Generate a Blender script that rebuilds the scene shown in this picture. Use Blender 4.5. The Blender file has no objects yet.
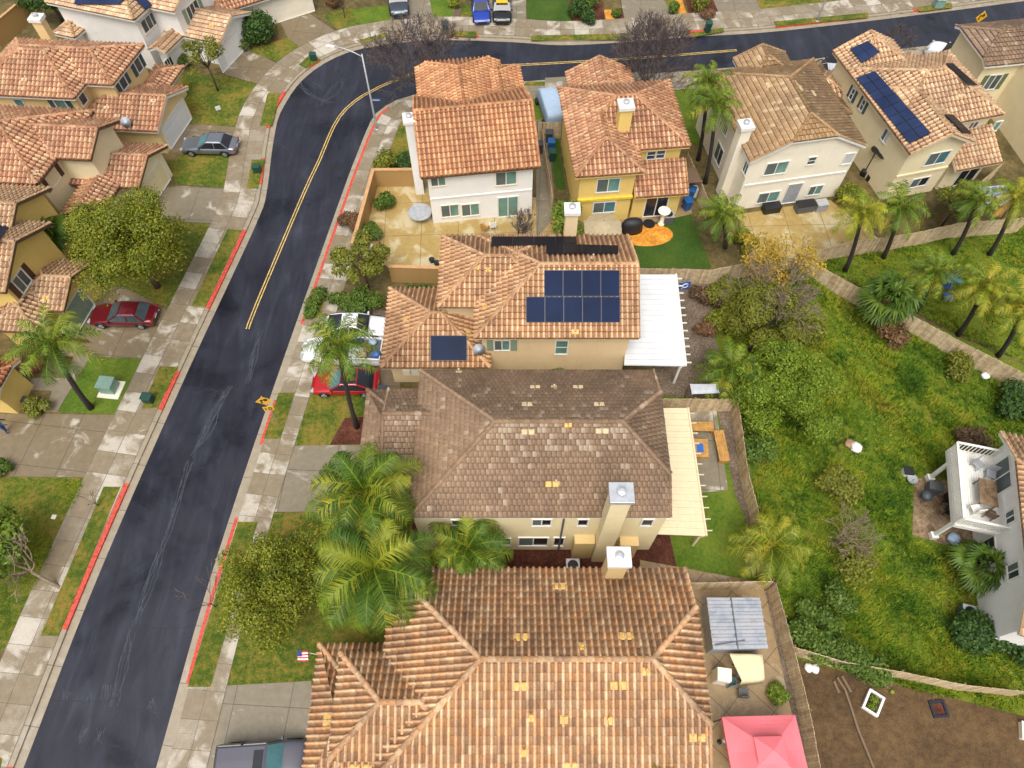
import bpy, math, random
import numpy as np
from mathutils import Vector, Matrix
rnd = random.Random(11)
NR = np.random.RandomState(5)
SC = bpy.context.scene
COL = SC.collection
R = math.radians
# ------------------------------------------------------------------ camera
CH, CP, CF = 44.0, R(60), 711.0
cam = bpy.data.cameras.new('camera'); camo = bpy.data.objects.new('camera', cam); COL.objects.link(camo)
cam.sensor_width = 36; cam.lens = CF / 1024 * 36; cam.clip_end = 2000
camo.location = (0, 0, CH); camo.rotation_euler = (math.pi / 2 - CP, 0, 0)
SC.camera = camo
def ray(px, py):
    u = (px - 512) / CF; v = (py - 384) / CF
    return Vector((u, math.cos(CP) - v * math.sin(CP), -math.sin(CP) - v * math.cos(CP)))
def G(px, py, z=0.0):                      # the point at height z seen at that pixel
    d = ray(px, py); t = (z - CH) / d.z
    return Vector((d.x * t, d.y * t, z))
def PJ(p):
    w = (p[0], p[1], p[2] - CH)
    dep = w[1] * math.cos(CP) - w[2] * math.sin(CP)
    up = w[1] * math.sin(CP) + w[2] * math.cos(CP)
    return 512 + CF * w[0] / dep, 384 - CF * up / dep
def hfit(base, py):                        # the height over a ground point that reaches image row py
    lo, hi = 0.0, 20.0
    for _ in range(40):
        m = (lo + hi) / 2
        if PJ((base[0], base[1], m))[1] > py: lo = m
        else: hi = m
    return lo
# ------------------------------------------------------------------ materials
def new_mat(name):
    m = bpy.data.materials.new(name); m.use_nodes = True
    nt = m.node_tree; b = nt.nodes['Principled BSDF']
    return m, nt, b
def N(nt, t, **kw):
    n = nt.nodes.new(t)
    for k, v in kw.items():
        if k in n.inputs.keys(): n.inputs[k].default_value = v
        else: setattr(n, k, v)
    return n
def ramp(nt, stops, interp='LINEAR'):
    r = nt.nodes.new('ShaderNodeValToRGB'); cr = r.color_ramp; cr.interpolation = interp
    while len(cr.elements) < len(stops): cr.elements.new(0.5)
    for e, (p, c) in zip(cr.elements, stops):
        e.position = p; e.color = (*c, 1) if len(c) == 3 else c
    return r
def mixc(nt, fac, a, b, mode='MIX'):
    m = nt.nodes.new('ShaderNodeMix'); m.data_type = 'RGBA'; m.blend_type = mode
    for s, v in ((0, fac), (6, a), (7, b)):
        if hasattr(v, 'is_output'): nt.links.new(v, m.inputs[s])
        elif s == 0: m.inputs[0].default_value = v
        else: m.inputs[s].default_value = (*v, 1)
    return m.outputs[2]
def coords(nt, world=False):
    if world: return N(nt, 'ShaderNodeNewGeometry').outputs['Position']
    return N(nt, 'ShaderNodeTexCoord').outputs['Object']
def noise(nt, co, scale, detail=4, rough=.6, dist=0.0):
    n = N(nt, 'ShaderNodeTexNoise', Scale=scale, Detail=detail, Roughness=rough, Distortion=dist)
    nt.links.new(co, n.inputs['Vector']); return n.outputs['Fac']
def bump(nt, b, h, strength=.3, dist=.02):
    bp = N(nt, 'ShaderNodeBump', Strength=strength, Distance=dist)
    nt.links.new(h, bp.inputs['Height']); nt.links.new(bp.outputs[0], b.inputs['Normal'])
def plain(name, c, rough=.6, metal=0.0, var=.12, scale=3.0, coat=0.0, spec=.5, world=False):
    m, nt, b = new_mat(name)
    co = coords(nt, world); f = noise(nt, co, scale)
    dk = tuple(x * (1 - var) for x in c); lt = tuple(min(1, x * (1 + var)) for x in c)
    r = ramp(nt, [(.3, dk), (.7, lt)]); nt.links.new(f, r.inputs[0])
    nt.links.new(r.outputs[0], b.inputs['Base Color'])
    b.inputs['Roughness'].default_value = rough; b.inputs['Metallic'].default_value = metal
    b.inputs['Coat Weight'].default_value = coat; b.inputs['Specular IOR Level'].default_value = spec
    return m
def stucco(name, c, stain=(.5, .36, .18)):
    m, nt, b = new_mat(name); co = coords(nt)
    f = noise(nt, co, .6, 5, .65); r = ramp(nt, [(.3, tuple(x * .88 for x in c)), (.7, c)])
    nt.links.new(f, r.inputs[0])
    mp = N(nt, 'ShaderNodeMapping'); mp.inputs['Scale'].default_value = (2.2, 2.2, .25); nt.links.new(co, mp.inputs[0])
    f2 = noise(nt, mp.outputs[0], 1.5, 5, .7)
    r2 = ramp(nt, [(.58, (0, 0, 0)), (.8, (.35, .35, .35))]); nt.links.new(f2, r2.inputs[0])
    nt.links.new(mixc(nt, r2.outputs[0], r.outputs[0], stain), b.inputs['Base Color'])
    b.inputs['Roughness'].default_value = .85
    bump(nt, b, noise(nt, co, 40, 2), .25, .01)
    return m
def tiles(name, cols, wear=None, rough=.6, relief_shade=None):
    # every tile has one UV point: its own shade; 'run' holds its place up the slope
    m, nt, b = new_mat(name)
    uv = N(nt, 'ShaderNodeUVMap', uv_map='UVMap')
    wn = N(nt, 'ShaderNodeTexWhiteNoise', noise_dimensions='2D'); nt.links.new(uv.outputs[0], wn.inputs['Vector'])
    r = ramp(nt, cols); nt.links.new(wn.outputs['Value'], r.inputs[0])
    co = coords(nt); f = noise(nt, co, .35, 5, .6)
    r2 = ramp(nt, [(.3, (.66, .62, .60)), (.72, (1.18, 1.12, 1.05))]); nt.links.new(f, r2.inputs[0])
    c = mixc(nt, 1.0, r.outputs[0], r2.outputs[0], 'MULTIPLY')
    f3 = noise(nt, co, 9, 4, .7); r3 = ramp(nt, [(.35, (.8, .78, .76)), (.65, (1.08, 1.08, 1.08))]); nt.links.new(f3, r3.inputs[0])
    c = mixc(nt, 1.0, c, r3.outputs[0], 'MULTIPLY')
    if relief_shade:                                   # shade painted by profile height: pans and butts darkened, crowns lightened
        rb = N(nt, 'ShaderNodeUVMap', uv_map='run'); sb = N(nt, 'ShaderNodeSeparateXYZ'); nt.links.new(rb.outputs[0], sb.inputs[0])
        r4 = ramp(nt, [(.05, (.36, .29, .24)), (.13, (.60, .52, .45)), (.5, (1.0, .98, .95)), (1, relief_shade)]); nt.links.new(sb.outputs['X'], r4.inputs[0]); c = mixc(nt, 1.0, c, r4.outputs[0], 'MULTIPLY')
    if wear:
        ru = N(nt, 'ShaderNodeUVMap', uv_map='run'); sx = N(nt, 'ShaderNodeSeparateXYZ'); nt.links.new(ru.outputs[0], sx.inputs[0])
        rw = ramp(nt, wear['ramp']); nt.links.new(sx.outputs['Y'], rw.inputs[0])
        f4 = noise(nt, co, .5, 3); md = N(nt, 'ShaderNodeMath', operation='MULTIPLY'); nt.links.new(rw.outputs[0], md.inputs[0]); nt.links.new(f4, md.inputs[1])
        wn2 = N(nt, 'ShaderNodeTexWhiteNoise', noise_dimensions='3D')
        va = N(nt, 'ShaderNodeVectorMath', operation='ADD'); va.inputs[1].default_value = (3.3, 7.7, 1.1); nt.links.new(uv.outputs[0], va.inputs[0]); nt.links.new(va.outputs[0], wn2.inputs['Vector'])
        lt = N(nt, 'ShaderNodeMath', operation='LESS_THAN'); nt.links.new(wn2.outputs['Value'], lt.inputs[0]); nt.links.new(md.outputs[0], lt.inputs[1])
        c = mixc(nt, lt.outputs[0], c, wear['col'])
    nt.links.new(c, b.inputs['Base Color'])
    b.inputs['Roughness'].default_value = rough
    return m
def leafmat(name, cols, rough=.55, trans=.15):
    m, nt, b = new_mat(name)
    uv = N(nt, 'ShaderNodeUVMap', uv_map='UVMap')
    wn = N(nt, 'ShaderNodeTexWhiteNoise', noise_dimensions='2D'); nt.links.new(uv.outputs[0], wn.inputs['Vector'])
    r = ramp(nt, cols); nt.links.new(wn.outputs['Value'], r.inputs[0])
    co = coords(nt, True); f = noise(nt, co, .9, 3); r2 = ramp(nt, [(.3, (.7, .75, .7)), (.7, (1.25, 1.2, 1.1))]); nt.links.new(f, r2.inputs[0])
    c = mixc(nt, 1.0, r.outputs[0], r2.outputs[0], 'MULTIPLY')
    nt.links.new(c, b.inputs['Base Color']); b.inputs['Roughness'].default_value = rough
    b.inputs['Specular IOR Level'].default_value = .3
    tr = N(nt, 'ShaderNodeBsdfTranslucent'); nt.links.new(c, tr.inputs[0])
    mx = N(nt, 'ShaderNodeMixShader'); mx.inputs[0].default_value = trans
    nt.links.new(b.outputs[0], mx.inputs[1]); nt.links.new(tr.outputs[0], mx.inputs[2])
    nt.links.new(mx.outputs[0], nt.nodes['Material Output'].inputs[0])
    return m
def ground_mat(name, stops, s1=.35, s2=3.0, s3=20.0, mixes=(.5, .3), rough=.9, bs=.5, bd=.04):
    m, nt, b = new_mat(name); co = coords(nt, True)
    a = noise(nt, co, s1, 6, .62, .3); c = noise(nt, co, s2, 5, .7); d = noise(nt, co, s3, 3, .7)
    def lin(x, y, f):
        mm = N(nt, 'ShaderNodeMix'); mm.inputs[0].default_value = f; nt.links.new(x, mm.inputs[2]); nt.links.new(y, mm.inputs[3]); return mm.outputs[0]
    v = lin(lin(a, c, mixes[0]), d, mixes[1])
    mr = N(nt, 'ShaderNodeMapRange'); mr.inputs[1].default_value = .34; mr.inputs[2].default_value = .66; nt.links.new(v, mr.inputs[0]); v = mr.outputs[0]
    r = ramp(nt, stops); nt.links.new(v, r.inputs[0]); nt.links.new(r.outputs[0], b.inputs['Base Color'])
    b.inputs['Roughness'].default_value = rough; b.inputs['Specular IOR Level'].default_value = .25
    bump(nt, b, d, bs, bd)
    return m
def concrete(name, wet, dry, joint_rot=0.0, pan=(3.0, 3.0), dryness=.5, panel=False, rough=.55, edge=.05):
    m, nt, b = new_mat(name); co = coords(nt, True)
    f = noise(nt, co, .55, 6, .62, .6)
    if panel:
        uv = N(nt, 'ShaderNodeUVMap', uv_map='UVMap'); wn = N(nt, 'ShaderNodeTexWhiteNoise', noise_dimensions='2D'); nt.links.new(uv.outputs[0], wn.inputs['Vector'])
        ad = N(nt, 'ShaderNodeMath', operation='MULTIPLY_ADD'); nt.links.new(wn.outputs['Value'], ad.inputs[0]); ad.inputs[1].default_value = .35
        nt.links.new(f, ad.inputs[2]); sb = N(nt, 'ShaderNodeMath', operation='SUBTRACT'); nt.links.new(ad.outputs[0], sb.inputs[0]); sb.inputs[1].default_value = .17; f = sb.outputs[0]
    r = ramp(nt, [(dryness, (0, 0, 0)), (dryness + edge, (1, 1, 1))]); nt.links.new(f, r.inputs[0])
    w = ramp(nt, [(.3, tuple(x * .82 for x in wet)), (.7, tuple(x * 1.12 for x in wet))]); nt.links.new(noise(nt, co, 2.2, 5, .7), w.inputs[0])
    d = ramp(nt, [(.3, tuple(x * .86 for x in dry)), (.7, dry)]); nt.links.new(noise(nt, co, 6, 4, .7), d.inputs[0])
    c = mixc(nt, r.outputs[0], w.outputs[0], d.outputs[0])
    if not panel:
        mp = N(nt, 'ShaderNodeMapping'); mp.inputs['Rotation'].default_value = (0, 0, joint_rot); nt.links.new(co, mp.inputs[0])
        br = N(nt, 'ShaderNodeTexBrick', offset=0.0); br.inputs['Scale'].default_value = 1; br.inputs['Mortar Size'].default_value = .022; br.inputs['Mortar Smooth'].default_value = .2
        br.inputs['Brick Width'].default_value = pan[0]; br.inputs['Row Height'].default_value = pan[1]; nt.links.new(mp.outputs[0], br.inputs[0])
        c = mixc(nt, br.outputs['Fac'], c, tuple(x * .38 for x in wet))
    nt.links.new(c, b.inputs['Base Color'])
    rr = ramp(nt, [(0, (rough * .75,) * 3), (1, (.85,) * 3)]); nt.links.new(r.outputs[0], rr.inputs[0]); nt.links.new(rr.outputs[0], b.inputs['Roughness'])
    bump(nt, b, noise(nt, co, 25, 3), .15, .01)
    return m
M = {}
def asphalt():
    m, nt, b = new_mat('asphalt'); co = coords(nt, True)
    mp = N(nt, 'ShaderNodeMapping'); mp.inputs['Rotation'].default_value = (0, 0, R(7)); mp.inputs['Scale'].default_value = (1.6, .28, 1); nt.links.new(co, mp.inputs[0])
    f = noise(nt, mp.outputs[0], .55, 7, .68, .8)
    r = ramp(nt, [(.30, (.011, .0115, .018)), (.52, (.018, .0195, .030)), (.68, (.029, .032, .047)), (.84, (.055, .061, .084))]); nt.links.new(f, r.inputs[0])
    g = noise(nt, co, 60, 3, .8); r2 = ramp(nt, [(.3, (.8, .8, .8)), (.7, (1.2, 1.2, 1.2))]); nt.links.new(g, r2.inputs[0])
    c = mixc(nt, 1.0, r.outputs[0], r2.outputs[0], 'MULTIPLY')
    w = noise(nt, co, .16, 5, .6, .4); r3 = ramp(nt, [(.36, (.50, .50, .53)), (.46, (.95, .95, .97)), (.60, (1.15, 1.15, 1.15)), (.68, (1.5, 1.5, 1.5))]); nt.links.new(w, r3.inputs[0]); c = mixc(nt, 1.0, c, r3.outputs[0], 'MULTIPLY')
    b.inputs['Coat Weight'].default_value = .16; b.inputs['Specular IOR Level'].default_value = .3; cr_ = ramp(nt, [(.36, (.06,) * 3), (.66, (.34,) * 3)]); nt.links.new(w, cr_.inputs[0]); nt.links.new(cr_.outputs[0], b.inputs['Coat Roughness'])
    rr = ramp(nt, [(.38, (.24,) * 3), (.62, (.62,) * 3)]); nt.links.new(w, rr.inputs[0]); nt.links.new(rr.outputs[0], b.inputs['Roughness'])
    nt.links.new(c, b.inputs['Base Color']); bump(nt, b, g, .25, .01)
    return m
M['asphalt'] = asphalt()
M['crack'] = plain('crack', (.012, .012, .016), .7, world=True)
M['chalk'] = plain('worn_asphalt', (.036, .040, .055), .8, var=.35, scale=4, world=True)
M['yellow_line'] = plain('yellow_line', (.50, .34, .10), .6, var=.4, scale=5, world=True)
M['red_paint'] = plain('red_paint', (.50, .06, .035), .65, var=.5, scale=6, world=True)
M['walk'] = concrete('walk_concrete', (.215, .168, .105), (.49, .445, .37), panel=True, dryness=.53, edge=.12)
M['gutter'] = concrete('gutter_concrete', (.30, .25, .18), (.44, .40, .35), R(7), (30, 3.2), dryness=.6, edge=.2)
M['drive'] = concrete('drive_concrete', (.185, .142, .085), (.46, .42, .34), R(7), (2.7, 3.0), dryness=.57, rough=.45, edge=.13)
M['drive_grey'] = concrete('drive_grey_concrete', (.20, .168, .115), (.46, .42, .35), R(3), (3.2, 3.6), dryness=.58, rough=.5, edge=.10)
M['patio_ochre'] = concrete('patio_ochre', (.36, .25, .085), (.50, .42, .25), R(-2), (3.0, 3.6), dryness=.5, rough=.4, edge=.12)
M['patio_tan'] = concrete('patio_tan', (.30, .21, .11), (.38, .30, .2), R(45), (1.9, 1.9), dryness=.62, rough=.35)
M['joint'] = plain('walk_joint', (.10, .085, .06), .9, world=True)
M['lawn'] = ground_mat('lawn_grass', [(.28, (.045, .090, .008)), (.43, (.085, .125, .012)), (.54, (.15, .155, .018)), (.66, (.25, .19, .035)), (.78, (.30, .17, .04))], .45, 3, 22, (.5, .35), bs=1.0, bd=.08)
M['turf'] = ground_mat('bright_turf', [(.3, (.055, .105, .008)), (.5, (.09, .15, .012)), (.7, (.15, .18, .02))], .4, 5, 40, bs=.7)
M['turf_dark'] = ground_mat('dark_turf', [(.2, (.022, .055, .006)), (.5, (.04, .085, .009)), (.8, (.07, .105, .014))], .4, 5, 40, bs=.7)
M['meadow'] = ground_mat('meadow_grass', [(.20, (.055, .11, .010)), (.40, (.11, .18, .012)), (.62, (.17, .21, .016)), (.74, (.22, .19, .025)), (.86, (.18, .13, .035)), (1, (.12, .08, .03))], .16, 1.3, 9, (.45, .3), bs=1.0, bd=.2)
M['dirt'] = ground_mat('brown_dirt', [(.2, (.055, .033, .016)), (.5, (.095, .057, .026)), (.85, (.155, .095, .04))], .25, 2, 14, bs=.6)
M['soil'] = ground_mat('yard_soil', [(.3, (.06, .05, .02)), (.5, (.11, .085, .03)), (.7, (.17, .12, .05))], .3, 2, 14)
M['mulch'] = ground_mat('red_mulch', [(.3, (.05, .016, .010)), (.6, (.11, .035, .02)), (.8, (.17, .07, .04))], .8, 5, 22, bs=.9)
M['gravel'] = ground_mat('gravel', [(.3, (.07, .05, .035)), (.55, (.15, .11, .075)), (.75, (.28, .22, .16))], .6, 8, 30, (.6, .5))
M['orange_patio'] = ground_mat('orange_stone', [(.3, (.42, .15, .022)), (.55, (.62, .26, .03)), (.75, (.72, .40, .08))], .6, 3, 12, rough=.5, bs=.2)
M['wood_deck'] = ground_mat('weathered_deck', [(.3, (.12, .075, .04)), (.6, (.25, .17, .1)), (.8, (.36, .28, .2))], .5, 3, 14)
# ------------------------------------------------------------------ mesh building
def link(o, parent=None):
    COL.objects.link(o)
    if parent is not None: o.parent = parent
    return o
def tag(o, label=None, cat=None, group=None, kind=None):
    if label: o['label'] = label
    if cat: o['category'] = cat
    if group: o['group'] = group
    if kind: o['kind'] = kind
    return o
def empty(name, loc, label, cat, rz=0.0, group=None):
    o = bpy.data.objects.new(name, None); o.empty_display_size = .3; link(o)
    o.location = loc; o.rotation_euler = (0, 0, rz); return tag(o, label, cat, group)
class MB:
    def __init__(s): s.v = []; s.f = []; s.mi = []; s.cur = 0; s.uv = None
    def add(s, vs, fs):
        n = len(s.v); s.v += [tuple(p) for p in vs]
        for f in fs: s.f.append(tuple(i + n for i in f)); s.mi.append(s.cur)
        return s
    def box(s, c, d, rz=0.0, mat=None, taper=1.0):
        hx, hy, hz = d[0] / 2, d[1] / 2, d[2] / 2
        vs = [Vector((x * hx * (taper if z > 0 else 1), y * hy * (taper if z > 0 else 1), z * hz)) for z in (-1, 1) for x, y in ((-1, -1), (1, -1), (1, 1), (-1, 1))]
        m = mat if mat is not None else Matrix.Rotation(rz, 3, 'Z')
        c = Vector(c)
        return s.add([m @ v + c for v in vs], [(3, 2, 1, 0), (4, 5, 6, 7), (0, 1, 5, 4), (1, 2, 6, 5), (2, 3, 7, 6), (3, 0, 4, 7)])
    def bar(s, a, b, w, h, up=(0, 0, 1)):       # a box from a to b
        a, b = Vector(a), Vector(b); d = b - a; L = d.length
        if L < 1e-6: return s
        x = d / L; y = Vector(up).cross(x)
        if y.length < 1e-4: y = Vector((0, 1, 0)).cross(x)
        y.normalize(); z = x.cross(y)
        return s.box((a + b) / 2, (L, w, h), mat=Matrix((x, y, z)).transposed())
    def tube(s, pts, rs, n=8, cap=True):
        pts = [Vector(p) for p in pts]; k = len(pts)
        if not isinstance(rs, (list, tuple)): rs = [rs] * k
        rings = []; ref = None
        for i, p in enumerate(pts):
            t = (pts[min(i + 1, k - 1)] - pts[max(i - 1, 0)])
            t = t.normalized() if t.length > 1e-9 else Vector((0, 0, 1))
            if ref is None: ref = Vector((1, 0, 0)) if abs(t.x) < .8 else Vector((0, 1, 0))
            u = (ref - t * ref.dot(t)).normalized(); w = t.cross(u); ref = u
            rings.append([p + (u * math.cos(2 * math.pi * j / n) + w * math.sin(2 * math.pi * j / n)) * rs[i] for j in range(n)])
        vs = [v for r in rings for v in r]
        fs = [(i * n + j, i * n + (j + 1) % n, (i + 1) * n + (j + 1) % n, (i + 1) * n + j) for i in range(k - 1) for j in range(n)]
        if cap: fs += [tuple(range(n - 1, -1, -1)), tuple((k - 1) * n + j for j in range(n))]
        return s.add(vs, fs)
    def lathe(s, c, prof, n=16):               # prof: (radius, z) pairs
        c = Vector(c); k = len(prof)
        vs = [c + Vector((r * math.cos(2 * math.pi * j / n), r * math.sin(2 * math.pi * j / n), z)) for r, z in prof for j in range(n)]
        fs = [(i * n + j, i * n + (j + 1) % n, (i + 1) * n + (j + 1) % n, (i + 1) * n + j) for i in range(k - 1) for j in range(n)]
        fs += [tuple(range(n - 1, -1, -1)), tuple((k - 1) * n + j for j in range(n))]
        return s.add(vs, fs)
    def prism(s, poly, z0, z1):                # poly: list of (x,y)
        n = len(poly); a = sum(poly[i][0] * poly[(i + 1) % n][1] - poly[(i + 1) % n][0] * poly[i][1] for i in range(n))
        if a < 0: poly = poly[::-1]
        vs = [(p[0], p[1], z0) for p in poly] + [(p[0], p[1], z1) for p in poly]
        return s.add(vs, [tuple(range(n - 1, -1, -1)), tuple(range(n, 2 * n))] + [(i, (i + 1) % n, n + (i + 1) % n, n + i) for i in range(n)])
    def slab(s, quad, t):                      # a plate of thickness t under a planar polygon
        q = [Vector(p) for p in quad]; n = (q[1] - q[0]).cross(q[2] - q[0]).normalized()
        if n.z < 0: q = q[::-1]; n = -n
        k = len(q)
        return s.add(q + [p - n * t for p in q], [tuple(range(k)), tuple(range(2 * k - 1, k - 1, -1))] + [(i, k + i, k + (i + 1) % k, (i + 1) % k) for i in range(k)])
    def build(s, name, mat, parent=None, smooth=False, uv=None, bevel=0.0):
        me = bpy.data.meshes.new(name); me.from_pydata(s.v, [], s.f)
        for m in (mat if isinstance(mat, (list, tuple)) else [mat]): me.materials.append(m)
        if any(s.mi): me.polygons.foreach_set('material_index', s.mi)
        if smooth: me.polygons.foreach_set('use_smooth', [True] * len(me.polygons))
        if uv is not None:
            l = me.uv_layers.new(name='UVMap'); arr = []
            for f, u in zip(s.f, uv): arr += list(u) * len(f)
            l.data.foreach_set('uv', arr)
        me.update()
        o = bpy.data.objects.new(name, me); link(o, parent)
        if bevel:
            bv = o.modifiers.new('bevel', 'BEVEL'); bv.width = bevel; bv.segments = 2; bv.limit_method = 'ANGLE'
        return o
def np_mesh(name, V, F, mat, parent=None, uv=None, uv2=None, smooth=False):
    # V (n,3), F (m,4) quads; uv (m,2) constant per face
    me = bpy.data.meshes.new(name); V = np.asarray(V, np.float32); F = np.asarray(F, np.int32)
    k = F.shape[1]
    me.vertices.add(len(V)); me.vertices.foreach_set('co', V.ravel())
    me.loops.add(F.size); me.loops.foreach_set('vertex_index', F.ravel())
    me.polygons.add(len(F)); me.polygons.foreach_set('loop_start', np.arange(len(F), dtype=np.int32) * k)
    try: me.polygons.foreach_set('loop_total', np.full(len(F), k, np.int32))
    except Exception: pass
    me.update(calc_edges=True)
    for nm, u in (('UVMap', uv), ('run', uv2)):
        if u is not None:
            l = me.uv_layers.new(name=nm); l.data.foreach_set('uv', np.repeat(np.asarray(u, np.float32), k, axis=0).ravel())
    if smooth: me.polygons.foreach_set('use_smooth', np.ones(len(F), bool))
    me.materials.append(mat); me.validate(); me.update()
    o = bpy.data.objects.new(name, me); link(o, parent); return o
# ------------------------------------------------------------------ roof tiles
KIND = {'barrel': dict(tw=.34, rh=.42, fr=[0, .1, .22, .34, .46, .56, .78, 1.0], h=[0, .07, .115, .115, .07, 0, -.04, 0], lift=.09),
        'far':    dict(tw=.36, rh=.44, fr=[0, .14, .30, .46, .60, .8, 1.0], h=[0, .08, .125, .08, 0, -.04, 0], lift=.085),
        'fine':   dict(tw=.27, rh=.33, fr=[0, .93, .94, 1.0], h=[0.02, .02, -.03, -.03], lift=.075),
        'flat':   dict(tw=.33, rh=.40, fr=[0, .93, .94, 1.0], h=[0.02, .02, -.03, -.03], lift=.08)}
def tile_face(P, kind, acc, seed):
    k = KIND[kind]; P = np.array([list(p) for p in P], float); o = P[0]
    u = P[1] - P[0]; u /= np.linalg.norm(u)
    n = np.zeros(3)
    for i in range(len(P)): n += np.cross(P[i] - o, P[(i + 1) % len(P)] - o)
    n /= np.linalg.norm(n)
    w = np.cross(n, u)
    if n[2] < 0: n = -n; w = -w
    U = (P - o) @ u; W = (P - o) @ w
    wmax = W.max(); nrow = int(math.ceil(wmax / k['rh'] - 1e-6))
    def span(y):
        y = min(max(y, 1e-4), wmax - 1e-4); xs = []
        for i in range(len(P)):
            a, b = W[i], W[(i + 1) % len(P)]
            if (a - y) * (b - y) <= 0 and abs(a - b) > 1e-9:
                t = (y - a) / (b - a); xs.append(U[i] + t * (U[(i + 1) % len(P)] - U[i]))
        return (min(xs), max(xs)) if xs else (0, 0)
    fr = np.array(k['fr']); hh = np.array(k['h']); tw = k['tw']; L = len(fr) - 1
    for j in range(nrow):
        wb = j * k['rh']; wt = min(wb + k['rh'], wmax)
        b0, b1 = span(wb); t0, t1 = span(wt)
        lo, hi = min(b0, t0), max(b1, t1)
        off = (.5 if (kind in ('flat', 'fine') and j % 2) else 0) * tw
        i0 = math.floor((lo - off) / tw); i1 = math.ceil((hi - off) / tw); ids = np.arange(i0, i1)
        if not len(ids): continue
        us = off + (ids[:, None] + fr[None, :]) * tw
        ub = np.clip(us, b0, b1); ut = np.clip(us, t0, t1)
        jit = NR.uniform(-.008, .012, (len(ids), 1)) + np.zeros_like(us)
        hb = hh[None, :] + k['lift'] + jit; ht = hh[None, :] + jit * .3
        def pos(uu, ww, h): return o + uu[..., None] * u + ww * w + h[..., None] * n
        vb = pos(ub, wb - .02, hb); vt = pos(ut, wt, ht); vl = pos(ub, wb - (.095 if kind != 'fine' and kind != 'flat' else .065), np.minimum(hb - .10, -.01) + 0 * hb)
        base = acc['n']; cnt = us.size
        acc['V'] += [vb.reshape(-1, 3), vt.reshape(-1, 3), vl.reshape(-1, 3)]
        ix = np.arange(cnt).reshape(us.shape)
        a = ix[:, :-1].ravel(); b2 = ix[:, 1:].ravel()
        keep = ((ub[:, 1:] - ub[:, :-1]) + (ut[:, 1:] - ut[:, :-1])).ravel() > 1e-4
        tid = np.repeat(np.stack([ids * .37 + seed * 3.1, np.full(len(ids), j * .53 + seed)], 1), L, axis=0)
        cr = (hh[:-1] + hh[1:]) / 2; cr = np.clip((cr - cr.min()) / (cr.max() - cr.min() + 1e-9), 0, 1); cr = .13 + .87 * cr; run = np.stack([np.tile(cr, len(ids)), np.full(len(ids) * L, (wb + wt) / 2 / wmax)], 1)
        q = np.stack([a, b2, b2 + cnt, a + cnt], 1) + base; r = np.stack([a + 2 * cnt, b2 + 2 * cnt, b2, a], 1) + base
        rb_ = run.copy(); rb_[:, 0] = 0; rb_[:, 1] = -1      # darkest tone on each tile butt, a painted shadow line between rows
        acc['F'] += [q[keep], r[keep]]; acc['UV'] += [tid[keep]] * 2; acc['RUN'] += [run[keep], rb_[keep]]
        acc['n'] += 3 * cnt
    # the deck under the tiles
    d = P - n * .05; m = len(d)
    for i in range(1, m - 1):
        acc['V'].append(np.array([d[0], d[i], d[i + 1], d[i + 1]])); acc['F'].append(np.array([[0, 1, 2, 3]]) + acc['n'])
        acc['UV'].append(np.array([[.5, seed]])); acc['RUN'].append(np.array([[0, 0.]])); acc['n'] += 4
def cap_line(a, b, r, acc, seed):
    a = np.array(list(a), float); b = np.array(list(b), float); d = b - a; L = np.linalg.norm(d)
    if L < .2: return
    x = d / L; y = np.cross([0, 0, 1.], x); y /= np.linalg.norm(y); z = np.cross(x, y)
    cnt = max(1, int(round(L / .40))); st = L / cnt; ns = 6
    an = np.linspace(-.15, math.pi + .15, ns)
    for i in range(cnt):
        p0 = a + x * (i * st - .03); p1 = a + x * ((i + 1) * st + .02)
        ra, rb = r * 1.12, r * .92
        ring0 = [p0 + y * math.cos(t) * ra + z * (math.sin(t) * ra * .85 + .075) for t in an]
        ring1 = [p1 + y * math.cos(t) * rb + z * (math.sin(t) * rb * .85 + .055) for t in an]
        acc['V'].append(np.array(ring0 + ring1)); e = acc['n']
        F = [[e + k, e + k + 1, e + ns + k + 1, e + ns + k] for k in range(ns - 1)] + [[e, e + 2, e + 3, e + 5]]
        acc['F'].append(np.array(F)); acc['UV'].append(np.array([[i * .37 + seed, seed * 1.7]] * len(F))); acc['RUN'].append(np.full((len(F), 2), .5))
        acc['n'] += 2 * ns
def new_acc(): return dict(V=[], F=[], UV=[], RUN=[], n=0)
def flush(acc, name, mat, parent):
    return np_mesh(name, np.concatenate(acc['V']), np.concatenate(acc['F']), mat, parent, np.concatenate(acc['UV']), np.concatenate(acc['RUN']))
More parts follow.
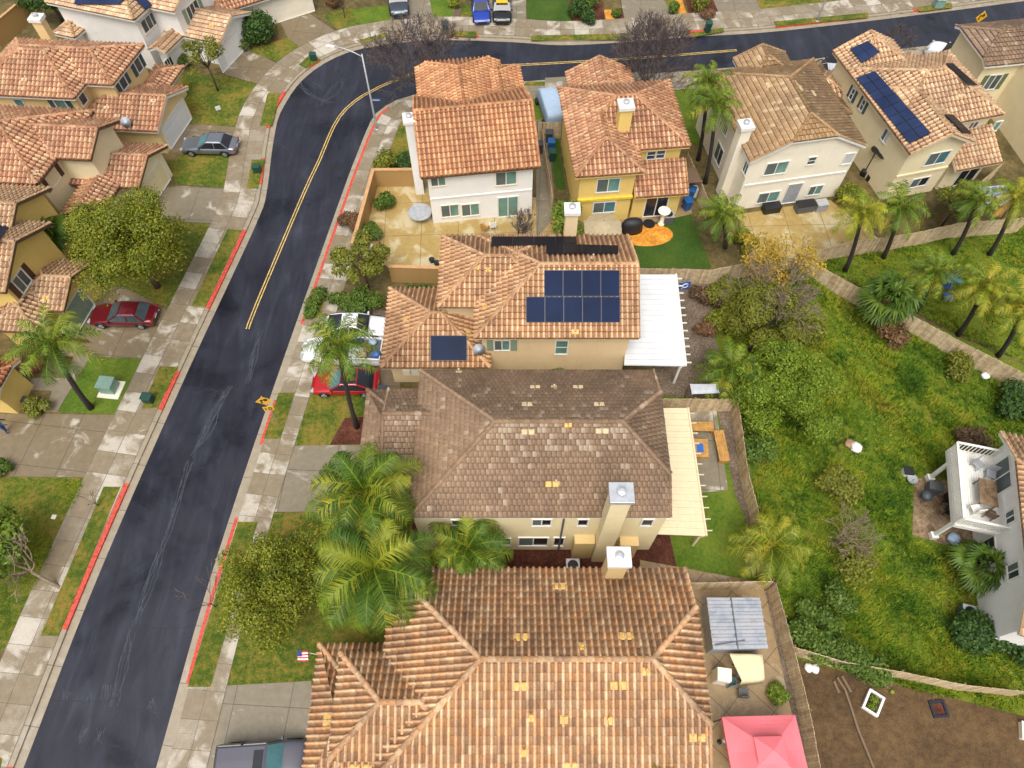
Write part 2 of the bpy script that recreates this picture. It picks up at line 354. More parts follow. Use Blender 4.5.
# ------------------------------------------------------------------ houses
HSEED = [1]
class House:
    def __init__(s, label, origin, rot, wall, roof, kind='far', trim=None, shift=(0, 0), skew=0.0, capr=.13, name='house'):
        s.o = Vector((origin[0], origin[1], 0)); s.rot = R(rot); s.skew = math.tan(R(skew)); s.sh = shift
        s.root = empty(name, s.o, label, 'house', s.rot)
        s.wallm, s.roofm, s.kind, s.trim = wall, roof, kind, trim or M['white']
        s.acc = new_acc(); s.caps = []; s.w = MB(); s.fa = MB(); s.planes = []; s.capr = capr
        HSEED[0] += 1; s.seed = HSEED[0] * 7.13; s.k = 0; s.mi = s.rot_inv()
        s.inv = Matrix.Rotation(-s.rot, 3, 'Z'); s.eps = 0
    def rot_inv(s): return Matrix.Rotation(-s.rot, 3, 'Z')
    def L(s, p): x, y = p[0] - s.sh[0], p[1] - s.sh[1]; return Vector((x + s.skew * y, y, p[2]))
    def unskew(s, v, pt=True): return Vector((v.x - s.skew * v.y + (s.sh[0] if pt else 0), v.y + (s.sh[1] if pt else 0), v.z))
    def lray(s, px, py):
        o = s.unskew(s.inv @ (Vector((0, 0, CH)) - s.o)); d = s.unskew(s.inv @ ray(px, py), False); return o, d
    def hit(s, face, c, px, py):               # local point where the pixel meets a wall plane
        o, d = s.lray(px, py); i = {'S': 1, 'N': 1, 'E': 0, 'W': 0}[face]
        t = (c - o[i]) / d[i]; return o + d * t
    def on_roof(s, px, py):                    # the roof plane seen at a pixel: point, normal, face index
        best = None
        for idx, (P, n) in enumerate(s.planes):
            o, d = s.lray(px, py); dn = d.dot(n)
            if abs(dn) < 1e-6: continue
            t = (P[0] - o).dot(n) / dn; q = o + d * t
            if t < 0 or (best and t > best[0]): continue
            ok = True
            for i in range(len(P)):
                e = P[(i + 1) % len(P)] - P[i]
                if e.cross(q - P[i]).dot(n) < -0.02 * e.length: ok = False; break
            if ok: best = (t, q, n, idx)
        return best
    def on_plane(s, idx, px, py):
        P, n = s.planes[idx]; o, d = s.lray(px, py); t = (P[0] - o).dot(n) / d.dot(n); return o + d * t
    def face(s, P, kind=None):
        P = [Vector(p) for p in P]; n = Vector((0, 0, 0))
        for i in range(len(P)): n += (P[i] - P[0]).cross(P[(i + 1) % len(P)] - P[0])
        n.normalize()
        if n.z < 0: P = [P[1], P[0]] + P[:1:-1]; n = -n
        s.planes.append((P, n)); s.k += 1
        tile_face([s.L(p) for p in P], kind or s.kind, s.acc, s.seed + s.k)
    def ridge(s, a, b, r=None):
        s.k += 1; acc = new_acc(); cap_line(s.L(a), s.L(b), r or s.capr, acc, s.seed + s.k * 1.3)
        if acc['n']: s.caps.append(acc)
    def fbar(s, a, b): s.fa.bar(s.L(a), s.L(b), .05, .20)
    def block(s, x0, x1, y0, y1, z, slope=.5, axis='x', ends=(1, 1), ov=.45, z0=0.0, walls=True, wall_h=None):
        sw = axis == 'y'
        def T(x, y, zz): return (y, x, zz) if sw else (x, y, zz)
        if sw: x0, x1, y0, y1 = y0, y1, x0, x1
        s.eps += .004; ov += s.eps
        half = (y1 - y0) / 2; mid = (y0 + y1) / 2; rise = half * slope; zr = z + rise; c0, c1 = ends
        xa, xb = x0 + c0 * half, x1 - c1 * half; za, zb = z + (1 - c0) * rise, z + (1 - c1) * rise
        def side(sg):
            e = mid + sg * half
            P = [T(x0, e, z), T(x1, e, z)]
            if 0 < c1 < 1: P.append(T(x1, mid + sg * c1 * half, zb))
            P += [T(xb, mid, zr)] + ([T(xa, mid, zr)] if xb - xa > .01 else [])
            if 0 < c0 < 1: P.append(T(x0, mid + sg * c0 * half, za))
            s.face(P)
        side(-1); side(1)
        if xb - xa > .01: s.ridge(T(xa, mid, zr), T(xb, mid, zr))
        for c, x, xr, zz in ((c0, x0, xa, za), (c1, x1, xb, zb)):
            if c > 0:
                s.face([T(x, mid - c * half, zz), T(x, mid + c * half, zz), T(xr, mid, zr)])
                for sg in (-1, 1): s.ridge(T(x, mid + sg * c * half, zz), T(xr, mid, zr))
                s.fbar(T(x, mid - c * half, zz - .12), T(x, mid + c * half, zz - .12))
            if c < 1:
                for sg in (-1, 1):
                    s.fbar(T(x, mid + sg * half, z - .12), T(x, mid + sg * c * half, zz - .12))
                    s.ridge(T(x, mid + sg * half, z), T(x, mid + sg * c * half, zz), .085)
        for sg in (-1, 1): s.fbar(T(x0, mid + sg * half, z - .12), T(x1, mid + sg * half, z - .12))
        if walls:
            wz = wall_h or z + ov * slope - .09
            a0, a1, b0, b1 = x0 + ov, x1 - ov, y0 + ov, y1 - ov
            vs = [T(x, y, zz) for zz in (z0, wz) for x, y in ((a0, b0), (a1, b0), (a1, b1), (a0, b1))]
            fs = [(0, 1, 5, 4), (1, 2, 6, 5), (2, 3, 7, 6), (3, 0, 4, 7), (4, 5, 6, 7)]
            s.w.add([s.L(v) for v in vs], [f[::-1] for f in fs] if sw else fs)
            for c, x, sgx in ((c0, a0, 1), (c1, a1, -1)):
                if c < 1:
                    top = z + (1 - c) * rise - .09; hw = half - ov
                    cw = half * c + .02
                    pl = [(b0, wz - .02), (b1, wz - .02), (mid + cw, top), (mid - cw, top)] if c > 0 else [(b0, wz - .02), (b1, wz - .02), (mid, zr - .09)]
                    m = len(pl); xs2 = x + sgx * .15
                    vs = [T(x, y, zz) for y, zz in pl] + [T(xs2, y, zz) for y, zz in pl]
                    s.w.add([s.L(v) for v in vs], [tuple(range(m)), tuple(range(2 * m - 1, m - 1, -1))] + [(i, m + i, m + (i + 1) % m, (i + 1) % m) for i in range(m)])
        return dict(x0=x0, x1=x1, ov=ov)
    def shed(s, P, ov=.35, base=True):         # one sloping plane (P[0], P[1] at its low edge)
        s.face(P); s.fbar(Vector(P[0]) - Vector((0, 0, .12)), Vector(P[1]) - Vector((0, 0, .12)))
        for a, b in ((1, 2), (0, 3)): s.fbar(Vector(P[a]) - Vector((0, 0, .1)), Vector(P[b]) - Vector((0, 0, .1)))
    def wbox(s, x0, x1, y0, y1, z0, z1):
        vs = [(x, y, zz) for zz in (z0, z1) for x, y in ((x0, y0), (x1, y0), (x1, y1), (x0, y1))]
        s.w.add([s.L(v) for v in vs], [(0, 1, 5, 4), (1, 2, 6, 5), (2, 3, 7, 6), (3, 0, 4, 7), (4, 5, 6, 7), (3, 2, 1, 0)])
    def finish(s):
        s.wall = s.w.build('wall', s.wallm, s.root)
        s.roof = flush(s.acc, 'roof', s.roofm, s.root)
        for a in s.caps: flush(a, 'ridge_cap', s.roofm, s.roof)
        s.fa.build('fascia', s.trim, s.root)
        return s
    # -- openings
    AX = {'S': ((1, 0), (0, -1)), 'N': ((-1, 0), (0, 1)), 'E': ((0, 1), (1, 0)), 'W': ((0, -1), (-1, 0))}
    def opening(s, face, c, px, size, kind='window', mull=1, frame=None, pane=None, shut=None, bars=0, zc=None, fw=.09, sw=.2):
        (px0, py0) = px; ctr = s.hit(face, c, px0, py0)
        ax, nn = Vector((*s.AX[face][0], 0)), Vector((*s.AX[face][1], 0)); up = Vector((0, 0, 1))
        w, h = size
        if zc is not None: ctr.z = zc
        fr = MB()
        def bx(u0, u1, z0, z1, d0, d1, mb):
            vs = [ctr + ax * u + up * zz + nn * d for d in (d0, d1) for u, zz in ((u0, z0), (u1, z0), (u1, z1), (u0, z1))]
            mb.add([s.L(v) for v in vs], [(0, 1, 2, 3), (7, 6, 5, 4), (0, 4, 5, 1), (1, 5, 6, 2), (2, 6, 7, 3), (3, 7, 4, 0)])
        a, b = w / 2, h / 2
        bx(-a - fw, a + fw, b, b + fw, -.02, .07, fr); bx(-a - fw, a + fw, -b - fw, -b, -.02, .09, fr)
        bx(-a - fw, -a, -b, b, -.02, .07, fr); bx(a, a + fw, -b, b, -.02, .07, fr)
        for i in range(1, mull + 1):
            u = -a + w * i / (mull + 1); bx(u - .035, u + .035, -b, b, -.02, .05, fr)
        for i in range(1, bars + 1):
            zz = -b + h * i / (bars + 1); bx(-a, a, zz - .025, zz + .025, -.02, .045, fr)
        fo = fr.build(kind, frame or M['white'], s.root)
        pm = pane or M['glass']
        if mull == 1 and kind == 'window':      # a sliding window: insect screen on one half
            g = MB(); bx(-a, -.01, -b, b, -.015, .026, g); g.build('screen_pane', M['screen'], fo)
            g = MB(); bx(.01, a, -b, b, -.015, .022, g); g.build('pane', pm, fo)
        elif kind == 'garage_door':
            for i in range(4): g = MB(); z0 = -b + h * i / 4; bx(-a, a, z0 + .012, z0 + h / 4 - .012, -.015, .022, g); g.build('door_panel', pm, fo)
        else: g = MB(); bx(-a, a, -b, b, -.015, .022, g); g.build('pane', pm, fo)
        if shut:
            for sg in (-1, 1):
                m2 = MB(); u = sg * (a + fw + sw + .04); bx(u - sw, u + sw, -b - .05, b + .05, -.01, .06, m2); m2.build('shutter', shut, fo)
        return fo
    def chimney(s, x, y, sx, sy, z0, z1, mat=None, capm=None, flue=True, over=.12, caph=.30, cap2=None):
        m = MB(); m.box(s.L((x, y, (z0 + z1) / 2)), (sx, sy, z1 - z0)); ch = m.build('chimney', mat or s.wallm, s.root)
        m = MB(); m.box(s.L((x, y, z1 + caph / 2 - .02)), (sx + 2 * over, sy + 2 * over, caph)); m.build('chimney_cap', capm or M['white'], ch, bevel=.015)
        if flue:
            m = MB(); m.lathe(s.L((x, y, z1 + caph - .03)), [(.16, 0), (.16, .16), (.24, .16), (.24, .24), (.1, .30)], 12); m.build('flue', M['galv'], ch)
        return ch
    def roof_vent(s, px, py, size=(.5, .32), mat=None, h=.07, pipe=False):
        r = s.on_roof(px, py)
        if not r: return
        _, q, n, idx = r; P = s.planes[idx][0]; u = (P[1] - P[0]).normalized(); w = n.cross(u); mt = Matrix((u, w, n)).transposed()
        m = MB()
        if pipe:
            m.tube([s.L(q - n * .02), s.L(q + Vector((0, 0, .38)))], .06, 8); m.box(s.L(q + n * .05), (.36, .36, .05), mat=mt)
        else:
            for i in (-1, 1): m.box(s.L(q + n * (.06 + h / 2) + u * i * size[0] * .26), (size[0] * .48, size[1], h), mat=mt, taper=.82)
        m.build('roof_vent', mat or M['vent_yellow'], s.root)
    def solar(s, centre, corners, nx, ny, mat=None, gap=.006, z=.27, line=True):
        r = s.on_roof(*centre)
        if not r: print('solar miss', centre); return
        _, q, n, idx = r; c = [s.on_plane(idx, *p) + n * z for p in corners]      # tl, tr, br, bl
        for i in range(nx):
            for j in range(ny):
                f = lambda a, b: (c[0] * (1 - a) + c[1] * a) * (1 - b) + (c[3] * (1 - a) + c[2] * a) * b
                W = (c[1] - c[0]).length; Hh = (c[3] - c[0]).length
                ga, gb = gap / W / 2, gap / Hh / 2
                a0, a1, b0, b1 = i / nx + ga, (i + 1) / nx - ga, j / ny + gb, (j + 1) / ny - gb
                m = MB(); m.slab([s.L(f(a0, b0)), s.L(f(a1, b0)), s.L(f(a1, b1)), s.L(f(a0, b1))], .04)
                po = m.build('solar_panel', M['alu_dark'], s.root)
                ia, ib = .025 / W, .025 / Hh
                m = MB(); q4 = [f(a0 + ia, b0 + ib), f(a1 - ia, b0 + ib), f(a1 - ia, b1 - ib), f(a0 + ia, b1 - ib)]
                m.slab([s.L(p + n * .004) for p in q4], .012); m.build('cell_sheet', mat or M['solar'], po)
    def dish(s, px, py, r=.38, mat=None):
        h = s.on_roof(px, py)
        if not h: return
        q = h[1]; m = MB(); m.tube([s.L(q), s.L(q + Vector((0, 0, .45)))], .035, 6)
        do = m.build('satellite_dish', M['galv'], s.root)
        m = MB(); m.lathe((0, 0, 0), [(r, .16), (r * .75, .09), (r * .4, .03), (.02, 0), (.02, -.02), (r * .4, .01), (r * .75, .07), (r, .14)], 18)
        o = m.build('dish_bowl', mat or M['dish'], do, smooth=True); o.location = s.L(q + Vector((0, 0, .5))); o.rotation_euler = (R(50), 0, R(15))
M['white'] = plain('white_trim', (.74, .72, .66), .6, var=.05)
M['white_pvc'] = plain('white_panel', (.70, .70, .69), .5, var=.04, scale=1.2)
M['brown_trim'] = plain('brown_trim', (.12, .075, .045), .6)
M['cream_trim'] = plain('cream_trim', (.66, .55, .36), .6, var=.06)
def glassmat(name, c, rough=.12):
    m = plain(name, c, rough, 0, .35, .7); return m
M['glass'] = glassmat('window_glass', (.055, .075, .085)); M['glass_green'] = glassmat('green_glass', (.13, .25, .215), .2)
M['glass_dark'] = glassmat('dark_glass', (.018, .02, .026)); M['glass_teal'] = glassmat('teal_glass', (.07, .17, .19), .15)
M['screen'] = plain('insect_screen', (.10, .125, .115), .7, var=.2, scale=1.5)
M['blind'] = plain('window_blind', (.52, .52, .5), .6, var=.1, scale=4)
M['shut_teal'] = plain('teal_shutter', (.03, .085, .10), .6); M['shut_brown'] = plain('brown_shutter', (.07, .03, .02), .6)
M['shut_green'] = plain('green_shutter', (.12, .15, .07), .6); M['shut_sage'] = plain('sage_shutter', (.22, .30, .22), .6)
M['galv'] = plain('galvanised', (.55, .57, .6), .4, .6, var=.15); M['dish'] = plain('dish_grey', (.48, .52, .58), .4)
M['vent_yellow'] = plain('vent_yellow', (.60, .37, .10), .6, var=.25, scale=5); M['vent_tan'] = plain('vent_tan', (.52, .40, .24), .7, var=.2)
M['alu_dark'] = plain('dark_frame', (.015, .017, .024), .4)
def solarmat(name, c, line, bw=.16):
    m, nt, b = new_mat(name); co = coords(nt); f = noise(nt, co, .5, 2)
    r = ramp(nt, [(.3, tuple(x * .75 for x in c)), (.7, tuple(x * 1.25 for x in c))]); nt.links.new(f, r.inputs[0])
    nt.links.new(r.outputs[0], b.inputs['Base Color']); b.inputs['Roughness'].default_value = .35; b.inputs['Specular IOR Level'].default_value = .06
    return m
M['alu_dark'] = plain('dark_frame', (.008, .012, .026), .4)
M['solar'] = solarmat('solar_blue', (.004, .012, .042), 0); M['solar_black'] = solarmat('solar_black', (.012, .012, .016), 0); M['solar_slate'] = solarmat('solar_slate', (.022, .034, .085), 0)
M['stucco_beige'] = stucco('beige_stucco', (.66, .48, .22)); M['stucco_cream'] = stucco('cream_stucco', (.80, .68, .41))
M['stucco_peach'] = stucco('peach_stucco', (.80, .61, .36)); M['stucco_white'] = stucco('white_stucco', (.86, .84, .80), (.6, .5, .35))
M['stucco_yellow'] = stucco('yellow_stucco', (.80, .57, .17)); M['stucco_offwhite'] = stucco('offwhite_stucco', (.86, .79, .64))
M['stucco_tan'] = stucco('tan_stucco', (.78, .58, .28)); M['stucco_pale'] = stucco('pale_stucco', (.84, .72, .46)); M['block_wall'] = stucco('block_stucco', (.40, .24, .085))
M['tile_front'] = tiles('weathered_barrel_tile', [(0, (.30, .19, .115)), (.2, (.42, .27, .16)), (.42, (.54, .29, .135)), (.6, (.56, .35, .19)), (.8, (.47, .34, .215)), (1, (.66, .48, .30))], relief_shade=(1.42, 1.45, 1.5))
M['tile_orange'] = tiles('orange_barrel_tile', [(0, (0.348, 0.203, 0.114)), (.4, (0.484, 0.286, 0.155)), (.75, (0.556, 0.356, 0.200)), (1, (0.636, 0.454, 0.277))], relief_shade=(1.42, 1.45, 1.5))
M['tile_orange2'] = tiles('bright_orange_tile', [(0, (0.382, 0.172, 0.084)), (.5, (0.506, 0.254, 0.122)), (1, (0.598, 0.354, 0.182))], relief_shade=(1.42, 1.45, 1.5))
M['tile_brick'] = tiles('red_barrel_tile', [(0, (0.311, 0.150, 0.083)), (.4, (0.442, 0.226, 0.124)), (.75, (0.518, 0.301, 0.171)), (1, (0.589, 0.410, 0.250))], relief_shade=(1.42, 1.45, 1.5))
M['tile_red'] = tiles('brick_red_tile', [(0, (0.258, 0.086, 0.036)), (.5, (0.369, 0.140, 0.056)), (1, (0.467, 0.232, 0.101))], relief_shade=(1.42, 1.45, 1.5))
M['tile_tan'] = tiles('tan_barrel_tile', [(0, (0.341, 0.208, 0.119)), (.4, (0.458, 0.291, 0.169)), (.75, (0.522, 0.368, 0.222)), (1, (0.609, 0.474, 0.301))], relief_shade=(1.42, 1.45, 1.5))
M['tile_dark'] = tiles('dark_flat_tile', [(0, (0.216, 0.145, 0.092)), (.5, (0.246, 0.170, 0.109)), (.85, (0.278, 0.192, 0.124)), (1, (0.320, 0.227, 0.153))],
    dict(ramp=[(0, (.02,) * 3), (.35, (.05,) * 3), (.6, (.10,) * 3), (.85, (.42,) * 3), (1, (.9,) * 3)], col=(.37, .285, .20)), rough=.6, relief_shade=(1.08, 1.08, 1.08))
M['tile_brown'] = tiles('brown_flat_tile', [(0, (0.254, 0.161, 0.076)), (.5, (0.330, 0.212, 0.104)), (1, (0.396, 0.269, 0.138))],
    dict(ramp=[(0, (.02,) * 3), (.7, (.1,) * 3), (1, (.6,) * 3)], col=(.46, .34, .20)), rough=.55, relief_shade=(1.12, 1.12, 1.12))
M['wood_fence'] = None
def woodmat(name, a, b_, c, sc=3):
    m, nt, b = new_mat(name); uv = N(nt, 'ShaderNodeUVMap', uv_map='UVMap'); wn = N(nt, 'ShaderNodeTexWhiteNoise', noise_dimensions='2D'); nt.links.new(uv.outputs[0], wn.inputs['Vector'])
    r = ramp(nt, [(0, a), (.5, b_), (1, c)]); nt.links.new(wn.outputs['Value'], r.inputs[0])
    f = noise(nt, coords(nt, True), sc, 5, .7); r2 = ramp(nt, [(.3, (.62, .6, .58)), (.6, (1.1, 1.1, 1.1))]); nt.links.new(f, r2.inputs[0])
    nt.links.new(mixc(nt, 1.0, r.outputs[0], r2.outputs[0], 'MULTIPLY'), b.inputs['Base Color']); b.inputs['Roughness'].default_value = .8
    return m
M['wood_fence'] = woodmat('cedar_boards', (.44, .31, .175), (.58, .44, .265), (.68, .55, .36)); M['post'] = plain('dark_post', (.16, .105, .06), .8)
M['bench_wood'] = plain('orange_wood', (.42, .22, .055), .55, var=.3, scale=4)
M['black'] = plain('black_plastic', (.012, .012, .014), .45); M['grey'] = plain('grey_metal', (.30, .31, .33), .5); M['dgrey'] = plain('dark_grey_metal', (.09, .095, .10), .5)
M['steel'] = plain('steel_pole', (.42, .43, .44), .45, .5); M['dark_bin'] = plain('dark_green_bin', (.012, .055, .04), .5); M['blue_bin'] = plain('blue_bin', (.015, .09, .28), .45); M['grey_bin'] = plain('grey_bin', (.05, .06, .07), .5)
M['util_green'] = plain('utility_green', (.21, .33, .27), .5); M['sign_yellow'] = plain('sign_yellow', (.75, .40, .02), .4, var=.05); M['sign_blue'] = plain('sign_blue', (.03, .12, .42), .4)
M['bark'] = plain('bark', (.085, .055, .035), .9, var=.4, scale=8); M['bark_dark'] = plain('dark_palm_bark', (.035, .026, .022), .9, var=.4, scale=6); M['bark_grey'] = plain('grey_bark', (.24, .18, .12), .9, var=.4, scale=8); M['husk'] = plain('palm_husk', (.30, .19, .10), .9, var=.4, scale=8)
M['bark_purple'] = plain('purple_twig', (.10, .074, .070), .9, var=.3, scale=8)
M['leaf_palm'] = leafmat('palm_leaf', [(0, (.02, .065, .008)), (.4, (.06, .135, .012)), (.72, (.17, .235, .016)), (1, (.38, .34, .03))], trans=.22)
M['leaf_palm_y'] = leafmat('yellow_palm_leaf', [(0, (.06, .12, .008)), (.4, (.15, .21, .014)), (.72, (.30, .31, .02)), (1, (.46, .34, .04))], trans=.22)
M['leaf_dead'] = leafmat('dry_frond', [(0, (.30, .17, .03)), (1, (.48, .28, .06))], trans=.1)
M['leaf_fan'] = leafmat('fan_leaf', [(0, (.03, .07, .008)), (.6, (.065, .125, .012)), (1, (.13, .18, .02))])
M['leaf_yg'] = leafmat('yellow_green_leaf', [(0, (.065, .10, .007)), (.45, (.14, .175, .011)), (.8, (.24, .25, .018)), (1, (.33, .29, .03))])
M['leaf_green'] = leafmat('green_leaf', [(0, (0.035, 0.08, 0.01)), (.5, (0.075, 0.135, 0.016)), (1, (0.15, 0.2, 0.025))])
M['leaf_bright'] = leafmat('bright_leaf', [(0, (.06, .12, .012)), (.5, (.12, .19, .018)), (1, (.23, .28, .03))])
M['leaf_dark'] = leafmat('dark_leaf', [(0, (0.018, 0.05, 0.01)), (.6, (0.04, 0.09, 0.014)), (1, (0.08, 0.14, 0.024))])
M['leaf_olive'] = leafmat('olive_leaf', [(0, (0.08, 0.1, 0.012)), (.5, (0.15, 0.165, 0.018)), (1, (0.25, 0.235, 0.03))])
M['leaf_olive2'] = leafmat('feathery_leaf', [(0, (.07, .135, .010)), (.5, (.14, .215, .014)), (1, (.25, .30, .025))])
M['leaf_gold'] = leafmat('golden_leaf', [(0, (.30, .19, .02)), (.6, (.42, .27, .03)), (1, (.50, .36, .07))])
M['leaf_brush'] = leafmat('dry_brush', [(0, (.05, .028, .02)), (.6, (.11, .06, .035)), (1, (.20, .13, .08))])
M['leaf_rust'] = leafmat('rust_leaf', [(0, (.10, .05, .025)), (1, (.22, .12, .06))])
M['grass_blade'] = leafmat('grass_blade', [(0, (0.06, 0.13, 0.01)), (.4, (0.13, 0.2, 0.014)), (.75, (0.23, 0.27, 0.02)), (1, (0.33, 0.27, 0.04))], trans=.15)
def grassmat():
    m, nt, b = new_mat('meadow_blades'); co = coords(nt, True); uv = N(nt, 'ShaderNodeUVMap', uv_map='UVMap'); wn = N(nt, 'ShaderNodeTexWhiteNoise', noise_dimensions='2D'); nt.links.new(uv.outputs[0], wn.inputs['Vector'])
    f = noise(nt, co, .22, 5, .6, .5); g = noise(nt, co, 1.6, 4, .7)
    mm = N(nt, 'ShaderNodeMix'); mm.inputs[0].default_value = .42; nt.links.new(f, mm.inputs[2]); nt.links.new(g, mm.inputs[3]); m2 = N(nt, 'ShaderNodeMix'); m2.inputs[0].default_value = .14; nt.links.new(mm.outputs[0], m2.inputs[2]); nt.links.new(wn.outputs['Value'], m2.inputs[3])
    r = ramp(nt, [(.38, (.030, .075, .007)), (.45, (.07, .14, .009)), (.505, (.14, .20, .012)), (.56, (.23, .26, .018)), (.63, (.22, .20, .024)), (.70, (.14, .085, .025))]); nt.links.new(m2.outputs[0], r.inputs[0])
    nt.links.new(r.outputs[0], b.inputs['Base Color']); b.inputs['Roughness'].default_value = .8; b.inputs['Specular IOR Level'].default_value = .15
    return m
M['grass_blade'] = grassmat()
M['cloth_tan'] = plain('tan_canvas', (.38, .31, .19), .85); M['cloth_cream'] = plain('cream_tarp', (.66, .58, .36), .75, var=.08, scale=2); M['cloth_pink'] = plain('pink_canvas', (.76, .17, .20), .75, var=.06, scale=1)
M['cloth_black'] = plain('black_cover', (.014, .014, .018), .6); M['cover_blue'] = plain('pale_blue_cover', (.33, .43, .56), .6, var=.08); M['skin'] = plain('skin', (.45, .26, .17), .6); M['denim'] = plain('blue_clothes', (.03, .07, .20), .8)
M['tyre'] = plain('tyre_rubber', (.012, .012, .013), .8); M['rim'] = plain('wheel_rim', (.42, .43, .45), .35, .7); M['lamp_red'] = plain('tail_lamp', (.35, .015, .012), .25); M['lamp_clear'] = plain('head_lamp', (.34, .36, .38), .2)
def paint(n, c, metal=.25): return plain(n, c, .28, metal, .05, 1, coat=.6)
# ------------------------------------------------------------------ ground
def structure(o, name=None): o['kind'] = 'structure'; return o
def sheet(name, pts, z, mat):
    pts = [Vector((p[0], p[1], z)) for p in pts]
    a = sum(pts[i].x * pts[(i + 1) % len(pts)].y - pts[(i + 1) % len(pts)].x * pts[i].y for i in range(len(pts)))
    if a < 0: pts = pts[::-1]
    m = MB(); m.add(pts, [tuple(range(len(pts)))]); return structure(m.build(name, mat))
PC = [0]
def patch(name, px, lvl, mat): PC[0] += 1; return sheet(name, [G(*p) for p in px], .005 * lvl + .0004 * (PC[0] % 11), mat)
ZR = -.13
sheet('ground', [(-600, -600), (600, -600), (600, 900), (-600, 900)], -.30, M['soil'])
def smooth_line(pts, step=1.0):                 # Catmull-Rom through ground points, resampled
    out = []
    for i in range(len(pts) - 1):
        p0, p1, p2, p3 = pts[max(i - 1, 0)], pts[i], pts[i + 1], pts[min(i + 2, len(pts) - 1)]
        n = max(1, int((p2 - p1).length / step))
        for k in range(n):
            t = k / n
            out.append(.5 * ((2 * p1) + (p2 - p0) * t + (2 * p0 - 5 * p1 + 4 * p2 - p3) * t * t + (3 * p1 - p0 - 3 * p2 + p3) * t ** 3))
    out.append(pts[-1]); return out
def offset(line, d):                            # to the left of travel
    out = []
    for i in range(len(line)):
        t = (line[min(i + 1, len(line) - 1)] - line[max(i - 1, 0)]).normalized(); out.append(line[i] + Vector((-t.y, t.x, 0)) * d)
    return out
gl = lambda L: [G(*p) for p in L]
ext = lambda a, b, k: a + (a - b).normalized() * k
outer = gl([(22, 768), (97, 576), (181, 384), (255, 224.5), (266, 192), (271.5, 150), (277, 120), (283.5, 105), (291, 92.5), (303.5, 77.5), (323.5, 62.5), (348.5, 51), (376, 45), (406, 41), (446, 39), (512, 41), (562, 44), (627, 41), (687, 36), (768, 31), (868, 20), (968, 7.5), (1024, 0)])
inner = gl([(155, 768), (210, 576), (274, 384), (342, 192), (356, 155), (366, 130), (376, 112), (396, 99), (416, 93), (460, 86.5), (512, 81.5), (562, 77.5), (640, 73), (737, 66), (798, 60), (843, 54), (908, 47), (988, 37), (1024, 31)])
for L in (outer, inner):
    L.insert(0, ext(L[0], L[1], 14)); L.append(ext(L[-1], L[-2], 40))
OUT = smooth_line(outer); INN = smooth_line(inner)
def strip(name, A, B, z, mat, h=None):
    n = min(len(A), len(B)); m = MB(); top = [Vector((p.x, p.y, z)) for p in A] + [Vector((p.x, p.y, z)) for p in B]
    fs = [(i, i + 1, n + i + 1, n + i) for i in range(n - 1)]
    m.add(top, fs)
    if h:
        low = [p - Vector((0, 0, h)) for p in top]; m.v += [tuple(p) for p in low]; k = 2 * n
        for i in range(n - 1):
            m.f += [(k + i, k + i + 1, i + 1, i), (n + i, n + i + 1, k + n + i + 1, k + n + i)]; m.mi += [0, 0]
    o = m.build(name, mat)
    return structure(o)
# road: one sheet between the two edges
poly = [(p.x, p.y) for p in OUT] + [(p.x, p.y) for p in reversed(INN)]
sheet('road', poly, ZR, M['asphalt'])
GO, KO, GI, KI = .50, .82, .42, .66
strip('gutter', OUT, offset(OUT, GO), ZR + .006, M['gutter']); strip('gutter', INN, offset(INN, -GI), ZR + .006, M['gutter'])
strip('kerb', offset(OUT, GO), offset(OUT, KO), 0.012, M['gutter'], .30); strip('kerb', offset(INN, -GI), offset(INN, -KI), 0.012, M['gutter'], .30)
# land either side
lo = offset(OUT, KO - .02); li = offset(INN, -KI + .02)
sheet('land', [(p.x, p.y) for p in lo] + [(p.x, p.y) for p in (Vector((150, 160, 0)), Vector((-120, 160, 0)), Vector((-120, -40, 0)))], 0, M['soil'])
sheet('land', [(p.x, p.y) for p in li] + [(p.x, p.y) for p in (Vector((120, 70, 0)), Vector((120, -40, 0)), Vector((-12, -40, 0)))], 0, M['soil'])
# walks: slabs of concrete with open joints
def panels(name, line, d0, d1, plen, mat, lvl, i0=0, i1=None, split=1):
    A, B = offset(line, d0), offset(line, d1); m = MB(); uv = []
    acc = [0.0]
    for i in range(1, len(line)): acc.append(acc[-1] + (line[i] - line[i - 1]).length)
    def at(P, s):
        s = min(max(s, 0), acc[-1] - 1e-4)
        for i in range(1, len(acc)):
            if acc[i] >= s: t = (s - acc[i - 1]) / (acc[i] - acc[i - 1]); return P[i - 1].lerp(P[i], t)
    s = 0.0; k = 0
    while s + plen < acc[-1]:
        a0, a1, b0, b1 = at(A, s + .012), at(A, s + plen - .012), at(B, s + .012), at(B, s + plen - .012)
        for j in range(split):
            f0, f1 = j / split + (.006 if j else 0), (j + 1) / split - (.006 if j < split - 1 else 0)
            q = [a0.lerp(b0, f0), a1.lerp(b1, f0), a1.lerp(b1, f1), a0.lerp(b0, f1)]
            m.add([Vector((p.x, p.y, .004 * lvl)) for p in q], [(0, 1, 2, 3)]); uv.append((k * .37 + j * .11, k * .19 + j))
        s += plen; k += 1
    return structure(m.build(name, mat, uv=uv))
strip('walk_bed', offset(OUT, KO), offset(OUT, 3.62), .041, M['joint']); strip('walk_bed', offset(INN, -KI), offset(INN, -2.82), .041, M['joint'])
panels('sidewalk', OUT, KO, 3.6, 1.55, M['walk'], 11.5, split=2); panels('sidewalk', INN, -KI, -2.8, 1.5, M['walk'], 11.5, split=2)
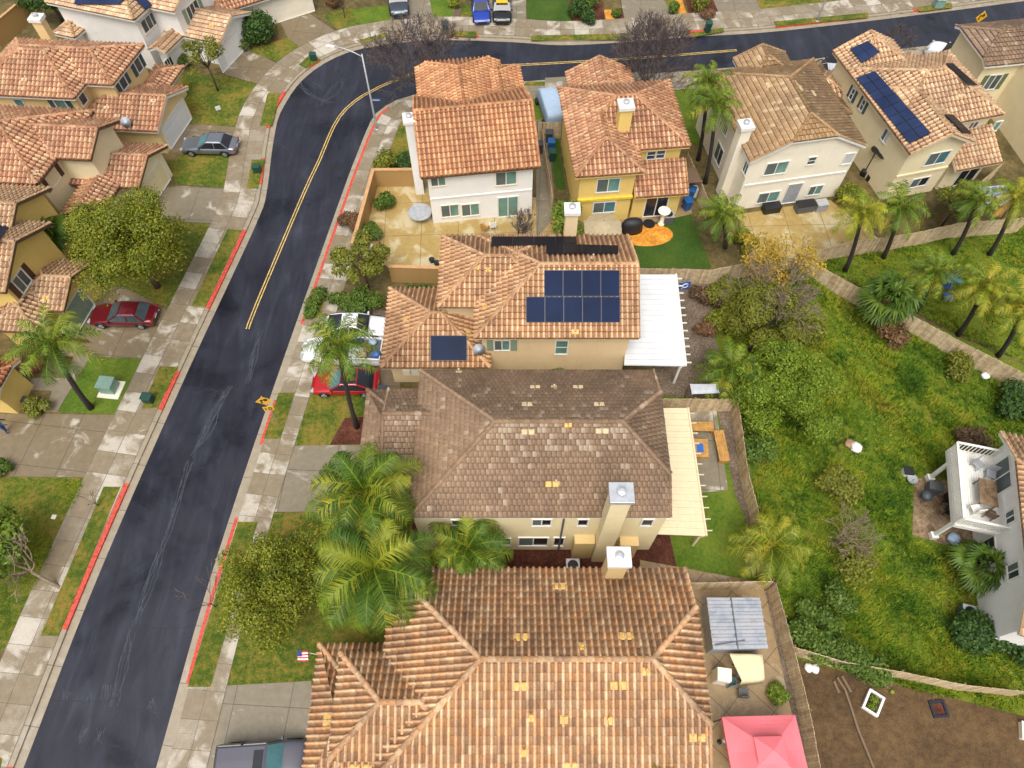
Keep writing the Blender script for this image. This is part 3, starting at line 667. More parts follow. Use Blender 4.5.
# yellow double centre line, tapered end
cl = smooth_line(gl([(247, 328), (256, 304), (303.5, 192), (318.5, 160), (333.5, 125), (346, 107.5), (363.5, 94), (381, 85), (406, 75), (431, 68.5), (456, 65.5), (512, 64), (587, 60), (662, 55), (737, 49)]))
for d in (-.15, .06): strip('centre_line', offset(cl, d), offset(cl, d + .09), ZR + .006, M['yellow_line'])
# red kerb paint along the verges: (line, offsets, first pixel, last pixel)
def near(line, p): return min(range(len(line)), key=lambda i: (line[i] - p).length)
for line, sg, g0, k0, runs in ((OUT, 1, GO, KO, [((-2, 790), (6, 765)), ((78, 634), (126, 487)), ((170, 408), (189, 367)), ((215, 307), (250, 232)), ((262, 188), (268, 160)), ((273, 126), (281, 94)), ((303, 71), (322, 60)), ((440, 37), (477, 38)), ((688, 34), (724, 30)), ((773, 27), (868, 17)), ((914, 12), (952, 7))]),
                               (INN, -1, GI, KI, [((187, 688), (236, 522)), ((262, 439), (279, 393)), ((300, 322), (392, 103))])):
    for a, b in runs:
        i, j = sorted((near(line, G(*a)), near(line, G(*b))))
        seg = line[i:j + 1]
        if len(seg) > 1: strip('red_kerb', offset(seg, sg * (g0 - .006)), offset(seg, sg * (k0 - .03)), .018, M['red_paint'], .13)
# road cracks and worn streaks (real seams in the asphalt)
def seam(px, w, mat, name, z=.004, jag=.12):
    L = smooth_line([G(*p) for p in px], .35); m = MB()
    wob = [Vector((rnd.uniform(-jag, jag), rnd.uniform(-jag, jag), 0)) for _ in L]
    L = [p + q for p, q in zip(L, wob)]; A, B = [], []
    for i, p in enumerate(L):
        t = (L[min(i + 1, len(L) - 1)] - L[max(i - 1, 0)]).normalized(); nn = Vector((-t.y, t.x, 0)); ww = w * rnd.uniform(.5, 1.3)
        A.append(p + nn * ww / 2); B.append(p - nn * ww / 2)
    strip(name, A, B, ZR + z, mat)
for px in [[(50, 700), (85, 702), (110, 700), (145, 711), (168, 710)], [(35, 740), (70, 742), (100, 746), (120, 745)], [(146, 711), (138, 735), (133, 768)], [(146, 625), (165, 627), (190, 625)], [(166, 627), (162, 650), (158, 665)], [(135, 478), (175, 476), (205, 466), (245, 466)], [(170, 530), (200, 530), (228, 526)], [(185, 391), (215, 389), (262, 388)], [(193, 357), (230, 357)], [(246, 232), (262, 236), (325, 238)], [(280, 196), (305, 200)]]:
    seam(px, .05, M['crack'], 'road_crack')
for px in [[(113, 705), (122, 665), (132, 630)], [(135, 625), (150, 580), (170, 520), (190, 460)], [(195, 455), (215, 410), (232, 385)], [(200, 445), (210, 425), (225, 392)], [(296, 78), (310, 92), (330, 100)], [(318, 104), (335, 88), (347, 78)], [(305, 78), (318, 84), (322, 88)], [(260, 330), (255, 350), (245, 380)], [(65, 700), (66, 690)], [(90, 701), (90, 690)], [(103, 700), (105, 685)], [(150, 710), (153, 698)], [(80, 740), (84, 725)], [(95, 744), (100, 728)]]:
    for _ in range(5): seam([(x + rnd.uniform(-5, 5), y + rnd.uniform(-3, 3)) for x, y in px], .055, M['chalk'], 'worn_streak', .002 + rnd.uniform(0, .0015), .05)
# verges
V = lambda px, mat='lawn': patch('verge', px, 10.5, M[mat])
for px in [[(-20, 780), (-8, 750), (3, 759), (-4, 790)], [(59, 636), (41, 636), (104, 487), (121, 487)], [(142, 409), (158, 408), (179, 367), (160, 367)], [(192, 306), (206, 307), (242, 231), (228, 229)], [(247, 189), (258, 189), (265, 160), (252, 160)], [(260, 126), (272, 126), (280, 94), (268, 93)], [(299, 65), (306, 69), (321, 60), (310, 55)], [(356, 41), (364, 44), (388, 37), (387, 33)], [(440, 31), (477, 32), (476, 38), (440, 35)], [(531, 36), (628, 34), (628, 40), (531, 41)], [(690, 34), (723, 28), (724, 32), (690, 38)], [(773, 22), (868, 13), (868, 18), (776, 27)], [(914, 8), (950, 3), (953, 8), (920, 12)],
           [(188, 687), (211, 687), (258, 522), (238, 522)], [(264, 439), (281, 439), (295, 393), (279, 393)], [(303, 320), (320, 318), (328, 288), (317, 288)], [(520, 86), (528, 82), (545, 82), (545, 86)], [(960, 46), (985, 42), (984, 47), (958, 50)]]: V(px)
P = patch
# left yards, near to far
P('lawn', [(-40, 476), (89, 478), (9, 650), (-60, 650)], 3, M['lawn'])
P('driveway', [(-30, 413), (118, 415), (89, 477.5), (-40, 476)], 3, M['drive'])
P('lawn', [(90, 357.5), (147, 359), (118, 414.5), (58, 412.5)], 3, M['turf'])
P('path', [(74, 356), (90, 357), (57, 412), (46, 411), (52, 391), (28, 390), (32, 378), (66, 378)], 3, M['drive_grey'])
P('driveway', [(99, 287), (122, 286), (172, 312), (146, 358.5), (40, 356), (60, 330)], 3, M['drive'])
P('mulch_bed', [(20, 378), (66, 366), (74, 356), (60, 350), (10, 352)], 2, M['mulch'])
P('lawn', [(172, 222), (215, 224), (172, 311), (122, 286.5), (55, 286), (60, 222)], 3, M['lawn'])
P('driveway', [(155, 190), (178, 186), (233, 189), (215, 223.5), (172, 221.5), (150, 210)], 3, M['drive_grey'])
P('lawn', [(183, 154), (240, 156.5), (233, 188.5), (176, 184), (168, 165)], 3, M['lawn'])
P('driveway', [(160, 130), (197, 124), (246, 128), (240, 156), (162, 152)], 3, M['drive'])
P('lawn', [(150, 75), (182, 74), (226, 76), (258, 84), (246, 127.5), (195, 123.5), (150, 120)], 3, M['lawn'])
P('driveway', [(215, 62), (246, 46), (281, 66), (258, 84), (226, 75)], 3, M['drive'])
P('lawn', [(250, 48), (288, 38), (306, 51), (287, 64.5), (252, 53)], 3, M['lawn'])
P('driveway', [(280, 22), (310, 14), (343, 36), (305, 51), (288, 38)], 3, M['drive'])
P('lawn', [(322, 15), (352, 8), (364, 30), (345, 36)], 3, M['lawn']); P('lawn', [(350, 10), (388, 5), (391, 27), (364, 30)], 4, M['turf'])
P('driveway', [(388, -8), (430, -10), (434, 24), (391, 27)], 3, M['drive_grey']); P('lawn', [(429, -4), (453, -4), (453, 25), (434, 24)], 3, M['turf']); P('gravel_path', [(453, -4), (462, -4), (460, 26), (453, 25)], 3, M['gravel']); P('lawn', [(462, 4), (476, 4), (474, 25), (460, 26)], 3, M['lawn'])
P('driveway', [(472, -12), (526, -12), (526, 29), (474, 26)], 4, M['drive_grey']); P('lawn', [(526, -4), (568, -4), (572, 31), (528, 30)], 3, M['turf_dark'])
P('mulch_bed', [(568, -6), (602, -6), (606, 29), (572, 30.5)], 3, M['mulch']); P('brick_path', [(604, 10), (612, 10), (618, 29), (608, 30)], 4, M['orange_patio']); P('mulch_bed', [(612, 10), (622, 8), (626, 28), (618, 29)], 3, M['mulch'])
P('driveway', [(620, -6), (664, -8), (676, 24), (626, 28)], 3, M['drive_grey']); P('mulch_bed', [(664, 0), (680, -4), (692, 22), (678, 24)], 3, M['lawn']); P('brick_path', [(675, 0), (682, 0), (690, 23), (683, 24)], 4, M['orange_patio']); P('mulch_bed', [(683, -6), (710, -8), (722, 20), (692, 23)], 3, M['mulch'])
P('driveway', [(710, -8), (752, -10), (764, 17), (722, 21)], 3, M['drive_grey']); P('lawn', [(752, -10), (850, -14), (862, 8), (764, 16)], 3, M['lawn'])
P('driveway', [(850, -14), (905, -16), (912, 2), (862, 8)], 3, M['drive_grey'])
# right of the road, near to far
P('driveway', [(218, 686), (311, 681), (330, 790), (170, 800)], 3, M['drive_grey'])
P('lawn', [(272, 513), (420, 512), (420, 650), (320, 655), (311, 681), (219, 686)], 3, M['lawn'])
P('driveway', [(285, 446), (420, 443), (430, 511), (268, 512)], 3, M['drive_grey'])
P('lawn', [(298, 393), (385, 394), (385, 445), (285, 445.5)], 3, M['lawn']); P('mulch_bed', [(338, 430), (345, 418), (372, 416), (380, 444), (330, 445)], 4, M['mulch'])
P('driveway', [(304, 322), (400, 320), (400, 396), (298, 392.5)], 3, M['drive'])
P('mulch_bed', [(334, 288), (330, 268), (440, 268), (440, 322), (306, 322)], 3, M['soil']); P('mulch_bed', [(336, 312), (350, 300), (390, 312), (388, 322), (334, 322)], 4, M['gravel'])
P('lawn', [(372, 168), (398, 103), (424, 95), (440, 160), (424, 170)], 3, M['lawn'])
P('patio', [(368, 185), (378, 172), (437, 170), (560, 205), (560, 260), (440, 268), (388, 267), (354, 247)], 3, M['patio_ochre'])
P('path', [(536, 120), (546, 120), (556, 215), (536, 240)], 6, M['drive_grey']); P('lawn', [(546, 120), (556, 120), (566, 190), (556, 190)], 4, M['turf_dark'])
P('lawn', [(530, 84), (548, 84), (548, 122), (536, 122)], 4, M['turf']); P('driveway', [(545, 78), (640, 72), (640, 88), (548, 124)], 3, M['drive_grey']); P('lawn', [(640, 78), (700, 74), (712, 150), (680, 140)], 4, M['turf'])
P('lawn', [(590, 235), (690, 212), (712, 269), (630, 268)], 3, M['turf_dark']); P('patio', [(575, 205), (690, 196), (692, 214), (640, 226), (575, 250)], 4, M['patio_tan'])
el = [(646 + 27 * math.cos(t), 235 + 11.5 * math.sin(t)) for t in np.linspace(0, 2 * math.pi, 28, endpoint=False)]; P('stone_patio', [(600, 232)] + [p for p in el if True][::1][14:] + [p for p in el][:14], 6, M['orange_patio']) if False else P('stone_patio', el, 6, M['orange_patio'])
P('planting_bed', [(690, 205), (735, 200), (752, 262), (712, 269)], 4, M['soil'])
P('patio', [(735, 215), (830, 200), (880, 240), (802, 258), (752, 262)], 4, M['patio_ochre'])
P('meadow', [(634, 268), (712, 270), (752, 262), (801, 256), (900, 310), (1100, 400), (1100, 735), (1024, 716), (797, 660), (775, 585), (756, 505), (737, 400), (660, 398)], 2, M['meadow'])
P('meadow', [(801, 256), (885, 238), (958, 224), (1060, 214), (1100, 400), (900, 305)], 2, M['meadow'])
P('side_yard', [(630, 268), (712, 270), (712, 330), (737, 398), (660, 398)], 4, M['gravel'])
P('lawn', [(640, 395), (737, 400), (772, 583), (680, 583)], 4, M['turf']); P('patio', [(640, 408), (716, 408), (728, 490), (640, 500)], 6, M['drive_grey']); P('gravel_bed', [(716, 404), (737, 404), (768, 575), (745, 575), (746, 520), (735, 495)], 7, M['gravel'])
P('patio', [(640, 560), (770, 584), (822, 780), (640, 800)], 5, M['patio_tan']); P('gravel_bed', [(765, 592), (776, 592), (822, 780), (806, 780)], 6, M['gravel'])
P('dirt_yard', [(775, 590), (797, 660), (1024, 716), (1100, 735), (1100, 900), (830, 860)], 4, M['dirt'])
P('gravel_bed', [(420, 510), (690, 512), (690, 575), (390, 575)], 4, M['mulch'])
# ------------------------------------------------------------------ the houses
def ztop(x, y, py): return hfit((x, y), py)
# nearest house, weathered orange barrel tiles
h = House('tan house with weathered orange barrel tiles and yellow roof vents, nearest the bottom', (1.5, 5.6), 0, M['stucco_beige'], M['tile_front'], 'barrel', M['cream_trim'], (1.5, 5.6), capr=.15)
h.block(-6.5, 9.42, .6, 10.6, 5.5, .5, 'x', (1, .54)); h.block(-8.75, -2, 1.45, 6.25, 5.5, .5, 'x', (1, 1), walls=False); h.wbox(-8.3, -5.5, 1.9, 5.8, 0, 5.6)
h.block(-10.6, -4.9, -.6, 7.15, 2.8, .5, 'x', (1, 1))
h.finish()
for p in [(559, 587), (521, 638), (626, 637), (520, 686), (618, 685), (697, 737), (571, 766)]: h.roof_vent(*p, size=(.8, .42))
for p in [(531, 717), (564, 719), (608, 720), (524, 752), (646, 671), (582, 647)]: h.roof_vent(*p, size=(.42, .42)); h.roof_vent(*p, pipe=True)
h.roof_vent(328, 720, (.6, .5)); h.roof_vent(361, 768, (1.2, .45))
h.chimney(5.42, 10.4, .98, .8, 0, ztop(5.4, 10.0, 566), M['stucco_beige'])
# brown flat tile house
h = House('cream house with large brown flat tile roof, pale worn ridges and metal chimney cap', (1.7, 18.5), 0, M['stucco_cream'], M['tile_dark'], 'fine', M['white'], (1.7, 18.5), capr=.14)
h.block(-5.62, 8.72, 13.25, 22.6, 6.45, .50, 'x', (1, .55), ov=.1); h.block(-7.6, -2, 17.3, 21.6, 5.9, .42, 'x', (0, 1)); h.block(-9.6, -5, 17.3, 23.3, 2.8, .45, 'x', (1, 1))
h.finish()
for p in [(528, 432), (602, 431)]: h.roof_vent(*p, size=(.75, .32), mat=M['vent_tan'])
h.roof_vent(552, 484, (.75, .34), M['vent_yellow']); h.roof_vent(568, 424, (.42, .4), M['vent_yellow'])
for p in [(527, 405), (599, 405), (535, 388), (578, 388)]: h.roof_vent(*p, size=(.62, .3), mat=M['vent_tan'])
for p in [(556, 483), (554, 388), (459, 372)]: h.roof_vent(*p, pipe=True, mat=M['vent_tan'])
yS = 13.25 + .1 + .004
for p, s, mu in [((542, 519), (1.0, 1.0), 1), ((583, 521), (.5, 1.0), 0), ((647, 522), (.55, 1.0), 0), ((467, 518), (1.7, .8), 2), ((533, 544), (1.7, 1.5), 1), ((558, 545), (.55, 1.5), 0), ((506, 541), (.5, 1.2), 0)]:
    h.opening('S', yS, p, s, mull=mu, pane=M['glass_dark'], zc=1.75 if p[1] > 535 else 5.25)
h.chimney(5.45, 13.0, 1.0, .85, 0, ztop(5.45, 12.6, 502), M['stucco_cream'], M['galv'])
m = MB(); m.tube([h.L((2.9, yS - .06, .3)), h.L((2.9, yS - .06, 6.0))], .06, 8); m.build('downpipe', M['dgrey'], h.root)
for x_, w_, z_ in ((4.3, 1.2, 3.0), (7.0, 1.1, 2.6)): m = MB(); m.box(h.L((x_, 13.1, z_ / 2)), (w_, .6, z_)); m.build('wall_bay', M['stucco_beige'], h.root)
# solar house
h = House('peach house with orange tile roof carrying big blue solar array and white patio behind', (1.7, 30), 0, M['stucco_peach'], M['tile_orange'], 'barrel', M['cream_trim'], (1.7, 30), capr=.13)
h.block(-2.45, 8.25, 25.7, 34.35, 5.5, .5, 'x', (1, 0)); h.block(-4.95, 3, 28.15, 34.33, 5.5, .5, 'x', (1, 1)); h.block(-8.85, -1.5, 25.1, 31.75, 2.8, .5, 'x', (1, 1))
h.finish()
h.solar((577, 300), [(544, 271), (619, 271), (619, 297), (544, 297)], 4, 1); h.solar((577, 310), [(526, 297.5), (619.5, 297.5), (619.5, 323), (526, 323)], 5, 1)
h.solar((448, 349), [(431, 336), (467, 336), (467, 361), (431, 361)], 1, 1)
h.solar((585, 248), [(546, 247), (618, 249), (618, 256.5), (546, 257)], 4, 1, M['solar_black']); h.solar((540, 243), [(492, 240), (576, 240), (577, 247), (491, 249)], 4, 1, M['solar_black'])
for p in [(477, 268), (488, 270), (406, 320), (468, 334), (485, 307), (575, 332)]: h.roof_vent(*p, size=(.5, .35))
h.roof_vent(593, 258, pipe=True, mat=M['vent_tan']); h.dish(479, 353, .42)
yS = 25.7 + .45 + .004
h.opening('S', yS, (502, 345), (.95, 1.15), mull=1, pane=M['glass_green'], shut=M['shut_sage']); h.opening('S', yS, (561.5, 347), (.75, 1.6), mull=0, bars=1, pane=M['glass_green'])
h.chimney(4.1, 34.5, .85, .75, 0, ztop(4.1, 34.1, 215), M['stucco_peach'])
m = MB(); m.box(h.L((-7.35, 25.5, 1.5)), (.5, .18, .6)); m.box(h.L((-6.7, 25.5, 1.6)), (.6, .2, .8)); m.build('meter_box', M['stucco_offwhite'], h.root)
# white house
h = House('white two storey house with plain orange gable roof beside the walled courtyard', (-6.78, 40.4), 7.5, M['stucco_white'], M['tile_orange2'], 'far', M['brown_trim'])
h.block(-.1, 8.95, -.25, 8.95, 5.5, .5, 'x', (0, 0)); h.block(.3, 7.4, 5.2, 12.6, 5.45, .48, 'y', (0, .75)); h.block(5.2, 9.0, 6, 11.6, 5.4, .45, 'y', (0, .75))
h.finish()
yS = -.25 + .454
for p, s in [((438, 180), (1.05, 1.1)), ((506, 178), (1.55, 1.3))]: h.opening('S', yS, p, s, pane=M['glass_green'], frame=M['stucco_offwhite'])
for p in [(450, 210.5), (470.5, 209.5)]: h.opening('S', yS, p, (1.35, 1.25), pane=M['glass_green'], frame=M['stucco_offwhite'])
h.opening('S', yS, (508, 210), (1.55, 2.1), 'door', pane=M['glass_green'], zc=1.1)
m = MB(); m.box(h.L((4.4, yS - .02, 2.75)), (8.1, .08, .14)); m.build('belt_band', M['stucco_white'], h.root)
h.chimney(-.50, 4.0, .7, .85, 0, 7.3, M['stucco_white'])
# yellow house
h = House('yellow house with red-orange hip roofs and chimney standing in the roof', (4.81, 40.19), 5.5, M['stucco_yellow'], M['tile_brick'], 'far', M['stucco_yellow'])
h.block(0, 9.25, 2.45, 10.2, 5.5, .5, 'x', (1, 1)); h.block(-.02, 5.2, 0, 8, 5.5, .5, 'y', (1, 1)); h.block(1.5, 7.3, 9.4, 15.7, 2.8, .5, 'y', (1, 0)); h.wbox(5.0, 8.85, .62, 3.2, 0, 3)
h.shed([(4.95, .12, 2.8), (9.25, .12, 2.8), (9.25, 2.7, 4.15), (4.95, 2.7, 4.15)]); h.finish()
h.opening('S', .458, (608, 185), (1.7, 1.3), pane=M['glass_green']); h.opening('S', .458, (604, 207), (1.7, 1.1), pane=M['glass_teal'])
for p in [(651, 155), (660.5, 154)]: h.opening('S', 2.9, p, (.62, .75), mull=0, bars=1)
h.opening('S', .615, (655, 209), (1.75, 2.1), 'door', pane=M['glass_dark'], zc=1.1)
h.chimney(4.15, 4.15, .95, .9, 5, ztop(8.3, 44.2, 111), M['stucco_yellow'])
m = MB(); m.box(h.L((2.6, .40, 2.62)), (4.4, .25, .22)); m.build('belt_band', plain('yellow_band', (.72, .50, .05)), h.root)
h.dish(531, 94, .3) if False else None
# cream house, brown tiles
h = House('off-white two storey house with brown flat tile roof and white wall chimney', (18.17, 41.89), 10.5, M['stucco_offwhite'], M['tile_brown'], 'flat', M['white'], capr=.12)
h.block(0, 9.45, -.1, 10.6, 5.5, .5, 'y', (.38, 1), ov=.25); h.block(3.0, 7.6, 8.5, 12.2, 5.3, .45, 'y', (1, 0)); h.block(8.6, 12.4, 6.5, 13.5, 2.8, .4, 'y', (1, 1))
h.finish()
yS = -.1 + .254
for p, s, mu, b, pn in [((776, 168), (1.75, 1.15), 1, 0, 'glass_green'), ((811.5, 160.5), (.6, .7), 0, 1, 'glass'), ((848, 158.5), (.75, 1.0), 0, 0, 'blind'), ((768, 197), (1.75, 1.05), 1, 0, 'glass_green'), ((815, 190), (1.1, .95), 1, 0, 'glass_green')]: h.opening('S', yS, p, s, mull=mu, bars=b, pane=M[pn])
h.opening('S', yS, (789.5, 198), (1.2, 2.1), 'door', pane=M['grey'], zc=1.08, mull=0); h.opening('W', .25, (719, 154), (1.3, 1.6)); h.opening('W', .25, (746, 168), (.6, 1.0)); h.opening('W', .25, (726, 130), (.5, .9))
h.chimney(.0, 2.2, .85, .85, 0, ztop(17.9, 44.0, 127), M['stucco_offwhite'])
m = MB(); m.box(h.L((4.7, yS - .02, 2.75)), (8.6, .1, .16)); m.build('belt_band', M['white'], h.root)
for p in [(768, 86), (795, 84), (800, 89), (813, 94)]: h.roof_vent(*p, size=(.6, .3), mat=M['vent_tan'])
h.dish(793, 61, .5)
# cream house with the long solar strip
h = House('cream house with tan tiles and long slanted solar strip on the west slope', (30.74, 42.68), 14, M['stucco_pale'], M['tile_tan'], 'far', M['cream_trim'])
h.block(-.1, 9.45, 2.3, 10.4, 5.5, .5, 'x', (1, 1)); h.block(-.12, 5.45, -.05, 8, 5.5, .5, 'y', (0, 1)); h.block(0, 5.6, 9.3, 13, 5.4, .5, 'y', (1, 0)); h.wbox(5.5, 9.0, .5, 3, 0, 3); h.block(5.2, 9.4, 9, 14, 2.9, .45, 'y', (1, 1)); h.block(-3.2, 1.5, 9.6, 13.6, 2.8, .45, 'x', (1, 1))
h.shed([(5.3, -.25, 2.8), (9.5, -.25, 2.8), (9.5, 2.7, 4.2), (5.3, 2.7, 4.2)]); h.finish()
h.solar((885, 105), [(856, 80), (875, 73), (931, 135), (909, 145)], 2, 8, M['solar_slate'], .025); h.solar((865, 54), [(850, 51), (868, 43), (880, 54), (862, 65)], 2, 2, M['solar_slate'])
h.solar((958, 78), [(943, 66), (950, 66), (975, 88), (966, 87)], 1, 4, M['solar_black']); h.solar((955, 127), [(942, 117), (950, 117), (969, 136), (960, 135)], 1, 3, M['solar_black'])
h.opening('S', .42, (937, 158), (1.8, 1.2), pane=M['glass_teal']); h.opening('S', .42, (919, 182), (1.5, .9), pane=M['glass_dark']); h.opening('S', .5, (966, 176), (1.7, 2.1), 'door', pane=M['glass_dark'], zc=1.1); h.opening('S', 2.75, (973, 125), (.7, .6))
for p in [(852.5, 94), (863, 105)]: h.opening('W', .33, p, (.34, .95), mull=0, bars=1, shut=M['shut_teal'], sw=.12)
h.opening('W', .34, (886, 136), (.7, 1.0), pane=M['blind'])
h.opening('S', 2.75, (996, 126), (.5, .9), mull=0, pane=M['glass_green'])
m = MB(); m.box(h.L((2.65, .38, 2.7)), (4.6, .12, .18)); m.build('belt_band', M['stucco_pale'], h.root)
for p in [(923, 73), (960, 96), (928, 101)]: h.roof_vent(*p, size=(.5, .3), mat=M['vent_tan'])
# far right
h = House('pale cream house with dark brown tile roof at the upper right edge', (40.2, 53.2), 8, M['stucco_pale'], M['tile_dark'], 'flat', M['white'])
h.block(-.3, 9.5, 0, 5.6, 5.5, .42, 'x', (.75, 1)); h.wbox(3.5, 9, -8, 1, 0, 5.2); h.finish()
h.opening('S', .46, (992, 82), (1.1, 1.4), shut=M['shut_green'], pane=M['glass']); h.opening('S', .46, (1009, 93), (.8, 1.3), pane=M['glass_green'])
# left, top: white house with solar
h = House('white house with tan roof, slate solar panels and white garage door, top left', (-33.64, 59.54), -17, M['stucco_white'], M['tile_tan'], 'flat', M['white'], skew=5)
h.block(-9, .1, 0, 8, 5.5, .45, 'x', (1, 1)); h.block(-9, 2.75, 2.1, 8.5, 5.5, .45, 'x', (1, 0)); h.block(.2, 6.0, 2.5, 7.6, 2.8, .45, 'x', (0, 0)); h.block(.3, 2.1, -.2, 4, 2.8, .45, 'y', (0, 0)); h.block(-9.2, -6.8, -.9, 2, 3.0, .4, 'x', (1, 1)); h.finish()
h.solar((100, 8), [(80, -6), (128, -2), (121, 6), (76, 6)], 5, 1, M['solar_slate']); h.solar((145, 5), [(133, 0), (143, -3), (153, 8), (145, 11)], 1, 3, M['solar_slate'])
h.opening('E', .1 - .45, (149, 22), (1.9, 1.1), mull=2, pane=M['glass']); h.opening('E', 2.3, (193, 10), (1.6, 1.2), mull=2, shut=M['shut_sage'])
h.opening('E', 6.0 - .5, (226, 43), (3.4, 2.1), 'garage_door', pane=M['white_pvc'], mull=0, zc=1.1); h.opening('E', 1.66, (166, 57), (.9, 1.9), 'door', pane=M['glass_dark'], zc=1.0, mull=2)
h.opening('S', .454, (75, 37), (.5, 1.2), mull=0, pane=M['glass_teal'])
for p in [(155, 42), (212, 26)]: h.roof_vent(*p, size=(.5, .3))
# left, second: tan house
h = House('golden tan house with stepped orange hip roof and tall pale-capped chimney', (-35.65, 49.05), -4, M['stucco_tan'], M['tile_brick'], 'far', M['white'], skew=9)
h.block(-9, 0, 0, 7.0, 5.5, .5, 'x', (1, 1)); h.block(-9, 2.25, 1.85, 7.2, 5.5, .5, 'x', (1, 1)); h.block(-2, 5.85, -.3, 5.4, 2.8, .45, 'x', (1, .0)); h.block(1.5, 4, 4, 8.4, 2.6, .4, 'y', (1, 1)); h.finish()
h.opening('S', .454, (22, 106), (.7, 1.3), mull=0, bars=1, pane=M['glass_teal']); h.opening('S', .454, (62, 105.5), (.85, 1.1), mull=0, shut=M['shut_teal'], pane=M['glass_green'])
h.opening('E', -.45, (82, 98), (.7, 1.0), mull=0); h.opening('E', 1.8, (122.5, 82), (.75, 1.1), mull=0, shut=M['shut_teal']); h.opening('E', 1.8, (138, 65), (.7, 1.1), mull=0, shut=M['shut_teal'])
h.opening('E', 5.85 - .46, (175, 121), (3.9, 2.1), 'garage_door', pane=M['white_pvc'], mull=0, zc=1.1)
h.chimney(-6.1, 7.3, .85, .75, 0, ztop(-40.6, 56.6, 20), M['stucco_tan'])
for p in [(7, 53), (25, 80), (22, 89), (97, 54), (154, 101), (107, 108), (118, 116)]: h.roof_vent(*p, size=(.5, .3), mat=M['vent_tan'])
h.dish(129, 127, .42)
# left, third
h = House('cream house with red-brown eaves and east gable behind the big round tree', (-35.53, 39.47), -4, M['stucco_pale'], M['tile_brick'], 'far', M['brown_trim'], skew=9)
h.block(-9, .05, 0, 8.2, 5.5, .5, 'x', (1, 1)); h.block(-9, 2.75, 2.7, 7.1, 5.6, .5, 'x', (1, 0)); h.block(-2, 5.2, 2.75, 7.6, 2.8, .45, 'x', (1, .0)); h.block(.6, 3.6, -.6, 5, 2.8, .42, 'y', (0, 1)); h.finish()
h.opening('E', -.45, (52, 177), (1.1, 1.2), mull=1, shut=M['shut_brown'], pane=M['glass_green']); h.opening('E', 2.2, (101, 149), (1.6, 1.2), mull=2, pane=M['glass']); h.opening('S', .454, (25, 190), (.6, .7), mull=0, pane=M['glass_green'])
h.opening('E', 5.2 - .46, (150, 178), (3.6, 2.1), 'garage_door', pane=M['stucco_cream'], mull=0, zc=1.1)
for p in [(36, 173)]: h.roof_vent(*p, size=(.5, .3), mat=M['vent_tan'])
# left, fourth
h = House('yellow house with tan tile roof beside the parked maroon sedan', (-34.26, 29.41), -4, M['stucco_yellow'], M['tile_tan'], 'barrel', M['brown_trim'], skew=6)
h.block(-8, 0, 0, 6.2, 5.5, .5, 'x', (1, 0)); h.block(-8, -1.75, 3.4, 9.6, 5.5, .5, 'x', (1, 0)); h.block(-2, 2.25, .55, 5.0, 2.8, .45, 'x', (1, 0)); h.block(-2.4, 1.2, -1.4, 3, 2.8, .4, 'x', (1, 1)); h.finish()
h.opening('E', -.45, (21.5, 281), (1.1, 1.3), mull=1, shut=M['shut_brown'], pane=M['glass']); h.opening('E', -2.2, (18, 243), (.9, 1.0), pane=M['glass_green']); h.opening('E', -2.2, (40, 262), (.9, .8), pane=M['glass_dark'])
h.opening('E', 2.25 - .46, (79, 318), (3.4, 2.1), 'garage_door', pane=M['shut_sage'], mull=0, zc=1.1)
h.solar((3, 234), [(-8, 226), (12, 225), (0, 245), (-20, 247)], 1, 2)
h.roof_vent(47, 298, (.6, .35))
# left, fifth: garage corner
h = House('low garage with orange tiles and white post at the left edge', (-33.4, 25.1), -4, M['stucco_yellow'], M['tile_red'], 'barrel', M['white'], skew=3)
h.block(-7, -.3, -2.6, .6, 2.8, .45, 'x', (1, .5)); h.finish()
# top: pale garage house
h = House('beige house with pale closed garage door at the top edge', (-24.6, 66.2), 30, M['stucco_offwhite'], M['tile_brick'], 'far', M['white'])
h.block(-4, 5.4, .3, 8, 2.9, .5, 'x', (1, 1)); h.block(-4.5, 2, 4, 12, 5.5, .5, 'x', (1, 1)); h.finish()
h.opening('S', .76, (295, 12), (3.9, 2.1), 'garage_door', pane=M['stucco_offwhite'], mull=0, zc=1.1)
# right edge: white house with deck
h = House('white house at the right edge with a raised timber deck', (27.5, 7.3), -14.5, M['stucco_white'], M['tile_tan'], 'barrel', M['white'])
h.block(-.45, 12, 0, 12.3, 4.5, .5, 'x', (.6, 0)); h.finish()
h.opening('W', 0, (1001, 477), (2.0, 2.0), pane=M['glass'], fw=.06); h.opening('W', 0, (1011, 517), (.7, .8), pane=M['glass']); h.opening('W', 0, (1014, 571), (.8, 1.0), pane=M['glass']); h.opening('W', 0, (986, 552), (1.4, 2.0), 'door', pane=M['glass_dark'])
RW = h
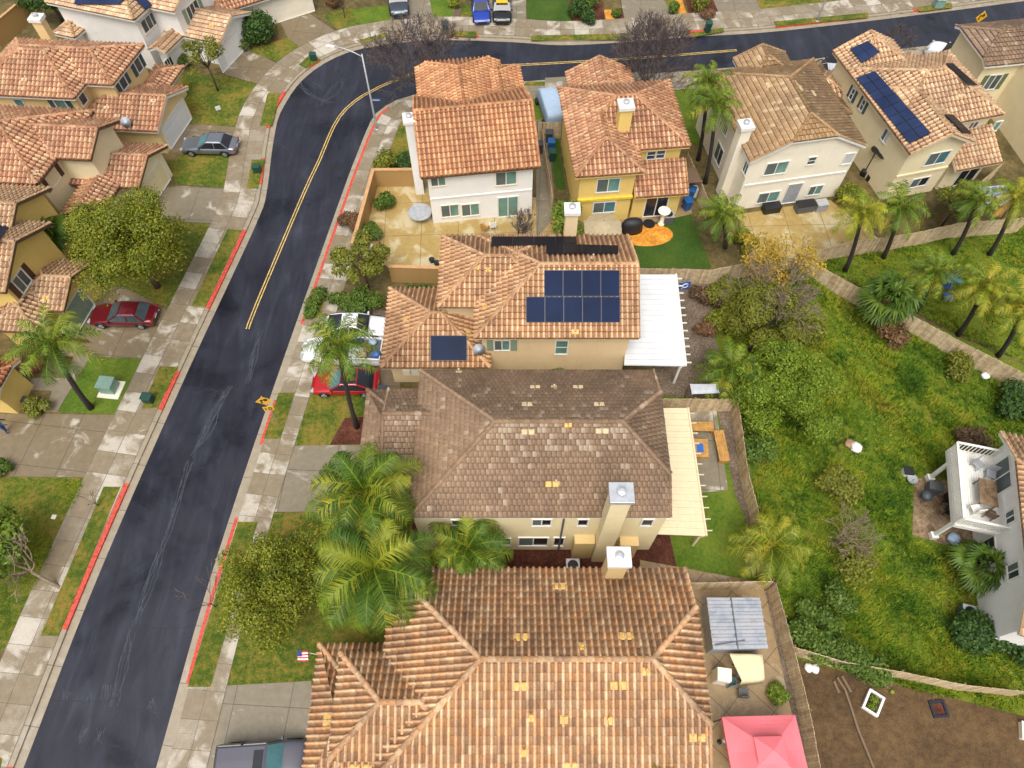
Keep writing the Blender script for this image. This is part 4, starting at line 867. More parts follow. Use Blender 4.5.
# ------------------------------------------------------------------ vegetation
def leaves(C, Nn, size, aspect=.6, rs=None):
    # one bent-free quad per leaf: centres C, facing Nn
    n = len(C); rs = rs or NR
    t = rs.normal(size=(n, 3)); Nn = Nn / np.linalg.norm(Nn, axis=1)[:, None]
    t -= Nn * (t * Nn).sum(1)[:, None]; t /= np.linalg.norm(t, axis=1)[:, None]; b = np.cross(Nn, t)
    s = (size * rs.uniform(.6, 1.35, n))[:, None]
    V = np.stack([C - t * s, C - b * s * aspect, C + t * s, C + b * s * aspect], 1).reshape(-1, 3)
    F = np.arange(4 * n).reshape(n, 4); return V, F
def crown_mesh(name, blobs, n, size, mat, parent=None, shell=.55, aspect=.6, up=.5):
    w = np.array([b[1] ** 2 for b in blobs]); w = w / w.sum(); ids = NR.choice(len(blobs), n, p=w)
    c = np.array([list(b[0]) for b in blobs])[ids]; r = np.array([b[1] for b in blobs])[ids]
    d = NR.normal(size=(n, 3)); d /= np.linalg.norm(d, axis=1)[:, None]
    d[:, 2] = np.where((d[:, 2] < -.3) & (NR.rand(n) < .6), -d[:, 2], d[:, 2])
    rad = r * (shell + (1 - shell) * NR.rand(n) ** .6) * NR.normal(1, .10, n)
    P = c + d * rad[:, None] * np.array([1, 1, .85]); nn = d + NR.normal(size=(n, 3)) * .7 + np.array([0, 0, up])
    V, F = leaves(P, nn, size, aspect)
    return np_mesh(name, V, F, mat, parent, NR.rand(n, 2) * 50)
def blobs_round(R0, H, k, spread=.62, rr=(.30, .48), squash=.75, base=0.0):
    out = [(Vector((0, 0, H)), R0 * .42), (Vector((R0 * .25, -R0 * .2, H * .95)), R0 * .36), (Vector((-R0 * .28, R0 * .1, H * .97)), R0 * .36)] if k >= 24 else []; rr = (rr[0] * .8, rr[1] * 1.05)
    for i in range(k):
        a = rnd.uniform(0, 2 * math.pi); e = math.asin(rnd.uniform(-.35, 1)); q = spread * R0 * rnd.uniform(.55, 1.25)
        out.append((Vector((math.cos(a) * math.cos(e) * q, math.sin(a) * math.cos(e) * q, H + math.sin(e) * q * squash)), R0 * rnd.uniform(*rr)))
    return out
def branches(m, p, d, L, r, depth, nb, spread, tips, up=.15, n=5, jit=.12):
    pts = [p]; cur = p; dd = d.copy()
    for i in range(3):
        dd = (dd + Vector((rnd.gauss(0, jit), rnd.gauss(0, jit), rnd.gauss(0, jit) + up * .3))).normalized(); cur = cur + dd * L / 3; pts.append(cur)
    m.tube(pts, [max(r, .018), max(r * .88, .017), max(r * .76, .015), max(r * .62, .012)], n if depth > 1 else 3, cap=False)
    if depth <= 0: tips.append(cur); return
    for k in range(nb):
        ax = Vector((rnd.gauss(0, 1), rnd.gauss(0, 1), rnd.gauss(0, 1))); ax = (ax - dd * ax.dot(dd)).normalized()
        nd = (dd * math.cos(spread) + ax * math.sin(spread * rnd.uniform(.6, 1.25)) + Vector((0, 0, up))).normalized()
        branches(m, cur if k else pts[2 + rnd.randint(0, 1)], nd, L * rnd.uniform(.62, .86), r * .6, depth - 1, nb, spread, tips, up, n, jit)
def tree(label, base, H, R0, leaf, n, size, k=14, bark='bark', trunk_r=.16, name='tree', group=None, lean=(0, 0), squash=.75, trunk_h=None, spread=.62, rr=(.30, .48), cat='tree'):
    t = empty(name, base, label, cat, group=group); th = trunk_h or H - R0 * .45
    m = MB(); top = Vector((lean[0], lean[1], th)); m.tube([(0, 0, -.1), top * .5 + Vector((.05, .03, 0)), top], [trunk_r * 1.3, trunk_r, trunk_r * .75], 8)
    bl = [(b + Vector((lean[0], lean[1], 0)), r) for b, r in blobs_round(R0, H, k, spread, rr, squash)]
    for b, r in bl:
        mid = top.lerp(b, .5) + Vector((rnd.uniform(-.1, .1), rnd.uniform(-.1, .1), .1)); m.tube([top * .92, mid, b], [trunk_r * .5, trunk_r * .3, .02], 5, cap=False)
    m.build('trunk', M[bark], t, smooth=True)
    crown_mesh('crown', bl, n, size, M[leaf], t); return t
def shrub(label, base, R0, leaf, n, size, k=8, H=None, name='shrub', group=None, squash=.7, blobs=None, cat='shrub'):
    H = H or R0 * .55
    bl = blobs or [(Vector((b.x, b.y, max(b.z, r * .5))), r) for b, r in blobs_round(R0, H, k, .55, (.38, .55), squash)]
    t = empty(name, base, label, cat, group=group)
    m = MB()
    for b, r in bl: m.tube([(0, 0, -.05), Vector((b.x * .5, b.y * .5, b.z * .55)), b], [.05, .035, .015], 4, cap=False)
    m.build('stem', M['bark'], t); crown_mesh('foliage', bl, n, size, M[leaf], t, up=.7); return t
def bare(label, base, H, R0, depth, nb, bark, spread=.55, name='bare_tree', stems=1, up=.12, r=.11, group=None, lean=(0, 0), wide=0.0):
    t = empty(name, base, label, 'bare tree', group=group); m = MB(); tips = []; tw = MB()
    if stems == 1:
        L0 = H * .30; m.tube([(0, 0, -.1), (lean[0] * .5, lean[1] * .5, L0 * .5), (lean[0], lean[1], L0)], [r * 1.5, r * 1.15, r], 8, cap=False); p0 = Vector((lean[0], lean[1], L0 * .95)); k = nb + 2
    else: p0 = Vector((0, 0, 0)); k = stems
    m.build('trunk', M[bark], t) if m.f else None
    for i in range(k):
        a = 2 * math.pi * i / k + rnd.uniform(-.3, .3); s = rnd.uniform(.35, .75) + wide * rnd.uniform(.3, 1)
        branches(tw, p0 + Vector((math.cos(a), math.sin(a), 0)) * .06, Vector((math.cos(a) * math.sin(s), math.sin(a) * math.sin(s), math.cos(s))), H * .30, r * .7, depth, nb, spread, tips, up)
    tw.build('branches', M[bark], t); return t
# -- feather palms: a few crowns, shared by every palm
def frond(L, el, droop, nl, lw, ll, rs, acc, origin, az, tw=0.0):
    ns = nl; ts = np.linspace(0, 1, ns); ang = el - droop * ts ** 1.35
    ds = L / ns; x = np.cumsum(np.cos(ang)) * ds; z = np.cumsum(np.sin(ang)) * ds
    ca, sa = math.cos(az), math.sin(az); side = np.array([-sa, ca, 0])
    curve = rs.uniform(-.12, .12)
    P = np.stack([x * ca, x * sa, z], 1) + side * (curve * L * ts ** 2)[:, None] + origin
    T = np.gradient(P, axis=0); T /= np.linalg.norm(T, axis=1)[:, None]
    S = np.tile(side, (ns, 1)); U = np.cross(T, S); U[U[:, 2] < 0] *= -1
    # rachis
    r = (.035 * (1 - ts * .85))[:, None]
    n0 = acc['n']; V = np.concatenate([P + S * r, P + U * r, P - S * r]); acc['V'].append(V)
    i = np.arange(ns - 1)
    for a, b in ((0, 1), (1, 2)): acc['F'].append(np.stack([a * ns + i, a * ns + i + 1, b * ns + i + 1, b * ns + i], 1) + n0); acc['UV'].append(np.full((ns - 1, 2), .77))
    acc['n'] += 3 * ns
    prof = np.sin(np.pi * np.clip(.10 + .86 * ts, 0, 1)) ** .65; shade = rs.rand()
    for sg in (-1, 1):
        k = np.arange(2, ns); p = P[k]; ln = (ll * prof[k] * rs.uniform(.8, 1.12, len(k)))[:, None]
        d = S[k] * sg * .80 + T[k] * .58 + U[k] * rs.uniform(-.25, .45, len(k))[:, None]; d /= np.linalg.norm(d, axis=1)[:, None]
        p1 = p + d * ln * .5; p2 = p + d * ln * .95 + np.array([0, 0, -1.]) * ln * rs.uniform(.25, .75, len(k))[:, None]
        w = T[k] * lw; n0 = acc['n']; q = len(k)
        acc['V'].append(np.concatenate([p - w, p + w, p1 - w * .9, p1 + w * .9, p2 - w * .15, p2 + w * .15])); j = np.arange(q)
        acc['F'] += [np.stack([j, j + q, j + 3 * q, j + 2 * q], 1) + n0, np.stack([j + 2 * q, j + 3 * q, j + 5 * q, j + 4 * q], 1) + n0]
        uv = np.stack([np.full(q, shade * 9) + rs.randint(0, 3, q) * .31, np.full(q, shade * 5)], 1); acc['UV'] += [uv, uv]; acc['n'] += 6 * q
def palm_crown(seed, L, nf, nl, lw, ll=.62, low=-.5):
    rs = np.random.RandomState(seed); acc = dict(V=[], F=[], UV=[], n=0)
    for i in range(nf):
        u = (i + .5) / nf; el = 1.3 - u * (1.3 - low) + rs.uniform(-.12, .12); az = i * 2.39996 + rs.uniform(-.25, .25)
        frond(L * rs.uniform(.85, 1.08) * (1 - .2 * (1 - u) ** 3), el, rs.uniform(1.05, 1.55) * (1.1 - .25 * u), nl, lw, ll, rs, acc, np.array([0, 0, 0.]), az)
    return acc
def acc_obj(acc, name, mat, parent=None): return np_mesh(name, np.concatenate(acc['V']), np.concatenate(acc['F']), mat, parent, np.concatenate(acc['UV']))
PALMS = {}
def palm(label, base_px, crown_px, L=2.3, kind='mid', leaf='leaf_palm', h=None, seed=1, dead=2, group='feather palms', trunk=True, tr=.15, scale=1.0):
    key = (kind, leaf, seed % 3)
    if base_px: b = G(*base_px); h = h or hfit(b, crown_px[1])
    else: b = None
    c = G(crown_px[0], crown_px[1], h); b = b or Vector((c.x + rnd.uniform(-.3, .3), c.y + rnd.uniform(-.4, .1), 0))
    t = empty('palm_tree', (b.x, b.y, 0), label, 'palm tree', group=group)
    top = Vector((c.x - b.x, c.y - b.y, h)); m = MB(); pts = []; rs_ = []
    for i in range(7):
        f = i / 6; pts.append(Vector((top.x * f ** 1.4, top.y * f ** 1.4, h * f - .1 * (1 - f)))); rs_.append(tr * (1.45 if i == 0 else 1.12 - .25 * f))
    m.tube(pts, rs_, 10); m.build('trunk', M['bark_dark'], t, smooth=True)
    m = MB(); d = (pts[-1] - pts[-2]).normalized()
    for i in range(9):
        a = i * 2.4; o = Vector((math.cos(a), math.sin(a), 0)); z = -.75 + .09 * i
        m.tube([top + d * z + o * tr * .7, top + d * (z + .22) + o * tr * 1.4, top + d * (z + .5) + o * tr * 1.25], [.06, .07, .02], 5)
    m.build('husk', M['husk'], t)
    nf, nl, lw, ll = dict(near=(33, 52, .018, .72), mid=(25, 32, .026, .58), far=(19, 22, .045, .52))[kind]
    if key in PALMS:
        cr = PALMS[key].copy(); COL.objects.link(cr); cr.parent = t
    else: cr = acc_obj(palm_crown(seed * 17 + nf, 2.4, nf, nl, lw, ll), 'crown', M[leaf], t); PALMS[key] = cr
    s = L / 2.4 * scale; cr.scale = (s, s, s); cr.location = top; cr.rotation_euler = (rnd.uniform(-.08, .08), rnd.uniform(-.08, .08), rnd.uniform(0, 6.28))
    if dead:
        acc = dict(V=[], F=[], UV=[], n=0); rs = np.random.RandomState(seed + 99)
        for i in range(dead): frond(L * .8, -.35, .9, 20, .05, .4, rs, acc, np.array([0, 0, -.1]), rs.uniform(0, 6.28))
        o = acc_obj(acc, 'dry_frond', M['leaf_dead'], t); o.location = top
    return t
def fan_palm(label, base, h, r, n=26, skirt=True, seed=3):
    t = empty('fan_palm', base, label, 'palm tree'); rs = np.random.RandomState(seed)
    m = MB(); m.tube([(0, 0, -.1), (0, 0, h * .6), (0, 0, h)], [.32, .27, .2], 10); m.build('trunk', M['husk'], t)
    def fans(name, mat, cnt, el0, el1, rr):
        V, F, UV = [], [], []
        for i in range(cnt):
            az = i * 2.39996; el = el0 + (el1 - el0) * i / max(1, cnt - 1) + rs.uniform(-.28, .28)
            d = np.array([math.cos(az) * math.cos(el), math.sin(az) * math.cos(el), math.sin(el)]); c = np.array([0, 0, h]) + d * rr * rs.uniform(.30, .62)
            s = np.array([-math.sin(az), math.cos(az), 0]); up = np.cross(d, s); R1 = rr * rs.uniform(.5, .62)
            for k in range(17):
                a = (k - 8) / 8 * 1.7 + rs.uniform(-.06, .06); q = d * math.cos(a) + s * math.sin(a); wd = (s * math.cos(a) - d * math.sin(a)) * R1 * .05 * rs.uniform(.7, 1.1)
                p1 = c + q * R1 * .55 + up * .05; p2 = c + q * R1 * rs.uniform(.85, 1.1) + np.array([0, 0, -.3 * R1 - rs.rand() * .25]); n0 = len(V) 
                V += [c - wd * .3, c + wd * .3, p1 + wd * 1.5, p1 - wd * 1.5, p2 + wd * .3, p2 - wd * .3]; F += [[n0, n0 + 1, n0 + 2, n0 + 3], [n0 + 3, n0 + 2, n0 + 4, n0 + 5]]; UV += [[i * .37, k % 3 * .7]] * 2
            n0 = len(V); st = np.array([0, 0, h]); V += [st - s * .02, st + s * .02, c + s * .02, c - s * .02]; F += [[n0, n0 + 1, n0 + 2, n0 + 3]]; UV += [[i * .37, .2]]
        return np_mesh(name, V, F, mat, t, UV)
    fans('crown', M['leaf_fan'], n, 1.2, -.25, r)
    if skirt: fans('dry_skirt', M['leaf_dead'], 9, -.5, -1.1, r * .8)
    return t
# palms
q = 'feather palms'
palm('largest feather palm, its upper crown spilling over the grey driveway and brown roof', None, (364, 490), 3.5, 'near', h=8.2, seed=1, dead=1, tr=.2)
palm('big feather palm in front of the tan house, its fronds hanging over the dark lawn', None, (374, 568), 3.8, 'near', h=7.6, seed=2, dead=1, tr=.2)
palm('feather palm between the brown roof house and the orange roof house', None, (468, 548), 2.7, 'near', h=5.2, seed=3, dead=0)
palm('feather palm leaning over the white pickup, rooted in a red mulch bed', (357, 427), (338, 345), 2.5, 'mid', 'leaf_palm', seed=4, dead=0)
palm('feather palm on the bright lawn beside the green utility box', (91, 408), (52, 344), 2.9, 'mid', seed=5, tr=.17)
palm('taller of two feather palms between yellow and off-white houses, the farther one', (698, 160), (708, 82), 2.3, 'mid', seed=6, dead=1); palm('nearer of two feather palms beside the white wall chimney', (705, 183), (716, 104), 2.4, 'mid', 'leaf_palm', seed=7)
palm('short bushy feather palm at the corner of the dark lawn', (725, 248), (722, 214), 2.3, 'mid', seed=8, dead=0)
palm('feather palm at the fence corner, leftmost of the row behind the board fence', (845, 271), (862, 212), 2.3, 'mid', 'leaf_palm_y', seed=9); palm('second feather palm from the left behind the board fence by the ochre patio', (883, 258), (900, 207), 2.4, 'mid', seed=10)
palm('feather palm in front of the white and blue shade covers', (953, 254), (978, 200), 2.1, 'mid', seed=11); palm('feather palm right of the blue shade cover, nearest the right edge of the row', (989, 255), (1016, 196), 2.3, 'mid', 'leaf_palm_y', seed=12)
palm('dark feather palm with a blue swing hanging behind it in the fenced garden', (916, 312), (935, 271), 2.2, 'mid', seed=13); palm('yellowing feather palm leaning above the garden fence', (958, 335), (986, 284), 2.5, 'mid', 'leaf_palm_y', seed=14)
palm('feather palm at the right edge above the long board fence', (998, 356), (1024, 306), 2.5, 'mid', 'leaf_palm_y', seed=15)
palm('low yellow-green feather palm between the white patio cover and board fence', (727, 392), (732, 368), 2.8, 'mid', 'leaf_palm', h=2.2, seed=16); palm('yellow feather palm standing behind the board fence in the meadow', (772, 566), (772, 546), 2.7, 'mid', 'leaf_palm_y', h=3.0, seed=17, dead=1)
palm('yellow-green feather palm against the white solar house at top left', (128, 44), (116, 27), 2.1, 'far', 'leaf_palm_y', h=2.6, seed=18, dead=0)
fan_palm('dense fan palm with brown skirt growing over the board fence', G(872, 320), 2.6, 2.3, 34); fan_palm('dark fan palm in front of the gable house on the left', G(62, 262), 2.6, 2.5, skirt=False, seed=5); fan_palm('fan palm beside the white deck house', G(966, 575), 1.8, 1.7, 24, skirt=False, seed=8)
# leafy trees
tree('big round yellow-green tree on the lawn above the maroon sedan', G(158, 287), 4.6, 4.8, 'leaf_yg', 36000, .085, 46, trunk_r=.2, spread=.72, rr=(.18, .32))
tree('yellow-green tree on the front lawn below the grey driveway', G(291, 600), 3.4, 3.5, 'leaf_yg', 28000, .072, 40, trunk_r=.18, spread=.72, rr=(.18, .32))
tree('small olive tree with bare trunk outside the courtyard wall', G(368, 288), 3.2, 2.1, 'leaf_olive', 5500, .10, 16, 'bark', .09, trunk_h=1.8, spread=.75, rr=(.2, .36))
tree('small sparse tree on the lawn by the white garage door', G(218, 91), 3.6, 2.0, 'leaf_olive', 1900, .11, 14, trunk_r=.08, spread=.8, rr=(.2, .32))
tree('bushy bright green tree above the left front lawn', G(18, 556), 3.0, 2.3, 'leaf_bright', 4500, .14, 14, trunk_r=.12, spread=.7)
tree('broad feathery bright green tree at the meadow edge below the bare limbs', G(776, 412), 2.6, 3.6, 'leaf_olive2', 30000, .075, 44, trunk_r=.15, squash=.6, spread=.76, rr=(.15, .30))
tree('olive tree with dark leaning trunk behind the white patio cover', G(748, 352), 3.0, 2.9, 'leaf_olive', 14000, .085, 20, 'bark_dark', .14, lean=(.8, 1.6), spread=.75, rr=(.2, .36))
tree('golden leafed tree beside the ochre patio and board fence', G(776, 292), 3.4, 3.0, 'leaf_gold', 2200, .09, 22, 'bark_grey', .1, spread=.9, rr=(.16, .32))
bare('grey bare tree with tangled limbs above the meadow', G(764, 330), 4.9, 3, 5, 3, 'bark_grey', .55, r=.10, wide=.15)
tree('second golden tree nearer the corner of the dark lawn', G(748, 285), 2.8, 2.2, 'leaf_gold', 1100, .09, 16, 'bark_grey', .08, spread=.9, rr=(.16, .32))
shrub('olive bush behind the blue board at the fence', G(722, 300), 1.5, 'leaf_olive', 2500, .11); shrub('yellow-green bush between the heap and the olive tree', G(728, 330), 1.7, 'leaf_yg', 4500, .08); shrub('green bush right of the low feather palm', G(760, 385), 1.6, 'leaf_olive2', 4500, .08); shrub('olive scrub in the meadow below the bare limbs', G(800, 340), 1.5, 'leaf_olive', 2200, .11); shrub('dark green scrub along the bench patio fence', G(752, 425), 1.3, 'leaf_green', 2400, .1); shrub('sparse olive scrub in the lower open meadow', G(842, 560), 1.9, 'leaf_olive', 1500, .09, squash=.4); shrub('green scrub beside the fence palm', G(836, 600), 1.2, 'leaf_green', 1500, .1, squash=.5)
tree('dark leafy tree at the top left corner behind the tan wall', G(62, 22), 2.6, 2.6, 'leaf_dark', 5000, .15, 16, spread=.7)
tree('slim leafy young tree between white house and yellow house', G(562, 238), 2.0, 1.5, 'leaf_bright', 2400, .11, 12, trunk_r=.06, spread=.7)
tree('olive tree behind the board fence left of the white shade cover', G(940, 226), 3.0, 1.7, 'leaf_olive', 3200, .12, 12, spread=.7)
# bare trees
bare('big bare purple-grey tree at the road bend beside the white house', G(421, 99), 6.0, 4, 6, 3, 'bark_purple', .60, r=.14, up=.08, wide=.2)
bare('wide many-stemmed bare tree behind the yellow house roof', G(645, 82), 6.0, 4, 5, 3, 'bark_purple', .48, stems=13, r=.10, up=.08, wide=.05)
bare('small bare bush in front of the white house sliding door', G(520, 236), 2.6, 1.5, 4, 3, 'bark_purple', .5, stems=6, r=.05)
bare('leafless leaning tree on the left verge', G(60, 588), 4.6, 2, 3, 3, 'bark_grey', .5, r=.09, lean=(-1.3, .7)); bare('small dark leafless tree in the open meadow', G(832, 545), 2.9, 2, 4, 3, 'bark_grey', .75, r=.07, up=.02)
bare('thin bare sapling with reddish twigs by the right kerb', G(216, 607), 3.2, 1, 3, 2, 'bark_purple', .35, r=.03); bare('tiny bare sapling on the left verge', G(99, 506), 2.0, .6, 1, 2, 'bark', .3, r=.03)
bare('small bare tree on the red soil garden at the top', G(345, 18), 3.4, 1.5, 3, 3, 'bark', .5, r=.05)
bare('small purple bare tree behind the tan solar roof beside the road', G(890, 52), 3.0, 2, 4, 3, 'bark_purple', .45, stems=5, r=.05)
# shrubs
def row(px, z=.0): return [G(*p, z) for p in px]
def hedge(label, px, r, leaf, n, size, name='hedge', hgt=None, cat='hedge'):
    pts = row(px); o = pts[len(pts) // 2].copy(); bl = []
    for i in range(len(pts) - 1):
        k = max(1, int((pts[i + 1] - pts[i]).length / (r * .7)))
        for j in range(k):
            p = pts[i].lerp(pts[i + 1], j / k) - o; bl.append((Vector((p.x + rnd.uniform(-.2, .2) * r, p.y + rnd.uniform(-.2, .2) * r, (hgt or r * .7) * rnd.uniform(.8, 1.15))), r * rnd.uniform(.8, 1.15)))
    return shrub(label, o, r, leaf, n, size, blobs=bl, name=name, cat=cat)
hedge('dark dense hedge along the white deck house', [(965, 632), (990, 640), (1020, 652), (1045, 660)], 1.25, 'leaf_dark', 6500, .12, hgt=1.0)
hedge('sprawling dark vine growing over the lower meadow fence', [(800, 640), (815, 648), (832, 655), (850, 664), (868, 672), (884, 676)], .95, 'leaf_green', 6500, .10, 'climbing_shrub', 1.1, 'shrub'); hedge('low green scrub at the foot of the meadow palm', [(806, 610), (818, 622), (836, 636)], .8, 'leaf_green', 2600, .10, 'scrub', .5, 'shrub')
hedge('rounded dark green hedge beside the white garage at the top', [(248, 34), (262, 38), (278, 40)], 1.5, 'leaf_dark', 5500, .13, hgt=1.2); hedge('narrow green hedge between white garage and dark hedge', [(247, 48), (243, 30), (236, 14)], .9, 'leaf_green', 2500, .13)
shrub('round green bush below the small olive tree', G(367, 308), 1.4, 'leaf_green', 3000, .10); shrub('small dark shrub beside the white utility cabinet on the sidewalk', G(352, 228), 1.1, 'leaf_rust', 1800, .09)
hedge('clipped green hedge strip by the red kerb', [(310, 316), (316, 304), (322, 292)], .55, 'leaf_green', 2500, .08, hgt=.4); shrub('low green hedge along the sidewalk above the white sedan', G(341, 305), .9, 'leaf_green', 1500, .09)
shrub('upper green shrub inside the courtyard wall', G(384, 206), 1.1, 'leaf_green', 2200, .09); shrub('lower green shrub inside the courtyard wall', G(374, 236), 1.0, 'leaf_green', 2200, .09)
shrub('left dark shrub in front of the white house end wall', G(386, 168), 1.3, 'leaf_olive', 2000, .11); shrub('right dark shrub in front of the white house end wall', G(408, 166), 1.2, 'leaf_dark', 2200, .11)
hedge('green shrubs under the solar roof behind the lower wall', [(412, 296), (425, 298), (438, 298)], .7, 'leaf_green', 2000, .1)
shrub('dark round shrub at the right end of the garden fence', G(1014, 410), 1.6, 'leaf_dark', 3200, .13); shrub('low olive shrub by the long garden fence', G(955, 372), 1.3, 'leaf_olive', 2000, .09); shrub('dark scrub at the foot of the dense fan palm', G(882, 336), 1.6, 'leaf_rust', 1800, .11)
shrub('olive scrub right of the feather tree in the meadow', G(830, 492), 1.8, 'leaf_olive', 2500, .11); shrub('green scrub below the broad feather tree', G(760, 455), 1.5, 'leaf_green', 2500, .11)
shrub('spiky green shrub on the patio near the pink canopy', G(777, 697), .72, 'leaf_bright', 1500, .08); shrub('round ornamental grass by the left driveway', G(40, 408), 1.0, 'leaf_olive', 1800, .09, name='ornamental_grass')
shrub('bright green shrub at the lower left driveway corner', G(5, 470), .8, 'leaf_green', 900, .1); shrub('leafy plants against the peach wall', G(554, 373), .8, 'leaf_bright', 900, .13); shrub('yellow-green bush by the second left garage', G(132, 188), 1.0, 'leaf_yg', 1200, .11)
shrub('bush by the tall white porch post at top left', G(180, 66), 1.2, 'leaf_green', 2000, .1); shrub('brown dry vine clump beside the white patio cover', G(704, 330), 1.1, 'leaf_rust', 1500, .09); shrub('brown dry shrub behind the white patio beams', G(708, 300), 1.0, 'leaf_rust', 1200, .09)
shrub('gold-green shrub beside the short palm', G(744, 246), 1.2, 'leaf_yg', 1500, .1); shrub('left yellow-green bush beside the ochre patio by the cream house', G(848, 205), 1.5, 'leaf_yg', 2500, .11)
for p, r, l, s in [((577, 14), 1.2, 'leaf_dark', 'dark'), ((590, 8), 1.4, 'leaf_green', 'mid green'), ((588, 22), 1.0, 'leaf_dark', 'low dark'), ((616, 16), .6, 'leaf_green', 'tiny'), ((672, 12), .8, 'leaf_green', 'small'), ((698, 8), 1.5, 'leaf_olive', 'olive'), ((706, 18), .8, 'leaf_rust', 'rusty')]: shrub(s + ' garden shrub in a mulch bed beside a brick path at the top', G(*p), r, l, 1200, .11, group='shrubs of the top gardens')
shrub('leafy bush left of the grey pickup at the top', G(335, 6), 1.0, 'leaf_rust', 900, .1); shrub('yellow bush beside the blue car at the top', G(457, 6), .8, 'leaf_yg', 800, .1); shrub('purple-leaved bush behind the fan palm', G(884, 176), .8, 'leaf_rust', 700, .1)
# spiky sago plant by the front house's patio edge
palm('small spiky palm at the bottom edge beside the tiled roof', None, (668, 790), 1.3, 'mid', h=5.7, seed=21, dead=0, tr=.1)
# meadow grass: nobody could count it
def poly_sample(px, n, seed):
    P = np.array([[g.x, g.y] for g in row(px)]); rs = np.random.RandomState(seed); lo, hi = P.min(0), P.max(0); out = []
    while len(out) < n:
        q = rs.uniform(lo, hi, (n * 2, 2)); ins = np.zeros(len(q), bool)
        for i in range(len(P)):
            a, b = P[i], P[(i + 1) % len(P)]; c = ((a[1] > q[:, 1]) != (b[1] > q[:, 1])) & (q[:, 0] < (b[0] - a[0]) * (q[:, 1] - a[1]) / (b[1] - a[1] + 1e-12) + a[0]); ins ^= c
        out += list(q[ins])
    return np.array(out[:n])
def grass(name, label, px, n, hgt, seed, mat='grass_blade', nb=6, wd=.025, cl=None):
    c = poly_sample(px, n, seed); ex = row([(910, 474), (966, 478), (980, 545), (940, 552), (908, 540)]); P_ = np.array([[g.x, g.y] for g in ex]); ins = np.zeros(len(c), bool)
    for i in range(len(P_)):
        a, b = P_[i], P_[(i + 1) % len(P_)]; ins ^= ((a[1] > c[:, 1]) != (b[1] > c[:, 1])) & (c[:, 0] < (b[0] - a[0]) * (c[:, 1] - a[1]) / (b[1] - a[1] + 1e-12) + a[0])
    c = c[~ins]; n = len(c); rs = np.random.RandomState(seed + 1)
    fld = np.sin(c[:, 0] * .55 + 1.3 * np.sin(c[:, 1] * .4)) * np.cos(c[:, 1] * .62 + seed) + .7 * np.sin(c[:, 0] * 1.7 + c[:, 1] * 1.1)
    keep = rs.rand(n) < .35 + .45 * (fld > -.1); c = c[keep]; fld = fld[keep]; n = len(c)
    hh = hgt * (.5 + .5 * np.clip(fld, 0, 1.4)) * rs.uniform(.5, 1.3, n)
    C3 = np.repeat(np.concatenate([c, np.zeros((n, 1))], 1), nb, 0); H3 = np.repeat(hh, nb); m = len(C3)
    az = rs.uniform(0, 6.283, m); ln = rs.uniform(.25, .95, m); dirv = np.stack([np.cos(az), np.sin(az), np.zeros(m)], 1); sd = np.stack([-np.sin(az), np.cos(az), np.zeros(m)], 1) * wd
    base = C3 + dirv * rs.uniform(0, .12, m)[:, None]; tip = base + dirv * (H3 * ln)[:, None] + np.array([0, 0, 1.]) * (H3 * (1 - .45 * ln))[:, None]; mid = base * .5 + tip * .5 + np.array([0, 0, 1.]) * (H3 * .14)[:, None]
    V = np.stack([base - sd, base + sd, mid + sd * .8, mid - sd * .8, tip + sd * .1, tip - sd * .1], 1).reshape(-1, 3); k = np.arange(m)[:, None] * 6
    F = np.concatenate([k + np.array([[0, 1, 2, 3]]), k + np.array([[3, 2, 4, 5]])]); uv = np.repeat(np.stack([np.round(c[:, 0] / 1.5) * .3 + rs.randint(0, 3, n) * .1, np.round(c[:, 1] / 1.5) * .3], 1), nb, 0)
    o = np_mesh(name, V, F, M[mat], None, np.concatenate([uv, uv])); return tag(o, label, 'grass', kind='stuff')
MEAD = [(712, 272), (752, 264), (800, 262), (850, 300), (960, 360), (1040, 400), (1040, 716), (1000, 708), (850, 674), (797, 655), (776, 590), (758, 505), (740, 405)]
grass('meadow_grass', 'tall wild green grass covering the open meadow', MEAD, 30000, .50, 3, wd=.03)
grass('garden_grass', 'short rough grass in the fenced palm garden', [(806, 262), (960, 232), (1040, 226), (1040, 372), (950, 330)], 6000, .28, 4, wd=.03)
grass('lawn_grass', 'short lawn grass on the front yards', [(0, 480), (86, 482), (10, 640), (0, 640)], 6000, .10, 5, nb=5)

for lab, px, r in [('heap of brown cuttings beside the white patio', (712, 304), 1.2), ('smaller heap of dry cuttings behind the blue board', (700, 296), .9), ('dark red-brown bush behind the timber deck', (968, 441), 1.3)]:
    shrub(lab, G(*px), r, 'leaf_brush', 1500, .085, squash=.5, name='brush_heap', cat='brush')
